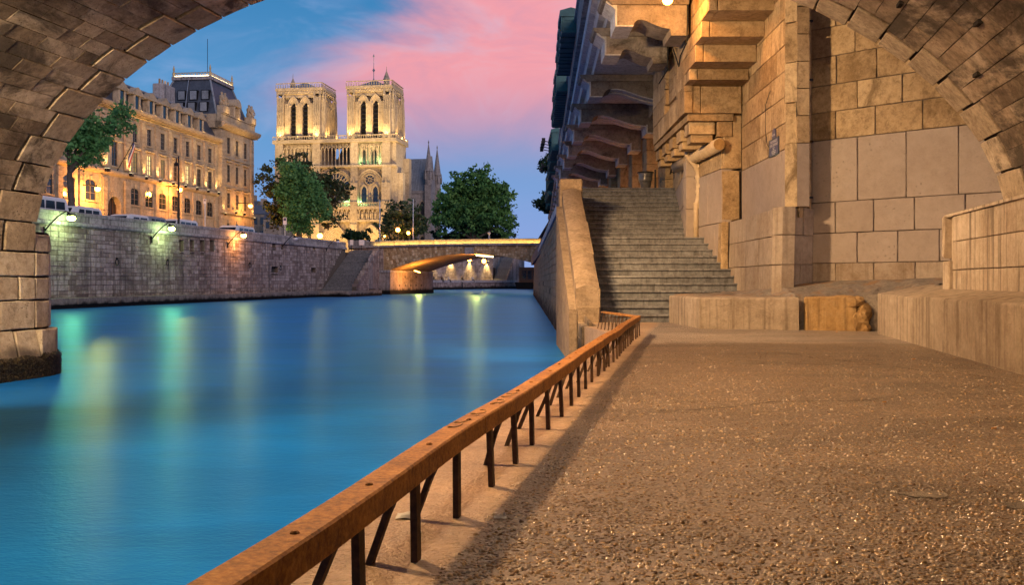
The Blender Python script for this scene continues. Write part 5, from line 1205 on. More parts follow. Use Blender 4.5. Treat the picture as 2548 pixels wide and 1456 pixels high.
# main slate roof with dormers
mb = MB(PF); mb.prism([(.1, Z_C + .7), (1.5, 21.2), (7.5, 21.2), (9, Z_C + .7)], lambda p, w: (w, p[0], p[1]), LU, PU0 + .4); rf = mb.build('main_roof', M_slate, pb)
mb = MB(PF)
mb.tube([(LU, 1.5, 21.25), (PU0, 1.5, 21.25)], .14, 8); mb.build('ridge_roll', M_lead, rf)
def dormer(u, parent=pb):
    g = thing('dormer', None, None, PF(u, 0, Z_C + .7)); g.parent = parent; g.matrix_parent_inverse = absloc(parent).inverted(); z = Z_C + .72
    for sg in (-1, 1):
        mb = MB(PF); mb.bbox(u + sg * .52 - .15, u + sg * .52 + .15, -.3, .4, z, z + 1.5, .04); mb.build('dormer_pier', M_fac, g)
        mb = MB(PF); mb.lathe([(.13, 0), (.15, .1), (.08, .3), (.1, .5), (.05, .6)], (u + sg * .8, -.15, z), 7); mb.build('scroll', M_fac, g)
    mb = MB(PF); mb.box(u - .38, u + .38, -.2, -.16, z, z + 1.45); mb.build('pane', M_glassdark, g)
    mb = MB(PF); mb.prism([(-1.1, z + 1.5), (1.1, z + 1.5), (1.1, z + 1.68), (0, z + 2.35), (-1.1, z + 1.68)], lambda p, w: (u + p[0], w, p[1]), -.42, .45); mb.build('pediment', M_fac, g)
    mb = MB(PF); mb.prism([(-.7, z + .2), (.7, z + .2), (.7, z + 1.6), (0, z + 2.1), (-.7, z + 1.6)], lambda p, w: (u + p[0], w, p[1]), .46, 2.2); mb.build('dormer_cheek', M_slate, g)
    lamp('dormer_light', PF(u, -.75, z - .02), GOLD, 20, .12, parent=g)
for u in [bays[0] - BW] + bays[:6]: dormer(u)
# pavilion roof, truncated pyramid with windows, lit cresting and mast
pr0 = (PU0 + .2, PU1 - .2, .2, 8.8); pt = (PU0 + 1.6, PU1 - 1.9, 1.7, 6.5); ZR0, ZR1 = 21.5, 26.1
mb = MB(PF); mb.rings([[(pr0[0], pr0[2], ZR0), (pr0[1], pr0[2], ZR0), (pr0[1], pr0[3], ZR0), (pr0[0], pr0[3], ZR0)], [(pt[0], pt[2], ZR1), (pt[1], pt[2], ZR1), (pt[1], pt[3], ZR1), (pt[0], pt[3], ZR1)]]); pr_ = mb.build('pavilion_roof', M_slate, pb)
mb = MB(PF); mb.box(PU0, PU1, .0, 9, 20.2, 21.55); mb.build('pavilion_attic', M_fac, pb)
for (a, b) in (((0, 0), (0, 0)), ((1, 0), (1, 0)), ((0, 1), (0, 1))):
    p = (pr0[a[0]], pr0[2 + a[1]], ZR0); q_ = (pt[b[0]], pt[2 + b[1]], ZR1); mb = MB(PF); mb.tube([p, q_], .13, 6); mb.build('hip_roll', M_lead, pr_)
mb = MB(PF); mb.box(pt[0] - .2, pt[1] + .2, pt[2] - .2, pt[3] + .2, ZR1, ZR1 + .45); mb.build('roof_curb', M_coping, pr_)
def crest(p, q_):
    L = math.dist(p, q_); n = int(L / .42)
    for i in range(n):
        f = (i + .5) / n; c = [p[j] + (q_[j] - p[j]) * f for j in (0, 1)]; dx, dy = (q_[0] - p[0]) / L, (q_[1] - p[1]) / L
        mb = MB(PF); mb.tube([(c[0] + dx * .18 * math.cos(t_), c[1] + dy * .18 * math.cos(t_), ZR1 + .72 + .18 * math.sin(t_)) for t_ in [math.pi * k / 4 for k in range(9)]], .045, 4, cap=False); mb.build('cresting_ring', M_gilt, pr_)
    mb = MB(PF); mb.tube([(p[0], p[1], ZR1 + .5), (q_[0], q_[1], ZR1 + .5)], .05, 5); mb.build('crest_light', E_crest2, pr_)
    mb = MB(PF); mb.tube([(p[0], p[1], ZR1 + .94), (q_[0], q_[1], ZR1 + .94)], .035, 5); mb.build('crest_rail', M_gilt, pr_)
E_crest2 = emit('crest_light_strip', (1, .80, .48), 16)
c0, c1, c2 = (pt[0], pt[2]), (pt[1], pt[2]), (pt[0], pt[3])
crest(c0, c1); crest(c0, c2)
for c in (c0, c1, c2): mb = MB(PF); mb.lathe([(.16, 0), (.2, .5), (.08, .7), (.14, 1.0), (.02, 1.5)], (c[0], c[1], ZR1 + .4), 8); mb.build('finial', M_gilt, pr_)
mb = MB(PF); mb.tube([(pt[0] + .5, pt[2] + .6, ZR1), (pt[0] + .5, pt[2] + .6, ZR1 + 5.2)], .035, 6); mb.build('mast', M_iron, pr_)
for (zz0, n) in ((23.5, 4), (21.95, 4)):
    f = (zz0 - ZR0) / (ZR1 - ZR0); us_ = pr0[0] + (pt[0] - pr0[0]) * f
    for i in range(n):
        y = 1.4 + 1.55 * i; mb = MB(PF); mb.box(us_ - .12, us_ + .6, y, y + 1.05, zz0 - .1, zz0 + 1.15); w_ = mb.build('roof_window', M_iron, pr_)
        mb = MB(PF); mb.box(us_ - .15, us_ - .125, y + .1, y + .95, zz0, zz0 + 1.05); mb.build('pane', M_lead, w_)
mb = MB(PF); mb.tube([(pr0[0] - .1, 4.3, ZR0), (pt[0] - .1, 4.5, ZR1)], .06, 5); mb.build('lightning_cable', M_alu, pr_)
# chimney stack, sculpture groups, flag
mb = MB(PF); mb.bbox(PU0 - 5.2, PU0 - 2.4, 4.2, 5.6, 20.8, 24.3, .1); ch_ = mb.build('chimney_stack', M_coping, pb)
for i in range(4): mb = MB(PF); mb.lathe([(.13, 0), (.12, .6)], (PU0 - 4.8 + .65 * i, 4.9, 24.3), 8); mb.build('chimney_pot', M_rubble, ch_)
def statue(u, y0, z, s=1.0):
    g = thing('sculpture_group', None, None, PF(u, y0, z)); g.parent = pb; g.matrix_parent_inverse = absloc(pb).inverted()
    mb = MB(PF); mb.bbox(u - .85 * s, u + .85 * s, y0 - .5, y0 + .5, z, z + .9 * s, .06); mb.build('pedestal', M_fac, g)
    for (dx, h) in ((-.42, 1.9), (.42, 1.75)):
        mb = MB(PF); mb.lathe([(.34 * s, 0), (.40 * s, .35 * s), (.28 * s, .7 * s), (.36 * s, 1.0 * s), (.30 * s, 1.25 * s), (.12 * s, 1.36 * s), (.17 * s, 1.5 * s), (.16 * s, 1.65 * s), (.04 * s, 1.75 * s)], (u + dx * s, y0, z + .9 * s), 9); mb.build('statue', M_fac, g, smooth=True)
        mb = MB(PF); mb.tube([(u + dx * s * 1.3, y0 - .2, z + 2.0 * s), (u + dx * s * 1.9, y0 - .3, z + 1.6 * s), (u + dx * s * 1.2, y0 - .42, z + 1.35 * s)], [.1 * s, .09 * s, .07 * s], 6); mb.build('statue_arm', M_fac, g)
    lamp('statue_light', PF(u, y0 - 1.1, z + .1), GOLD, 30, .15, parent=g)
statue(PU0 + 1.0, -.3, 21.7); statue(PU1 - .7, -.3, 21.7, .95)
g = thing('attic_dormer', None, None, PF(pav[1], 0, 21.7)); g.parent = pb; g.matrix_parent_inverse = absloc(pb).inverted()
for sg in (-1, 1): mb = MB(PF); mb.bbox(pav[1] + sg * .75 - .22, pav[1] + sg * .75 + .22, -.4, .6, 21.7, 23.2, .04); mb.build('dormer_pier', M_fac, g)
mb = MB(PF); mb.prism([(pav[1] + 1.1 * math.cos(math.pi * k / 10), 23.2 + 1.0 * math.sin(math.pi * k / 10)) for k in range(11)], lambda p, w: (p[0], w, p[1]), -.5, 1.0); mb.build('arched_head', M_fac, g)
mb = MB(PF); mb.box(pav[1] - .53, pav[1] + .53, .1, .2, 21.7, 23.2); mb.build('pane', M_glassdark, g)
lamp('dormer_light', PF(pav[1], -1.0, 21.8), GOLD, 25, .15, parent=g)
fg = thing('flag', 'drooping tricolour flag on a slanted pole over the palace gate', 'flag', PF(left_bays[0] + .6, -.2, 12.1))
mb = MB(PF); mb.tube([(left_bays[0] + .5, 0, 11.9), (left_bays[0] + 1.0, -1.5, 14.9)], .045, 6); mb.build('pole', M_iron, fg)
for i, c in enumerate(((.03, .045, .16), (.6, .6, .6), (.45, .04, .03))):
    nm = ('flag_blue', 'flag_white', 'flag_red')[i]; plain(nm, c, .8, vary=.2); rs = []
    for k in range(7):
        f = k / 6; top = (left_bays[0] + .97 - .28 * f, -1.45 + .85 * f * .5, 14.8 - 1.55 * f)
        rs.append([(top[0] + .0 + .10 * j * (1 - f * .4), top[1] - .05 * math.sin(3 * f + j), top[2] - (.0 + .55 * j * .33) - 1.0 * f * j * .25) for j in (i, i + 1)])
    mb = MB(PF); mb.rings(rs, cap=False, closed=False); mb.build(nm.replace('flag_', '') + '_stripe', MATS[nm], fg, fix=False)
for i in range(6):  # fill lights added to brighten the facade evenly, out of sight behind the parapet
    u = du(88.5 + 6.3 * i); g = thing('street_floodlight', 'added fill light %s for the palace facade, unseen behind the parapet' % ('one', 'two', 'three', 'four', 'five', 'six')[i], 'floodlight', PF(u, -9.0, 4.85))
    mb = MB(PF); mb.bbox(u - .25, u + .25, -9.2, -8.8, 4.86, 5.25, .04); mb.build('lamp_body', M_iron, g)
    lamp('flood_light', PF(u, -9.0, 5.4), GOLD, 1150, .3, 'SPOT', PF(u, 0, 15.5), 92, .9, parent=g)
# sodium street lamps on the facade
def facade_lamp(x, y, label, w):
    u = du_x(x, FX); z = qz(x, y, FX); g = thing('facade_lamp', label, 'lamp', PF(u, 0, z), 'bracket lamps on the palace facade')
    y0 = -.35 if u > PU0 else 0
    mb = MB(PF); mb.tube([(u - .1, y0, z + .25), (u, y0 - .8, z + .3), (u, y0 - 1.5, z + .2)], .05, 6); mb.build('bracket', M_iron, g)
    mb = MB(PF); mb.lathe([(.1, .1), (.26, .02), (.26, -.02)], (u, y0 - 1.6, z + .06), 12); mb.build('shade', M_iron, g)
    mb = MB(PF); mb.ball((u, y0 - 1.6, z - .08), .26, 8); mb.build('lamp_glass', E_sod, g, smooth=True)
    lamp('lamp_light', PF(u, y0 - 1.7, z - .55), SOD, w, .25, parent=g)
facade_lamp(413, 470, 'brilliant orange bracket lamp on the middle of the palace facade', 1500)
facade_lamp(587, 511, 'orange bracket lamp on the end pavilion of the palace', 700)
facade_lamp(203, 468, 'orange bracket lamp on the palace wing behind the tree trunk', 2600)
# ================================================================ twin-towered cathedral
NF = frame((xat(684, 318), 318, 0), (.988, -.152))
nd = thing('gothic_cathedral', 'floodlit gothic cathedral front with twin square bell towers', 'cathedral', NF(21, 0, 5))
def ndp(name, mat=M_cath, parent=nd, fr=NF): return MB(fr), name, mat, parent
def nbox(name, a, b, c, d, e, f, mat=M_cath, parent=nd, fr=NF, bev=0):
    mb = MB(fr)
    (mb.bbox(a, b, c, d, e, f, bev) if bev else mb.box(a, b, c, d, e, f)); return mb.build(name, mat, parent, fix=False)
def pointed(xc, hw, zs, n=6, k=1.0):                  # pointed arch outline from left spring to right spring
    R_ = hw * 2 * k; th = math.acos((R_ - hw) / R_); pts = []
    for i in range(n + 1): a = math.pi - th * i / n; pts.append((xc - hw + R_ + R_ * math.cos(a), zs + R_ * math.sin(a)))
    return pts + [(2 * xc - x, z) for x, z in pts[-2::-1]]
def archband(name, xc, hw, t, zs, zb, y0, y1, parent=nd, fr=NF, mat=M_cath, k=1.0):
    o = pointed(xc, hw + t, zs, 6, k); i = pointed(xc, hw, zs, 6, k)
    mb = MB(fr); N = len(o)
    def ring(y): return [(p[0], y, p[1]) for p in [(xc - hw - t, zb)] + o + [(xc + hw + t, zb)]], [(p[0], y, p[1]) for p in [(xc - hw, zb)] + i + [(xc + hw, zb)]]
    o0, i0 = ring(y0); o1, i1 = ring(y1); mb.rings([i1, i0, o0, o1], cap=False, closed=False); return mb.build(name, mat, parent)
W_ = 42.8
nbox('main_front', 0, W_, 1.4, 14, 5, 40.2)
# buttresses with set-backs and gablets
for (a, b) in ((.2, 3.3), (13.7, 16.4), (27.2, 29.7), (38.2, 41.2)):
    for (z0, z1, y) in ((5, 20.5, -1.6), (20.5, 28.2, -1.2), (28.2, 34.5, -.9), (34.5, 40.2, -.5)): nbox('buttress_stage', a, b, y, 1.5, z0, z1)
    mb = MB(NF); m = (a + b) / 2; mb.prism([(m - .9, 32.6), (m + .9, 32.6), (m, 36.0)], lambda p, w: (p[0], w, p[1]), -1.05, -.85); mb.build('gablet', M_cath, nd)
nbox('side_buttress', W_ - .4, W_ + 2.0, 2, 5, 5, 38, M_cath); nbox('side_buttress', W_ - .4, W_ + 1.8, 11, 14, 5, 44, M_cath)
# doorways: nested pointed orders
for (xc, hw) in ((8.4, 2.6), (21.6, 3.0), (34.6, 2.6)):
    for k in range(7): archband('portal_order', xc, hw - .0 + .42 * k - .8, .40, 12.2, 5, .9 - .33 * k, 1.5)
    mb = MB(NF); mb.prism([(xc - 2.2, 5)] + pointed(xc, 2.2, 12.2) + [(xc + 2.2, 5)], lambda p, w: (p[0], w, p[1]), 1.2, 1.38); mb.build('tympanum', M_cath, nd)
    nbox('portal_door', xc - 1.6, xc + 1.6, 1.05, 1.19, 5, 11.5, M_wood)
# gallery of kings
nbox('king_gallery_sill', 0, W_, -1.0, 1.5, 21.3, 22.0); nbox('king_gallery_head', 0, W_, -1.1, 1.5, 25.6, 26.3)
def sm(name, f, mat): m_ = MB(); f(m_); me = m_.mesh(name, mat); fixn(me); return me
me_col = sm('gallery_column', lambda m: m.lathe([(.24, 0), (.24, .25), (.15, .32), (.15, 2.7), (.28, 2.95), (.28, 3.1)], n=7), M_cath)
me_king = sm('king_statue', lambda m: m.lathe([(.38, 0), (.42, .25), (.36, .9), (.44, 1.7), (.38, 2.1), (.14, 2.22), (.22, 2.45), (.22, 2.65), (.05, 2.85)], n=8), M_cath)
for i in range(28):
    x = .9 + 1.52 * i
    inst('gallery_column', me_col, NF(x - .76, -.75, 22.0), nd); inst('king_statue', me_king, NF(x, -.35, 22.1), nd, .3 * math.sin(i))
for i in range(28): archband('gallery_arch', .9 + 1.52 * i, .55, .19, 24.75, 24.6, -1.0, -.6)
def balustrade(x0, x1, y, z, h=1.5, step=.8, fr=NF, along='x'):
    for e in (0, h - .22):
        nbox('balustrade_rail', x0, x1, y - .22, y + .22, z + e, z + e + .25, fr=fr)
    n = int((x1 - x0) / step)
    me = BAL
    for i in range(n + 1): inst('baluster', me, fr(x0 + (x1 - x0) * i / n, y, z + .2), nd)
BAL = sm('baluster', lambda m: m.lathe([(.12, 0), (.16, .3), (.09, .6), (.16, .9), (.12, 1.12)], n=6), M_cath)
balustrade(0, W_, -.9, 26.3)
# rose window
XC, ZC, RR = 21.6, 33.3, 4.9
mb = MB(NF); mb.lathe([(RR, 0), (RR, .1)], n=40); mb.v = [NF(XC + p[0], 1.3, ZC + p[1]) for p in [(RR * math.cos(2 * math.pi * k / 40), RR * math.sin(2 * math.pi * k / 40)) for k in range(40)]]; mb.f = [tuple(range(40))]; mb.var = [0]; mb.mi = [0]
mb.build('rose_glass', M_glassdark, nd, fix=False)
def ringtube(name, xc, zc, r, t, y, mat=M_cath, fr=NF, n=28): mb = MB(fr); mb.tube([(xc + r * math.cos(2 * math.pi * k / n), y, zc + r * math.sin(2 * math.pi * k / n)) for k in range(n + 1)], t, 6, cap=False); return mb.build(name, mat, nd)
for r, t, y in ((5.9, .3, .9), (5.4, .3, 1.0), (4.95, .22, 1.15), (3.2, .14, 1.2), (1.1, .16, 1.2)): ringtube('rose_ring', XC, ZC, r, t, y)
for k in range(24):
    a = 2 * math.pi * k / 24; r0, r1__ = (1.1 if k % 2 == 0 else 3.2), 4.9
    mb = MB(NF); mb.tube([(XC + r0 * math.cos(a), 1.2, ZC + r0 * math.sin(a)), (XC + r1__ * math.cos(a), 1.2, ZC + r1__ * math.sin(a))], .12, 5); mb.build('rose_spoke', M_cath, nd)
    if k % 2 == 0: ringtube('rose_foil', XC + 4.1 * math.cos(a + .13), ZC + 4.1 * math.sin(a + .13), .42, .09, 1.2, n=8)
# side bays: twin lancets and small rosette under one arch
for xc in (8.5, 33.5):
    archband('bay_arch', xc, 4.4, .5, 33.5, 28, .7, 1.5, k=.62); archband('bay_arch', xc, 3.9, .4, 33.5, 28, .95, 1.5, k=.62)
    for sg in (-1, 1):
        archband('lancet_arch', xc + sg * 2.0, 1.0, .35, 32.0, 28, .8, 1.5); archband('lancet_arch', xc + sg * 2.0, .85, .2, 32.0, 28, 1.0, 1.5)
        mb = MB(NF); mb.prism([(xc + sg * 2 - .9, 28)] + pointed(xc + sg * 2, .9, 32.0) + [(xc + sg * 2 + .9, 28)], lambda p, w: (p[0], w, p[1]), 1.25, 1.39); mb.build('lancet_glass', M_glassdark, nd)
    ringtube('rosette_ring', xc, 35.8, 1.75, .28, 1.15, n=20); ringtube('rosette_ring', xc, 35.8, .5, .14, 1.15, n=10)
    mb = MB(NF); mb.v = [NF(xc + 1.7 * math.cos(k * .314), 1.3, 35.8 + 1.7 * math.sin(k * .314)) for k in range(20)]; mb.f = [tuple(range(20))]; mb.mi = [0]; mb.var = [0]; mb.build('rosette_glass', M_glassdark, nd, fix=False)
    for k in range(8): a = k * math.pi / 4; mb = MB(NF); mb.tube([(xc + .5 * math.cos(a), 1.2, 35.8 + .5 * math.sin(a)), (xc + 1.7 * math.cos(a), 1.2, 35.8 + 1.7 * math.sin(a))], .1, 4); mb.build('rosette_spoke', M_cath, nd)
    for sg in (-1, 1): ringtube('trefoil', xc + sg * 3.3, 38.2, .55, .16, 1.25, n=9)
nbox('string_course', -.3, W_ + .3, -.75, 1.5, 40.0, 40.6)
# open colonnade between and before the tower bases
nbox('tower_base', .4, 16.8, 1.6, 14, 40.2, 48.4); nbox('tower_base', 26.2, W_ - .2, 1.6, 14, 40.2, 48.4)
for xc in (31.4, 35.0, 7.0, 10.4):
    mb = MB(NF); mb.prism([(xc - .75, 41)] + pointed(xc, .75, 44.6) + [(xc + .75, 41)], lambda p, w: (p[0], w, p[1]), 1.45, 1.62); mb.build('base_window', M_louvre, nd)
for (a, b) in ((.2, 3.0), (13.7, 16.4), (27.2, 29.7), (38.2, 41.0)): nbox('colonnade_pier', a, b, -.4, 1.6, 40.6, 48.4)
me_sh = sm('colonnette', lambda m: m.lathe([(.3, 0), (.3, .3), (.16, .4), (.15, 5.0), (.3, 5.35), (.3, 5.5)], n=7), M_cath)
for (a, b, n) in ((3.2, 13.6, 8), (16.6, 27.0, 8), (29.9, 38.0, 6)):
    st_ = (b - a) / n
    for i in range(n + 1): inst('colonnette', me_sh, NF(a + st_ * i, 0, 40.6), nd)
    for i in range(n): archband('colonnade_arch', a + st_ * (i + .5), st_ * .36, st_ * .13, 46.1, 45.9, -.2, .2); ringtube('colonnade_foil', a + st_ * (i + 1) if i < n - 1 else a + st_ * (i + .98), 47.5, .36, .12, 0, n=8)
nbox('gallery_floor', -.6, W_ + .6, -.9, 14.5, 48.4, 49.3); balustrade(-.4, W_ + .4, -.75, 49.3)
FR_ = frame(NF(W_ + .4, 0, 0), (.152, .988)); balustrade(-.5, 14.4, 0, 49.3, fr=FR_)
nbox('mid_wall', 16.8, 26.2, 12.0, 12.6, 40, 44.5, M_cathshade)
mb = MB(NF); mb.prism([(15.6, 40), (27.6, 40), (21.6, 53.0)], lambda p, w: (p[0], w, p[1]), 13.5, 62); mb.build('nave_roof', M_lead, nd)
# ---- towers
def tface(fr, w, ops, back, lights):
    z0, zs_, zt = 49.3, 61.2, 66.0
    e = 2.7
    for (a, b) in ((0, e), (w - e, w)):
        for k, (q, pr) in enumerate(((z0, 1.0), (54.5, .8), (59.5, .6))):
            nbox('tower_buttress', a + .12 * k, b - .12 * k, -pr, 1.2, q, (54.5, 59.5, 64.2)[k], fr=fr)
        for j in range(4):
            x = a + .3 + (e - .6) * j / 3; mb = MB(fr); mb.tube([(x, -1.08 if True else 0, z0), (x, -.95, 59.0), (x, -.7, 63.6)], .17, 5); mb.build('shaft', M_cath, nd)
        # pinnacle on the buttress
        for sg in (.3, e - .3): mb = MB(fr); mb.lathe([(.36, 0), (.36, 1.5), (.5, 1.6), (.05, 4.0)], (a + sg, -.5, 62.8), 6); mb.build('pinnacle', M_cath, nd)
    xs = [e] + [v for o in ops for v in (o - 1.05, o + 1.05)] + [w - e]
    for i in range(0, len(xs), 2): nbox('tower_pier', xs[i], xs[i + 1], 0, 1.6, z0, zs_ + 1.0, fr=fr)
    nbox('tower_wall_head', e, w - e, .3, 1.6, zs_ + 3.0, zt, fr=fr)
    for o in ops:
        for k in range(4): archband('opening_order', o, 1.05 + .32 * k - .25, .33, zs_, zs_ - .4, .55 - .22 * k, 1.5, fr=fr)
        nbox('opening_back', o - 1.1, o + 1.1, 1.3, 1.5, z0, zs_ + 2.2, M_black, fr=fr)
        for j in range(8):
            z = z0 + 1.1 + 1.5 * j; mb = MB(fr); mb.prism([(.45, z), (.45, z + .12), (1.3, z + .95), (1.3, z + .8)], lambda p, q_: (q_, p[0], p[1]), o - .95, o + .95); mb.build('louvre', M_louvre, nd)
        for sg in (-1, 1):
            mb = MB(fr); mb.tube([(o + sg * 1.15, -.02, z0), (o + sg * 1.15, -.02, zs_)], .2, 6); mb.build('jamb_shaft', M_cath, nd)
            mb = MB(fr); mb.lathe([(.2, 0), (.36, .4), (.36, .55)], (o + sg * 1.15, 0, zs_ - .2), 6); mb.build('capital', M_cath, nd)
    for k in range(int(w / .9)): inst('cornice_crocket', CRK, fr(.6 + .9 * k, -.35, 66.05), nd)
CRK = sm('cornice_crocket', lambda m: m.ball((0, 0, 0), .3, 4), M_cath)
def flood(fr, x, y, z, w, label):
    g = thing('floodlight', label, 'floodlight', fr(x, y, z), 'floodlights on the cathedral gallery')
    mb = MB(fr); mb.bbox(x - .3, x + .3, y - .25, y + .25, z, z + .4, .05); mb.build('lamp_body', M_iron, g)
    mb = MB(fr); mb.box(x - .26, x + .26, y - .2, y + .2, z + .405, z + .43); mb.build('lamp_glass', E_gold, g)
    lamp('flood_light', fr(x, y, z + .7), GOLD, w, .3, 'SPOT', fr(x, y + .25, z + 14), 105, .9, parent=g)
TN = ('north', 'south')
for ti, (x0, x1) in enumerate(((.9, 16.7), (26.0, 41.4))):
    w = x1 - x0; fr = frame(NF(x0, 0, 0), (.988, -.152)); frs = frame(NF(x1, 0, 0), (.152, .988))
    nbox('tower_core', x0 + 1.0, x1 - 1.0, 1.55, 12, 49.3, 66.0)
    mid = w / 2; tface(fr, w, (mid - 2.2, mid + 2.1), None, None); tface(frs, 13.2, (4.6, 8.6), None, None)
    nbox('tower_cornice', x0 - .2, x1 + .2, -.4, 13.4, 65.4, 66.6); nbox('tower_cornice', x0 - .5, x1 + .5, -.7, 13.7, 66.6, 67.2)
    balustrade(x0 - .3, x1 + .3, -.5, 67.2, 1.9, .85); balustrade(-.5, 13.4, -.3, 67.2, 1.9, .85, fr=frs)
    mb = MB(NF); mb.rings([[(x0 + 1, 1.5, 67.2), (x1 - 1, 1.5, 67.2), (x1 - 1, 12, 67.2), (x0 + 1, 12, 67.2)], [((x0 + x1) / 2 - .2, 6, 70.6), ((x0 + x1) / 2 + .2, 6, 70.6), ((x0 + x1) / 2 + .2, 7, 70.6), ((x0 + x1) / 2 - .2, 7, 70.6)]]); mb.build('tower_roof', M_lead, nd)
    tx = x0 + 2.0 if ti == 0 else x1 - 2.6
    mb = MB(NF); mb.lathe([(1.05, 0), (1.05, 2.6), (1.25, 2.8), (.1, 5.8), (.05, 7.4)], (tx, 9 if ti == 0 else 3, 67.2), 8); mb.build('turret', M_cath, nd)
    if ti: mb = MB(NF); mb.lathe([(.5, 0), (.12, 1.5), (.12, 3.5), (.5, 4.2), (.1, 4.8), (.06, 8.5), (.35, 9.0), (.02, 9.8)], (33.2, 6.5, 70), 8); mb.build('mast_spirelet', M_lead, nd)
    for j, fx in enumerate((1.4, 3.6, mid, w - 3.6, w - 1.3)):
        flood(fr, fx, -1.75, 49.5, 4200, 'floodlight %s along the foot of the %s tower front' % (('first', 'second', 'third', 'fourth', 'fifth')[j], TN[ti]))
    for j, fx in enumerate((1.4, 6.6, 11.8)):
        flood(frs, fx, -1.75, 49.5, 5200, 'floodlight %s along the side foot of the %s tower' % (('first', 'second', 'third')[j], TN[ti]))
for i, (x, y) in enumerate(((8, -46), (33, -46), (70, -20))):  # extra broad lights added to even out the tower lighting
    g = thing('mast_floodlight', ('added mast light in the square evening out the north tower', 'added mast light in the square evening out the south tower', 'added mast light beside the cathedral aimed at its flank')[i], 'floodlight', NF(x, y, 5))
    mb = MB(NF); mb.tube([(x, y, 5), (x, y, 9)], .12, 6); mb.build('post', M_iron, g)
    mb = MB(NF); mb.bbox(x - .5, x + .5, y - .3, y + .3, 9, 9.7, .08); mb.build('lamp_body', M_iron, g)
    lamp('flood_light', NF(x, y + (.6 if i < 2 else 0), 10.2), (1, .70, .34), (260000, 260000, 160000)[i], .6, 'SPOT', NF((8.8, 33.7, 40)[i], (0, 0, 6)[i], 57), (34, 34, 46)[i], .9, parent=g)
# lights on the front below
for i, x in enumerate((4, 14, 24, 34, 41)):
    g = thing('ground_floodlight', 'ground floodlight %s in the square before the cathedral' % ('one', 'two', 'three', 'four', 'five')[i], 'floodlight', NF(x, -16, 5))
    mb = MB(NF); mb.bbox(x - .4, x + .4, -16.4, -15.6, 5, 5.7, .08); mb.build('lamp_body', M_iron, g)
    lamp('flood_light', NF(x, -16, 6.2), GOLD, 24000, .5, 'SPOT', NF(x, 0, 26), 95, .8, parent=g)
for i, (x, z) in enumerate(((25.6, 27.0), (30.4, 27.0), (30.6, 41.2), (36.6, 41.2))):
    g = thing('green_floodlight', 'small green-glowing lamp on the cathedral front, %s' % ('by the rose window', 'beside the twin lancets', 'at the colonnade foot', 'at the colonnade end')[i], 'floodlight', NF(x, .2, z))
    mb = MB(NF); mb.bbox(x - .25, x + .25, -.1, .4, z, z + .4, .05); mb.build('lamp_body', M_iron, g)
    lamp('flood_light', NF(x, .3, z + .9), (.45, 1, .45), 330, .2, parent=g)
# nave flank, transept and pinnacles seen past the south tower
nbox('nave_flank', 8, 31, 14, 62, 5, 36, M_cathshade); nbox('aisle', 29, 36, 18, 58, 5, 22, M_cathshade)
for k in range(4):
    y = 22 + 9.5 * k; nbox('flying_pier', 34.5, 37.5, y, y + 1.4, 5, 27, M_cathshade)
    mb = MB(NF); mb.lathe([(.8, 0), (.8, 2.5), (1.0, 2.7), (.05, 7.5)], (36.2, y + .7, 27), 6); mb.build('pinnacle', M_cathshade, nd)
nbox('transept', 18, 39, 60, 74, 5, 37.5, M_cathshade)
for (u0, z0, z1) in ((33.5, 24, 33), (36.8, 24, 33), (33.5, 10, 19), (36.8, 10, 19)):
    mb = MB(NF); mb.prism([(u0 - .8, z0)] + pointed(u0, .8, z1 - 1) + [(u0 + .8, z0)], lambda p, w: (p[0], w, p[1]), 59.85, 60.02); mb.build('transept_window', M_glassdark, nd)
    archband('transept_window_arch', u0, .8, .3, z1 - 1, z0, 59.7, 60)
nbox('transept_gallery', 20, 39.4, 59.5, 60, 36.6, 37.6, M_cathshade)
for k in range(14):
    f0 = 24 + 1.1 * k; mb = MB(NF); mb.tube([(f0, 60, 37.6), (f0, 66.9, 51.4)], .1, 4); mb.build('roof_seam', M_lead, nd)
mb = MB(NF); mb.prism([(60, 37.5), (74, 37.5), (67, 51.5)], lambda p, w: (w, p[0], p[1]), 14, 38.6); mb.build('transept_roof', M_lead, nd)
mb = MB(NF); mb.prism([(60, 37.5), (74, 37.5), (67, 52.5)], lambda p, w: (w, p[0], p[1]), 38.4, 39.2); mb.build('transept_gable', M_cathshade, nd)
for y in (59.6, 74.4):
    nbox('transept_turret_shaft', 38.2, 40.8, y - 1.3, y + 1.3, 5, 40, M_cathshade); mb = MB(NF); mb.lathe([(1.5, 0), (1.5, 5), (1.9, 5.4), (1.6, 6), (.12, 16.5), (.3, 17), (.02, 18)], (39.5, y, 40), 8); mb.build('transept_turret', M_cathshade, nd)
    for k in range(6): mb = MB(NF); mb.lathe([(.35, 0), (.35, 1.8), (.02, 4.2)], (39.5 + 1.8 * math.cos(k * 1.05), y + 1.8 * math.sin(k * 1.05), 42), 5); mb.build('turret_pinnacle', M_cathshade, nd)
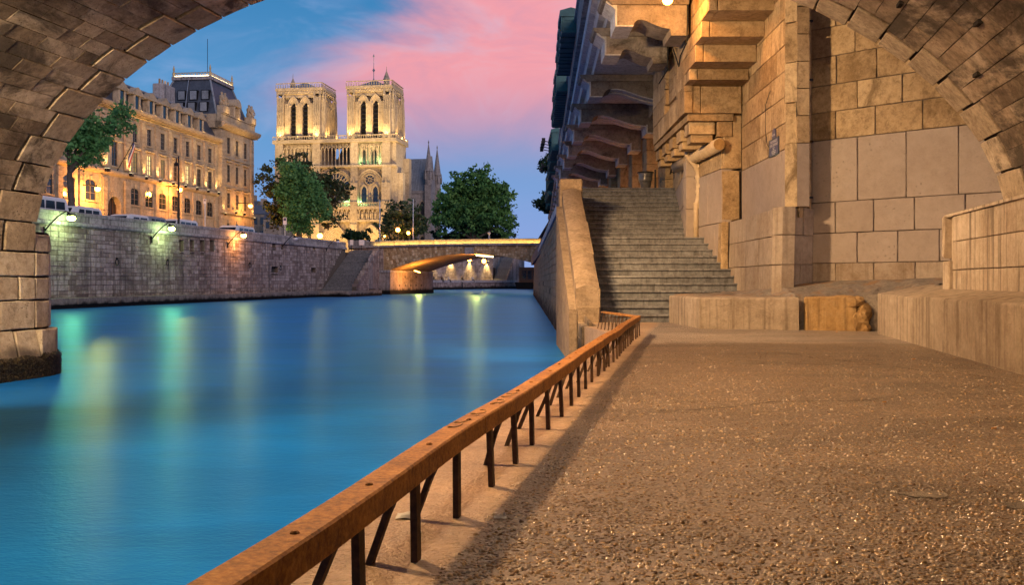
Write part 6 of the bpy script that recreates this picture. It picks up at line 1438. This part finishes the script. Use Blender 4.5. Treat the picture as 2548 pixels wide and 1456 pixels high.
# ================================================================ low bridge downstream of the cathedral
pA, pB = Vector((xat(928, 134.5), 134.5, 0)), Vector((xat(1326, 128), 128, 0))
BF = frame(pA, pB - pA)
bN = Vector((BF.ax.y, -BF.ax.x, 0))
pb2 = thing('arched_road_bridge', 'low rubble-stone road bridge with lit golden parapet crossing the river', 'bridge', BF(12, 0, WATER))
XS0, XSP, XCR = 0.0, 2.55, 14.6                       # abutment start, springing, crown (local x)
def intr(x): return 4.88 - 2.28 * ((x - XCR) / (XCR - XSP)) ** 2
XE = XCR + (XCR - XSP)
def topz(x): return 5.86 + .16 * (1 - ((x - XCR) / 16) ** 2)
q = []; n = 58
for i in range(n):
    xa, xb = XSP + (XE - XSP) * i / n, XSP + (XE - XSP) * (i + 1) / n
    if XCR - .45 < (xa + xb) / 2 < XCR + .75: continue
    sl_ = -2 * 2.28 * ((xa + xb) / 2 - XCR) / (XCR - XSP) ** 2       # radial lean
    za, zb_ = intr(xa), intr(xb); m = 3 + int((topz(xa) - za) > 1.6) * 2
    for j in range(m):
        f0, f1 = j / m, (j + 1) / m
        def pt_(x, f): z = intr(x) + (topz(x) - intr(x)) * f; return Vector(BF(max(XSP - .9, x - sl_ * (z - intr(x)) * .75), 0, z))
        off = rng.uniform(-.06, .06)
        q.append(([pt_(xa + .02, f0 + .02 / m), pt_(xb - .02, f0 + .02 / m), pt_(xb - .02, f1 - .03 / m), pt_(xa + .02, f1 - .03 / m)], bN))
masonry(pb2, q, M_rubble, 'rubble_stone', depth=.3, ch=.03, jit=.045, proud=.05, seed=400, minpx=10)
mb = MB(BF); mb.prism([(XSP + (XE - XSP) * k / 30, intr(XSP + (XE - XSP) * k / 30) + .02) for k in range(31)] + [(XE, 5.9), (XSP - 1.0, 5.9), (XSP - 1.0, 2.5)], lambda p, w: (p[0], w, p[1]), .06, 17); mb.build('arch_body', M_rubble, pb2)
mb = MB(BF); mb.bbox(XCR - .5, XCR + .8, -.14, .3, intr(XCR) - .05, 5.82, .04); mb.build('keystone', M_coping, pb2)
mb = MB(BF); mb.box(XS0 - 3, XSP - .9, .02, 17, -2, 5.9); mb.build('abutment', M_quay, pb2)
place(pb2, lambda u, z: Vector(BF(u, 0, z)), XS0 + .1, XSP - .95, [2.7 + .4 * i for i in range(9)], (.5, 1.2), M_quay, bN, 410, name='abutment_stone', depth=.1, minpx=10)
mb = MB(BF); mb.box(XS0 - .2, XSP + .35, -.55, 17, -2, 2.35); mb.build('abutment_foot', M_quay, pb2)
mb = MB(BF); mb.bbox(XS0 - .3, XSP + .45, -.7, 17, 2.3, 2.62, .05); mb.build('abutment_cap', M_coping, pb2)
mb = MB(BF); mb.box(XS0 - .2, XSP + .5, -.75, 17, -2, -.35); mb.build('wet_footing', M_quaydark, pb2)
x = -3.4
while x < 29:
    L = rng.uniform(1.6, 2.4); b = x + L
    mb = MB(BF); mb.prism([(.3, topz(x)), (-.28, topz(x)), (-.34, topz(x) + .1), (-.34, topz(x) + .3), (.3, topz(x) + .3)], lambda p, w: (w, p[0], p[1]), x + .01, b - .01); mb.build('cornice_stone', M_coping, pb2)
    pm = M_coping if x < -.6 else M_fac
    mb = MB(BF); mb.box(x + .012, b - .012, .0, .45, topz(x) + .302, topz(x) + .78); mb.build('parapet_stone', pm, pb2)
    mb = MB(BF); mb.bbox(x + .008, b - .008, -.07, .52, topz(x) + .783, topz(x) + .97, .03); mb.build('parapet_coping', pm, pb2)
    x = b
mb = MB(BF); mb.bbox(-3.9, -.9, -.15, .6, 5.9, 7.0, .04); mb.build('end_block', M_coping, pb2)
mb = MB(BF); mb.box(-4, 40, .3, 17, 5.7, 6.05); mb.build('carriageway', M_street, pb2)
E_strip2 = emit('parapet_light_strip', (1, .66, .2), 1.6)
for k in range(13):
    x = 1.2 + 2.05 * k; mb = MB(BF); mb.box(x - 1.02, x + 1.02, -.31, -.27, topz(x) + .302, topz(x) + .32); mb.build('light_strip', E_strip2, pb2)
    l_ = lamp('strip_light', BF(x, -.30, topz(x) + .34), (1, .60, .14), 24, .1, 'AREA', BF(x, .25, topz(x) + .9), parent=pb2); l_.data.shape = 'RECTANGLE'; l_.data.size = 2.0; l_.data.size_y = .05
mb = MB(BF); mb.tube([(XCR + .9, 1.0, intr(XCR) - .18), (XCR + .9, 9.0, intr(XCR) - .18)], .09, 6); mb.build('soffit_lamp', E_strip, pb2)
lamp('soffit_light', BF(XCR + .5, 2.0, intr(XCR) - .6), SOD, 1300, .3, parent=pb2)
lamp('soffit_light', BF(XSP + 3.2, 3.5, 2.1), SOD, 1100, .2, parent=pb2)
mb = MB(BF); mb.tube([(XSP + 2.5, 3.5, 2.6), (XSP + 3.4, 3.5, 2.3)], .07, 6); mb.build('soffit_lamp', E_sod, pb2)
for i in range(5):
    for j in range(2 if i in (1, 3) else 1):
        y = 3 + 2.2 * i; z = .4 + 1.25 * j; mb = MB(BF); mb.tube([(XSP + .37, y + .14 * math.cos(k * math.pi / 6), z + .14 * math.sin(k * math.pi / 6)) for k in range(13)], .03, 5, cap=False); mb.build('wall_ring', M_iron, pb2)
# ================================================================ promenade beyond the low bridge
gA, gB = Vector((xat(1030, 205), 205, 0)), Vector((xat(1300, 252), 252, 0))
GF = frame(gA, gB - gA); GN = Vector((GF.ax.y, -GF.ax.x, 0)); GL = (gB - gA).length
fw = thing('promenade_wall', 'far river wall lit by golden pools of light beyond the low bridge', 'wall', GF(15, 4, WATER))
place(fw, lambda u, z: Vector(GF(u, 4.2, z)), -8, GL - 9, [1.3 + .5 * i for i in range(17)], (.9, 1.8), M_quay, GN, 420, name='stone', depth=.2, minpx=10)
mb = MB(GF); mb.box(-8, GL - 9, 4.3, 7, -1, 9.6); mb.build('wall_core', M_mortar, fw)
mb = MB(GF); mb.bbox(-8, GL - 9, 4.0, 4.7, 9.2, 10.1, .05); mb.build('coping', M_coping, fw)
pr2 = thing('promenade_quay', 'low stone promenade ledge where people sit beside the river', 'quay', GF(15, 1, WATER))
place(pr2, lambda u, z: Vector(GF(u, 0, z)), 3.5, GL - 4, [-.4, 0, .4, .75], (.9, 1.8), M_quay, GN, 421, name='stone', depth=.2, minpx=8)
mb = MB(GF); mb.box(-8, GL + 1, .05, 4.4, -2, .72); mb.build('quay_body', M_mortar, pr2)
mb = MB(GF); mb.bbox(3.4, GL - 3.5, -.2, 4.3, .75, 1.35, .06); mb.build('kerb_stone', M_coping, pr2)
mb = MB(GF); mb.box(-8, GL + 1, -.15, .06, -2, -.42); mb.build('wet_footing', M_quaydark, pr2)
for u in (3.9, 20.5, GL - 4): mb = MB(GF); mb.tube([(u, -.28, -.8), (u, -.28, .9)], .12, 6); mb.build('fender_post', M_iron, pr2)
fs_ = thing('promenade_stair', 'pale stair climbing from the far promenade to the street', 'stair', GF(GL - 8, 3, .7))
for k in range(22):
    u = GL - 9.2 + .30 * k; mb = MB(GF); mb.box(u, u + .5, .6, 4.2, .7 + .38 * k, 1.08 + .38 * k); mb.build('step', M_step, fs_)
    mb = MB(GF); mb.box(u + .2, u + .55, .1, .62, -.3, 1.6 + .38 * k); mb.build('side_block', M_quay, fs_)
mb = MB(GF); mb.box(GL - 2.5, GL + 1.2, .0, 8, -1.5, 9.6); mb.build('end_pier', M_quay, fs_)
for i, (x, ul) in enumerate(((1071, 0), (1118, 1), (1158, 2), (1196, 3), (1229, 4))):
    u = 4.5 + (GL - 17) * i / 4
    g = thing('wall_spotlight', 'golden wall spotlight %s along the far promenade wall' % ('first', 'second', 'third', 'fourth', 'fifth')[i], 'lamp', GF(u, 3.9, 6.6))
    mb = MB(GF); mb.bbox(u - .2, u + .2, 3.4, 4.0, 6.5, 6.8, .04); mb.build('lamp_body', M_iron, g)
    mb = MB(GF); mb.box(u - .15, u + .15, 3.5, 3.85, 6.45, 6.495); mb.build('lamp_glass', E_gold, g)
    lamp('spot_light', GF(u, 3.55, 6.3), (1, .66, .2), 3200, .15, 'SPOT', GF(u, 4.3, 0), 95, .6, parent=g)
for i, (x, y) in enumerate(((1168, 646), (1204, 650))):
    p = at(x, y, 188); g = thing('globe_lamp', ('small glowing globe lamp seen under the low bridge arch', 'bright starry globe lamp under the low bridge arch')[i], 'lamp', (p.x, p.y, 1.3))
    mb = MB(); mb.ball(tuple(p), .42, 7); mb.build('globe', E_sod, g, smooth=True); mb = MB(); mb.tube([(p.x, p.y, p.z + .3), (p.x, p.y + .5, p.z + 2.2)], .05, 5); mb.build('stem', M_iron, g)
    lamp('globe_light', (p.x, p.y - .7, p.z), SOD, 150, .4, parent=g)
# moored boat cabin glimpsed between the pier and the embankment
bo = thing('moored_boat', 'dark wooden boat cabin moored beyond the low bridge', 'boat', (xat(1308, 230), 230, WATER))
bx0, bx1 = xat(1297, 230), xat(1330, 230)
mb = MB(); mb.prism([(bx0 - 1, -.9), (bx1, -.9), (bx1, .8), (bx0 - 1.6, .8)], lambda p, w: (p[0], w, p[1]), 230, 244); mb.build('hull', M_quaydark, bo)
mb = MB(); mb.box(bx0 - .5, bx1, 231, 242, .8, 4.6); mb.build('cabin', M_wood, bo)
for i in range(3): mb = MB(); mb.box(bx0 + .3 + 1.3 * i, bx0 + 1.3 + 1.3 * i, 230.95, 231, 1.6, 3.8); mb.build('cabin_window', M_glassdark, bo)
# ---- seated people
def person(loc, face, label, coat, trousers, hair=(.03, .02, .015), white=False):
    v = [(0, 0, .12), (0, 0, .35), (0, -.05, .58), (0, -.04, .70), (0, -.07, .84), (0, -.08, .92), (.2, -.03, .55), (.24, .16, .32), (.1, .34, .22), (-.2, -.03, .55), (-.24, .16, .32), (-.1, .34, .22), (.11, .02, .10), (.13, .42, .10), (.13, .46, -.30), (.13, .58, -.34), (-.11, .02, .10), (-.13, .42, .10), (-.13, .46, -.30), (-.13, .58, -.34)]
    e = [(0, 1), (1, 2), (2, 3), (3, 4), (4, 5), (2, 6), (6, 7), (7, 8), (2, 9), (9, 10), (10, 11), (0, 12), (12, 13), (13, 14), (14, 15), (0, 16), (16, 17), (17, 18), (18, 19)]
    rr = [.15, .15, .16, .06, .10, .085, .065, .05, .04, .065, .05, .04, .09, .07, .055, .045, .09, .07, .055, .045]
    me = bpy.data.meshes.new('person'); me.from_pydata(v, e, []); o = bpy.data.objects.new('tmp', me); COL.objects.link(o)
    o.modifiers.new('s', 'SKIN'); o.modifiers.new('d', 'SUBSURF').levels = 1
    for s_, r_ in zip(me.skin_vertices[0].data, rr): s_.radius = (r_, r_)
    me.skin_vertices[0].data[0].use_root = True
    dg = bpy.context.evaluated_depsgraph_get(); m2 = bpy.data.meshes.new_from_object(o.evaluated_get(dg)); bpy.data.objects.remove(o)
    k = label[:12]
    for nm, c in (('coat', coat), ('trousers', trousers), ('hair', hair)): m2.materials.append(plain(nm + '_' + str(len(MATS)), c, .85, vary=.3))
    m2.materials.append(M_skin)
    for p in m2.polygons:
        c = p.center; p.use_smooth = True
        p.material_index = 2 if c.z > .86 or (c.z > .74 and c.y < -.1) else (3 if c.z > .70 or (c.z < .3 and c.y > .3 and abs(c.x) < .12 and c.z > .18) else (1 if c.z < .2 else 0))
    ob = link('person', m2); ob.location = loc; ob.rotation_euler = (0, 0, face); tag(ob, label, 'person', 'people sitting on the far promenade'); return ob
fa = math.atan2(GF.ax.y, GF.ax.x)
for (u, dy, lab, c, t_, sc_) in ((5.2, .25, 'person in dark coat sitting at the near end of the promenade edge', (.03, .028, .03), (.03, .03, .04), 0), (9.0, .5, 'person hunched in a dark navy coat on the promenade edge', (.02, .025, .035), (.02, .02, .03), .5),
        (12.0, .2, 'person in brown top leaning towards a neighbour on the promenade', (.12, .07, .04), (.03, .03, .05), -.4), (15.0, .3, 'person in white top sitting on the promenade edge', (.6, .6, .58), (.05, .05, .06), .3), (24.5, 2.2, 'person in dark clothes sitting back near the promenade wall', (.05, .03, .025), (.03, .03, .03), .9), (26.4, .3, 'person in pale shirt sitting apart toward the promenade stair', (.55, .52, .5), (.04, .04, .06), -.5)):
    o = person(GF(u, dy, 1.30), fa + math.pi + sc_, lab, c, t_); o.scale = (1.25, 1.25, 1.25)
# ================================================================ houses far behind
def house(x0, x1, ytop, d, label, mat=M_oldwall, floors=4, zb=4.5, roof=3.0):
    X0, X1 = xat(x0, d), xat(x1, d); zt = zat(ytop, d); g = thing('town_house', label, 'building', ((X0 + X1) / 2, d, zb), 'town houses behind the trees')
    mb = MB(); mb.box(X0, X1, d, d + 14, zb, zt); mb.build('wall', mat, g)
    mb = MB(); mb.prism([(d - .3, zt), (d + 4, zt + roof), (d + 10, zt + roof), (d + 14.3, zt)], lambda p, w: (w, p[0], p[1]), X0, X1); mb.build('roof', M_slate, g)
    n = max(2, int((X1 - X0) / 3.2)); hh = (zt - zb) / floors
    for f in range(floors):
        for i in range(n):
            u = X0 + (X1 - X0) * (i + .5) / n; z = zb + hh * f + hh * .25
            mb = MB(); mb.box(u - .55, u + .55, d - .08, d + .02, z, z + hh * .55); w_ = mb.build('window', M_frame, g); mb = MB(); mb.box(u - .45, u + .45, d - .1, d - .078, z + .1, z + hh * .55 - .1); mb.build('pane', M_glassdark, w_)
    mb = MB(); mb.bbox(X0 + 1, X0 + 2.6, d + 5, d + 6.5, zt + roof * .6, zt + roof + 2, .05); mb.build('chimney', M_oldwall, g)
house(628, 660, 533, 270, 'ochre town house just past the palace corner'); house(655, 700, 545, 255, 'lower town house beside the shade-dark tree')
house(606, 636, 520, 300, 'far town house peeping past the palace pavilion')
# ================================================================ trees and shrubs
def tree(name, label, base, trunk_h, lobes, mat, n=7000, leaf=.22, clump=.6, tr=.22, seed=1, droop=0.0, cat='tree', dark=None, group=None):
    r = np.random.default_rng(seed); b = Vector(base)
    g = thing(name, label, cat, tuple(b), group)
    lob = np.array([(l[0], l[1], l[2]) for l in lobes]); rad = np.array([(l[3], l[4], l[5]) for l in lobes])
    rnd = random.Random(seed)
    mb = MB(); mb.tube([tuple(b), tuple(b + Vector((.1 * tr, .1, trunk_h * .5))), tuple(b + Vector((-.1, 0, trunk_h)))], [tr * 1.25, tr, tr * .8], 9); mb.build('trunk', M_bark, g, smooth=True)
    top = b + Vector((-.1, 0, trunk_h))
    for l in lobes:
        c = b + Vector(l[:3]); m = (top + c) / 2 + Vector((rnd.uniform(-.3, .3), rnd.uniform(-.3, .3), rnd.uniform(0, .4)))
        mb = MB(); mb.tube([tuple(top), tuple(m), tuple(c)], [tr * .55, tr * .35, tr * .1], 6); mb.build('limb', M_bark, g)
    vol = rad.prod(1); pick = r.choice(len(lobes), p=vol / vol.sum(), size=max(30, n // 26))
    dirs = r.normal(size=(len(pick), 3)); dirs /= np.linalg.norm(dirs, axis=1)[:, None]
    rr = r.random(len(pick)) ** .45 * (1 + .16 * r.normal(size=len(pick)))
    cc = lob[pick] + dirs * rad[pick] * rr[:, None]
    ci = r.integers(0, len(cc), n); cs_ = clump * (.5 + r.random(len(cc)))
    p = cc[ci] + r.normal(size=(n, 3)) * (cs_[ci] * .5)[:, None] * np.array([1, 1, .75]); p[:, 2] -= droop * np.abs(r.normal(size=n))
    p += np.array(b)
    a = r.normal(size=(n, 3)); a /= np.linalg.norm(a, axis=1)[:, None]; t = r.normal(size=(n, 3)); bvec = np.cross(a, t); bvec /= np.linalg.norm(bvec, axis=1)[:, None]
    s = (leaf * (.6 + .8 * r.random(n)))[:, None]
    V = np.stack([p - a * s, p + bvec * s * .55, p + a * s, p - bvec * s * .55], 1).reshape(-1, 3)
    me = bpy.data.meshes.new('crown'); F = np.arange(n * 4).reshape(n, 4); me.from_pydata(V.tolist(), [], F.tolist())
    cv = r.random(len(cc)); va = np.clip(cv[ci] * .65 + r.random(n) * .4, 0, 1).astype(np.float32)
    at_ = me.attributes.new('var', 'FLOAT', 'FACE'); at_.data.foreach_set('value', va); me.materials.append(mat)
    link('crown', me, g); return g
def lobes_px(x, y, rx, ry, d, base, depth=None): c = at(x, y, d) - Vector(base); s = d / FPX; return (c.x, c.y, c.z, rx * s, (depth or rx) * s, ry * s)
# leafy tree half hidden by the arch
d = 69; bs = (xat(176, d), d, 4.85)
tree('street_tree', 'leafy green street tree half hidden behind the bridge arch', bs, 4.2, [lobes_px(*q_, d, bs) for q_ in ((285, 300, 40, 40), (245, 345, 38, 38), (212, 390, 26, 26), (205, 330, 60, 60), (150, 300, 70, 80), (316, 275, 22, 22), (235, 385, 26, 26), (212, 415, 20, 20), (268, 335, 24, 24))], F_green, 9000, .17, .5, .24, 3)
# dark tree (crown shade put into its leaf colour) and green tree before the cathedral
d = 122; bs = (xat(745, d), d, 4.85)
tree('shade_toned_tree', 'tall tree with shade-dark leaves in front of the cathedral', bs, 4.5, [lobes_px(*q_, d, bs) for q_ in ((680, 470, 34, 50), (730, 415, 45, 36), (700, 530, 42, 36), (800, 470, 48, 50), (845, 480, 30, 45), (760, 480, 70, 70), (660, 440, 20, 28), (820, 540, 34, 26))], F_brown, 10000, .24, .6, .3, 5)
d = 114; bs = (xat(742, d), d, 4.85)
tree('maple_tree', 'fresh green tree standing before the shade-dark one', bs, 3.6, [lobes_px(*q_, d, bs) for q_ in ((735, 430, 42, 34), (760, 480, 44, 40), (740, 530, 40, 34), (712, 480, 24, 34), (800, 510, 24, 34), (752, 560, 28, 20))], F_green, 10000, .2, .5, .26, 6, droop=.3)
d = 152; bs = (xat(1003, d), d, 5.2)
tree('round_tree', 'round dark tree with pale-tipped leaves beside the street lamps', bs, 2.2, [lobes_px(*q_, d, bs) for q_ in ((1000, 535, 48, 40), (975, 560, 36, 34), (1035, 560, 34, 36), (1002, 575, 58, 26))], F_round, 11000, .23, .45, .25, 7)
d = 172; bs = (xat(1180, d), d, 5.2)
tree('plane_tree', 'huge dense green plane tree beyond the low bridge', bs, 3.5, [lobes_px(*q_, d, bs) for q_ in ((1175, 470, 62, 50), (1130, 505, 56, 52), (1225, 505, 52, 58), (1180, 540, 90, 48), (1250, 560, 34, 44), (1105, 550, 34, 40), (1190, 445, 34, 28), (1240, 480, 30, 34))], F_plane, 22000, .33, .8, .5, 8)
d = 176; bs = (xat(1165, d), d, 5.2)
tree('hedge_bush', 'dark bushy mass at the foot of the plane tree', bs, .8, [lobes_px(*q_, d, bs) for q_ in ((1120, 588, 45, 16), (1180, 582, 50, 22), (1240, 588, 40, 18))], F_shrub, 5000, .3, .5, .15, 9, cat='shrub')
d = 140; bs = (xat(888, d), d, 5.0)
tree('spiky_shrub', 'dark spiky shrub at the head of the water stair', bs, .6, [lobes_px(*q_, d, bs) for q_ in ((888, 590, 30, 9), (880, 582, 22, 8), (862, 580, 10, 10), (912, 575, 9, 10))], F_shrub, 3000, .2, .35, .12, 10, cat='shrub')
d = 260; bs = (xat(1262, d), d, 1.4)
tree('arch_bush', 'dark green bush seen under the low bridge arch', bs, 1.0, [lobes_px(1255, 655, 30, 13, d, bs)], F_shrub, 1500, .35, .6, .12, 12, cat='shrub')
bs = (odx(1.3, 76), 74.5, 9.6)
tree('parapet_bush', 'small leafy bush growing over the parapet among the bookstalls', bs, .3, [(-.6, 0, .7, .9, 1.0, .7), (-.2, 1, 1.2, .6, .8, .6)], F_shrub, 1500, .13, .3, .06, 13, cat='shrub')
bs = (odx(1.4, 58), 108, 9.4)
bs = (xat(1335, 106), 106, 6.5)
tree('quay_tree', 'small tree silhouette leaning out beyond the bookstalls', (odx(1.6, 106), 106, 8.6), 1.2, [(-1.2, 0, 1.2, 1.0, 1.0, .9), (-.3, 1, 2.2, 1.0, 1.0, 1.0), (.4, 0, 1.4, 1.2, 1.2, 1.2)], F_shrub, 2500, .18, .4, .1, 14)
# ================================================================ parked vehicles
def van(u, y, L, h, w, label, paint, name='parked_van', cat='van', glass_rear=True, flip=False):
    g = thing(name, label, cat, QF(u + L / 2, y, 4.85), 'vehicles parked along the far quay'); z = 4.85
    s_ = -1 if flip else 1; c = u + L / 2
    fr = lambda a, b, e: QF(c + s_ * (a - L / 2), y + b, z + e)
    nose = .9 if h > 1.57 else 1.1
    pr = [(0, .35), (L, .35), (L, h * .55), (L - .08, h * .9), (L - .3, h), (nose + .7, h), (nose + .25, h * .93), (nose * .35 + .3, h * .56), (.1, h * .5), (0, h * .42)]
    mb = MB(fr); rs = []
    for (b, k) in ((0, .93), (.06, 1.0), (w - .06, 1.0), (w, .93)):
        rs.append([(L / 2 + (a - L / 2) * (1 if e < h * .6 else (.985 if k < 1 else 1)), b + (0 if e < h * .6 else (.06 if b < w / 2 else -.06) * (1 if k < 1 else 1)), .35 + (e - .35) * (k if e > h * .9 else 1)) for a, e in pr])
    mb.rings(rs); mb.build('body', paint, g, smooth=False)
    for b in (-.012, w - .01):
        mb = MB(fr); bb = b + (.02 if b < 0 else -.02)
        n = 3 if h > 1.57 else 2
        for i in range(n):
            a0 = nose + .6 + (L - nose - .9) * i / n; a1 = nose + .6 + (L - nose - .9) * (i + .9) / n
            m2 = MB(fr); m2.prism([(a0, h * .58), (a1, h * .58), (a1 - .05, h * .86), (a0 + (.25 if i == 0 else .05), h * .86)], lambda p, w_: (p[0], w_, p[1]), bb, bb + .03); m2.build('side_window', M_glassdark, g)
    mb = MB(fr); mb.prism([(.12, w - .12), (.12, .12)], lambda p, w_: (nose * .42 + .32 + (w_ - h * .6) * .75 - .03, p[1], w_), h * .6, h * .88); mb.build('windscreen', M_glassdark, g, fix=False)
    for k_ in (.1, w / 2 + .04): mb = MB(fr); mb.box(L - .04, L + .012, k_ + .06, k_ + w / 2 - .16, h * .55, h * .86); mb.build('rear_window', M_glassdark, g)
    for a in (.85, L - .8):
        for b in (.02, w - .02):
            mb = MB(fr); mb.tube([(a, b - .09, .32), (a, b + .09, .32)], .32, 14); t_ = mb.build('wheel', M_rubber, g); mb = MB(fr); mb.tube([(a, b - .1, .32), (a, b + .1, .32)], .18, 10); mb.build('rim', M_alu, t_)
    for b in (.12, w - .42):
        mb = MB(fr); mb.box(-.02, .05, b, b + .3, h * .36, h * .44); mb.build('headlight', M_alu, g)
        mb = MB(fr); mb.box(L - .02, L + .015, b + (.0 if b < .5 else .2), b + (.1 if b < .5 else .3), h * .42, h * .52); mb.build('tail_light', plain('red_lens', (.3, .01, .01), .3) if 'red_lens' not in MATS else MATS['red_lens'], g)
    return g
van(du_x(128), 2.2, 5.2, 1.98, 2.0, 'tall white van standing close to the tree trunk', M_white)
van(du_x(228), 2.0, 4.6, 1.58, 1.8, 'small white van with dark rear windows before the palace gate', M_white)
van(du_x(372), 2.4, 4.4, 1.56, 1.8, 'pale estate car roof just beyond the green-white wall lamp', M_white, 'parked_car', 'car')
van(du_x(420), 2.4, 4.2, 1.60, 1.75, 'grey car roof next to the pale estate car', M_grey, 'parked_car', 'car')
van(du_x(492), 2.4, 5.0, 1.7, 1.9, 'white van under the tall dark lamp post', M_white)
van(du_x(640), 2.6, 5.6, 1.9, 2.0, 'white van beside the palace corner pavilion', M_white)
# ================================================================ lamp posts, masts and signs on the far bank
def post_lamp(x, y, d, label, lit=True, h0=5.2, em=E_sod, w=350, r=.26):
    p = at(x, y, d); g = thing('street_lamp', label, 'street lamp', (p.x, p.y, h0), 'street lamps near the low bridge')
    mb = MB(); mb.lathe([(.16, 0), (.16, .5), (.07, .7), (.05, p.z - h0 - .3)], (p.x, p.y, h0), 8); mb.build('post', M_iron, g)
    mb = MB(); mb.ball(tuple(p), r, 7); mb.build('globe', em, g, smooth=True)
    mb = MB(); mb.lathe([(.16, 0), (.22, .05), (.05, .22)], (p.x, p.y, p.z + r * .9), 8); mb.build('cap', M_iron, g)
    lamp('lamp_light', (p.x, p.y - r * 1.8, p.z), SOD, w, r, parent=g)
post_lamp(990, 572, 146, 'glowing globe street lamp before the round tree', r=.34)
post_lamp(1016, 580, 148, 'lower glowing globe street lamp beside the thin mast', r=.26)
post_lamp(796, 587, 118, 'bright globe lamp just above the quay parapet', r=.34, h0=4.85)
post_lamp(957, 588, 150, 'dim orange globe lamp low beneath the round tree', r=.16, w=60)
g = thing('tall_lamp_post', 'tall dark lamp post with drooping head before the palace', 'street lamp', QF(du_x(477), 1.2, 4.85))
u = du_x(477); zt = qz(477, 405)
mb = MB(QF); mb.tube([(u, 1.2, 4.85), (u, 1.2, zt + .6)], [.12, .06], 8); mb.build('post', M_iron, g)
mb = MB(QF); mb.tube([(u, 1.2, zt), (u - .5, 1.0, zt + .35), (u - 1.1, .8, zt + .25), (u - 1.25, .75, zt - .1)], .045, 6); mb.build('arm', M_iron, g)
mb = MB(QF); mb.lathe([(.06, .2), (.2, 0), (.16, -.18)], (u - 1.25, .75, zt - .25), 10); mb.build('lamp_head', M_iron, g)
def mast(x, y0, y1, d, label, sign=None):
    a, b = at(x, y1, d), at(x - (2 if x == 1000 else 0), y0, d); g = thing('flag_mast' if not sign else 'sign_post', label, 'mast' if not sign else 'sign', (a.x, a.y, a.z - 1.5))
    mb = MB(); mb.tube([(a.x, a.y, a.z - 1.5), tuple(b)], .07 if not sign else .05, 6); mb.build('pole', M_alu, g)
    if sign:
        w, h = sign; mb = MB(); mb.box(b.x - w / 2, b.x + w / 2, b.y - .06, b.y - .03, b.z - h, b.z); s_ = mb.build('sign_plate', M_white, g)
        mb = MB(); mb.box(b.x - w / 2 + .06, b.x + w / 2 - .06, b.y - .075, b.y - .062, b.z - h * .45, b.z - .08); mb.build('sign_field', M_blue, s_)
mast(945, 498, 600, 139, 'slender grey mast rising beside the round tree')
mast(1028, 495, 600, 146, 'thin leaning grey mast in front of the round tree')
mast(709, 541, 582, 112, 'blue and white street sign on a pole above the quay', (.45, .9))
mast(510, 495, 560, 98, 'slim black sign pole by the palace pavilion', (.3, .5))
g = thing('parapet_bollard', 'small stone lantern post on the low bridge parapet', 'bollard', BF(17.6, .3, 6.9)); mb = MB(BF); mb.lathe([(.14, 0), (.12, .6), (.22, .65), (.22, .9), (.05, 1.0)], (17.6, .25, topz(17) + .97), 8); mb.build('post', M_coping, g)
# white sign boards behind the water-stair head
for i, (x, w) in enumerate(((875, 8), (900, 13))):
    p = at(x, 603, 133); g = thing('notice_board', ('small white notice board at the water stair head', 'wider white notice board at the water stair head')[i], 'sign', (p.x, p.y, 5))
    mb = MB(); mb.box(p.x - w * .029, p.x + w * .029, p.y, p.y + .06, p.z - .4, p.z + .35); mb.build('board', M_white, g)
    mb = MB(); mb.tube([(p.x, p.y + .08, 4.8), (p.x, p.y + .08, p.z)], .05, 6); mb.build('stake', M_iron, g)
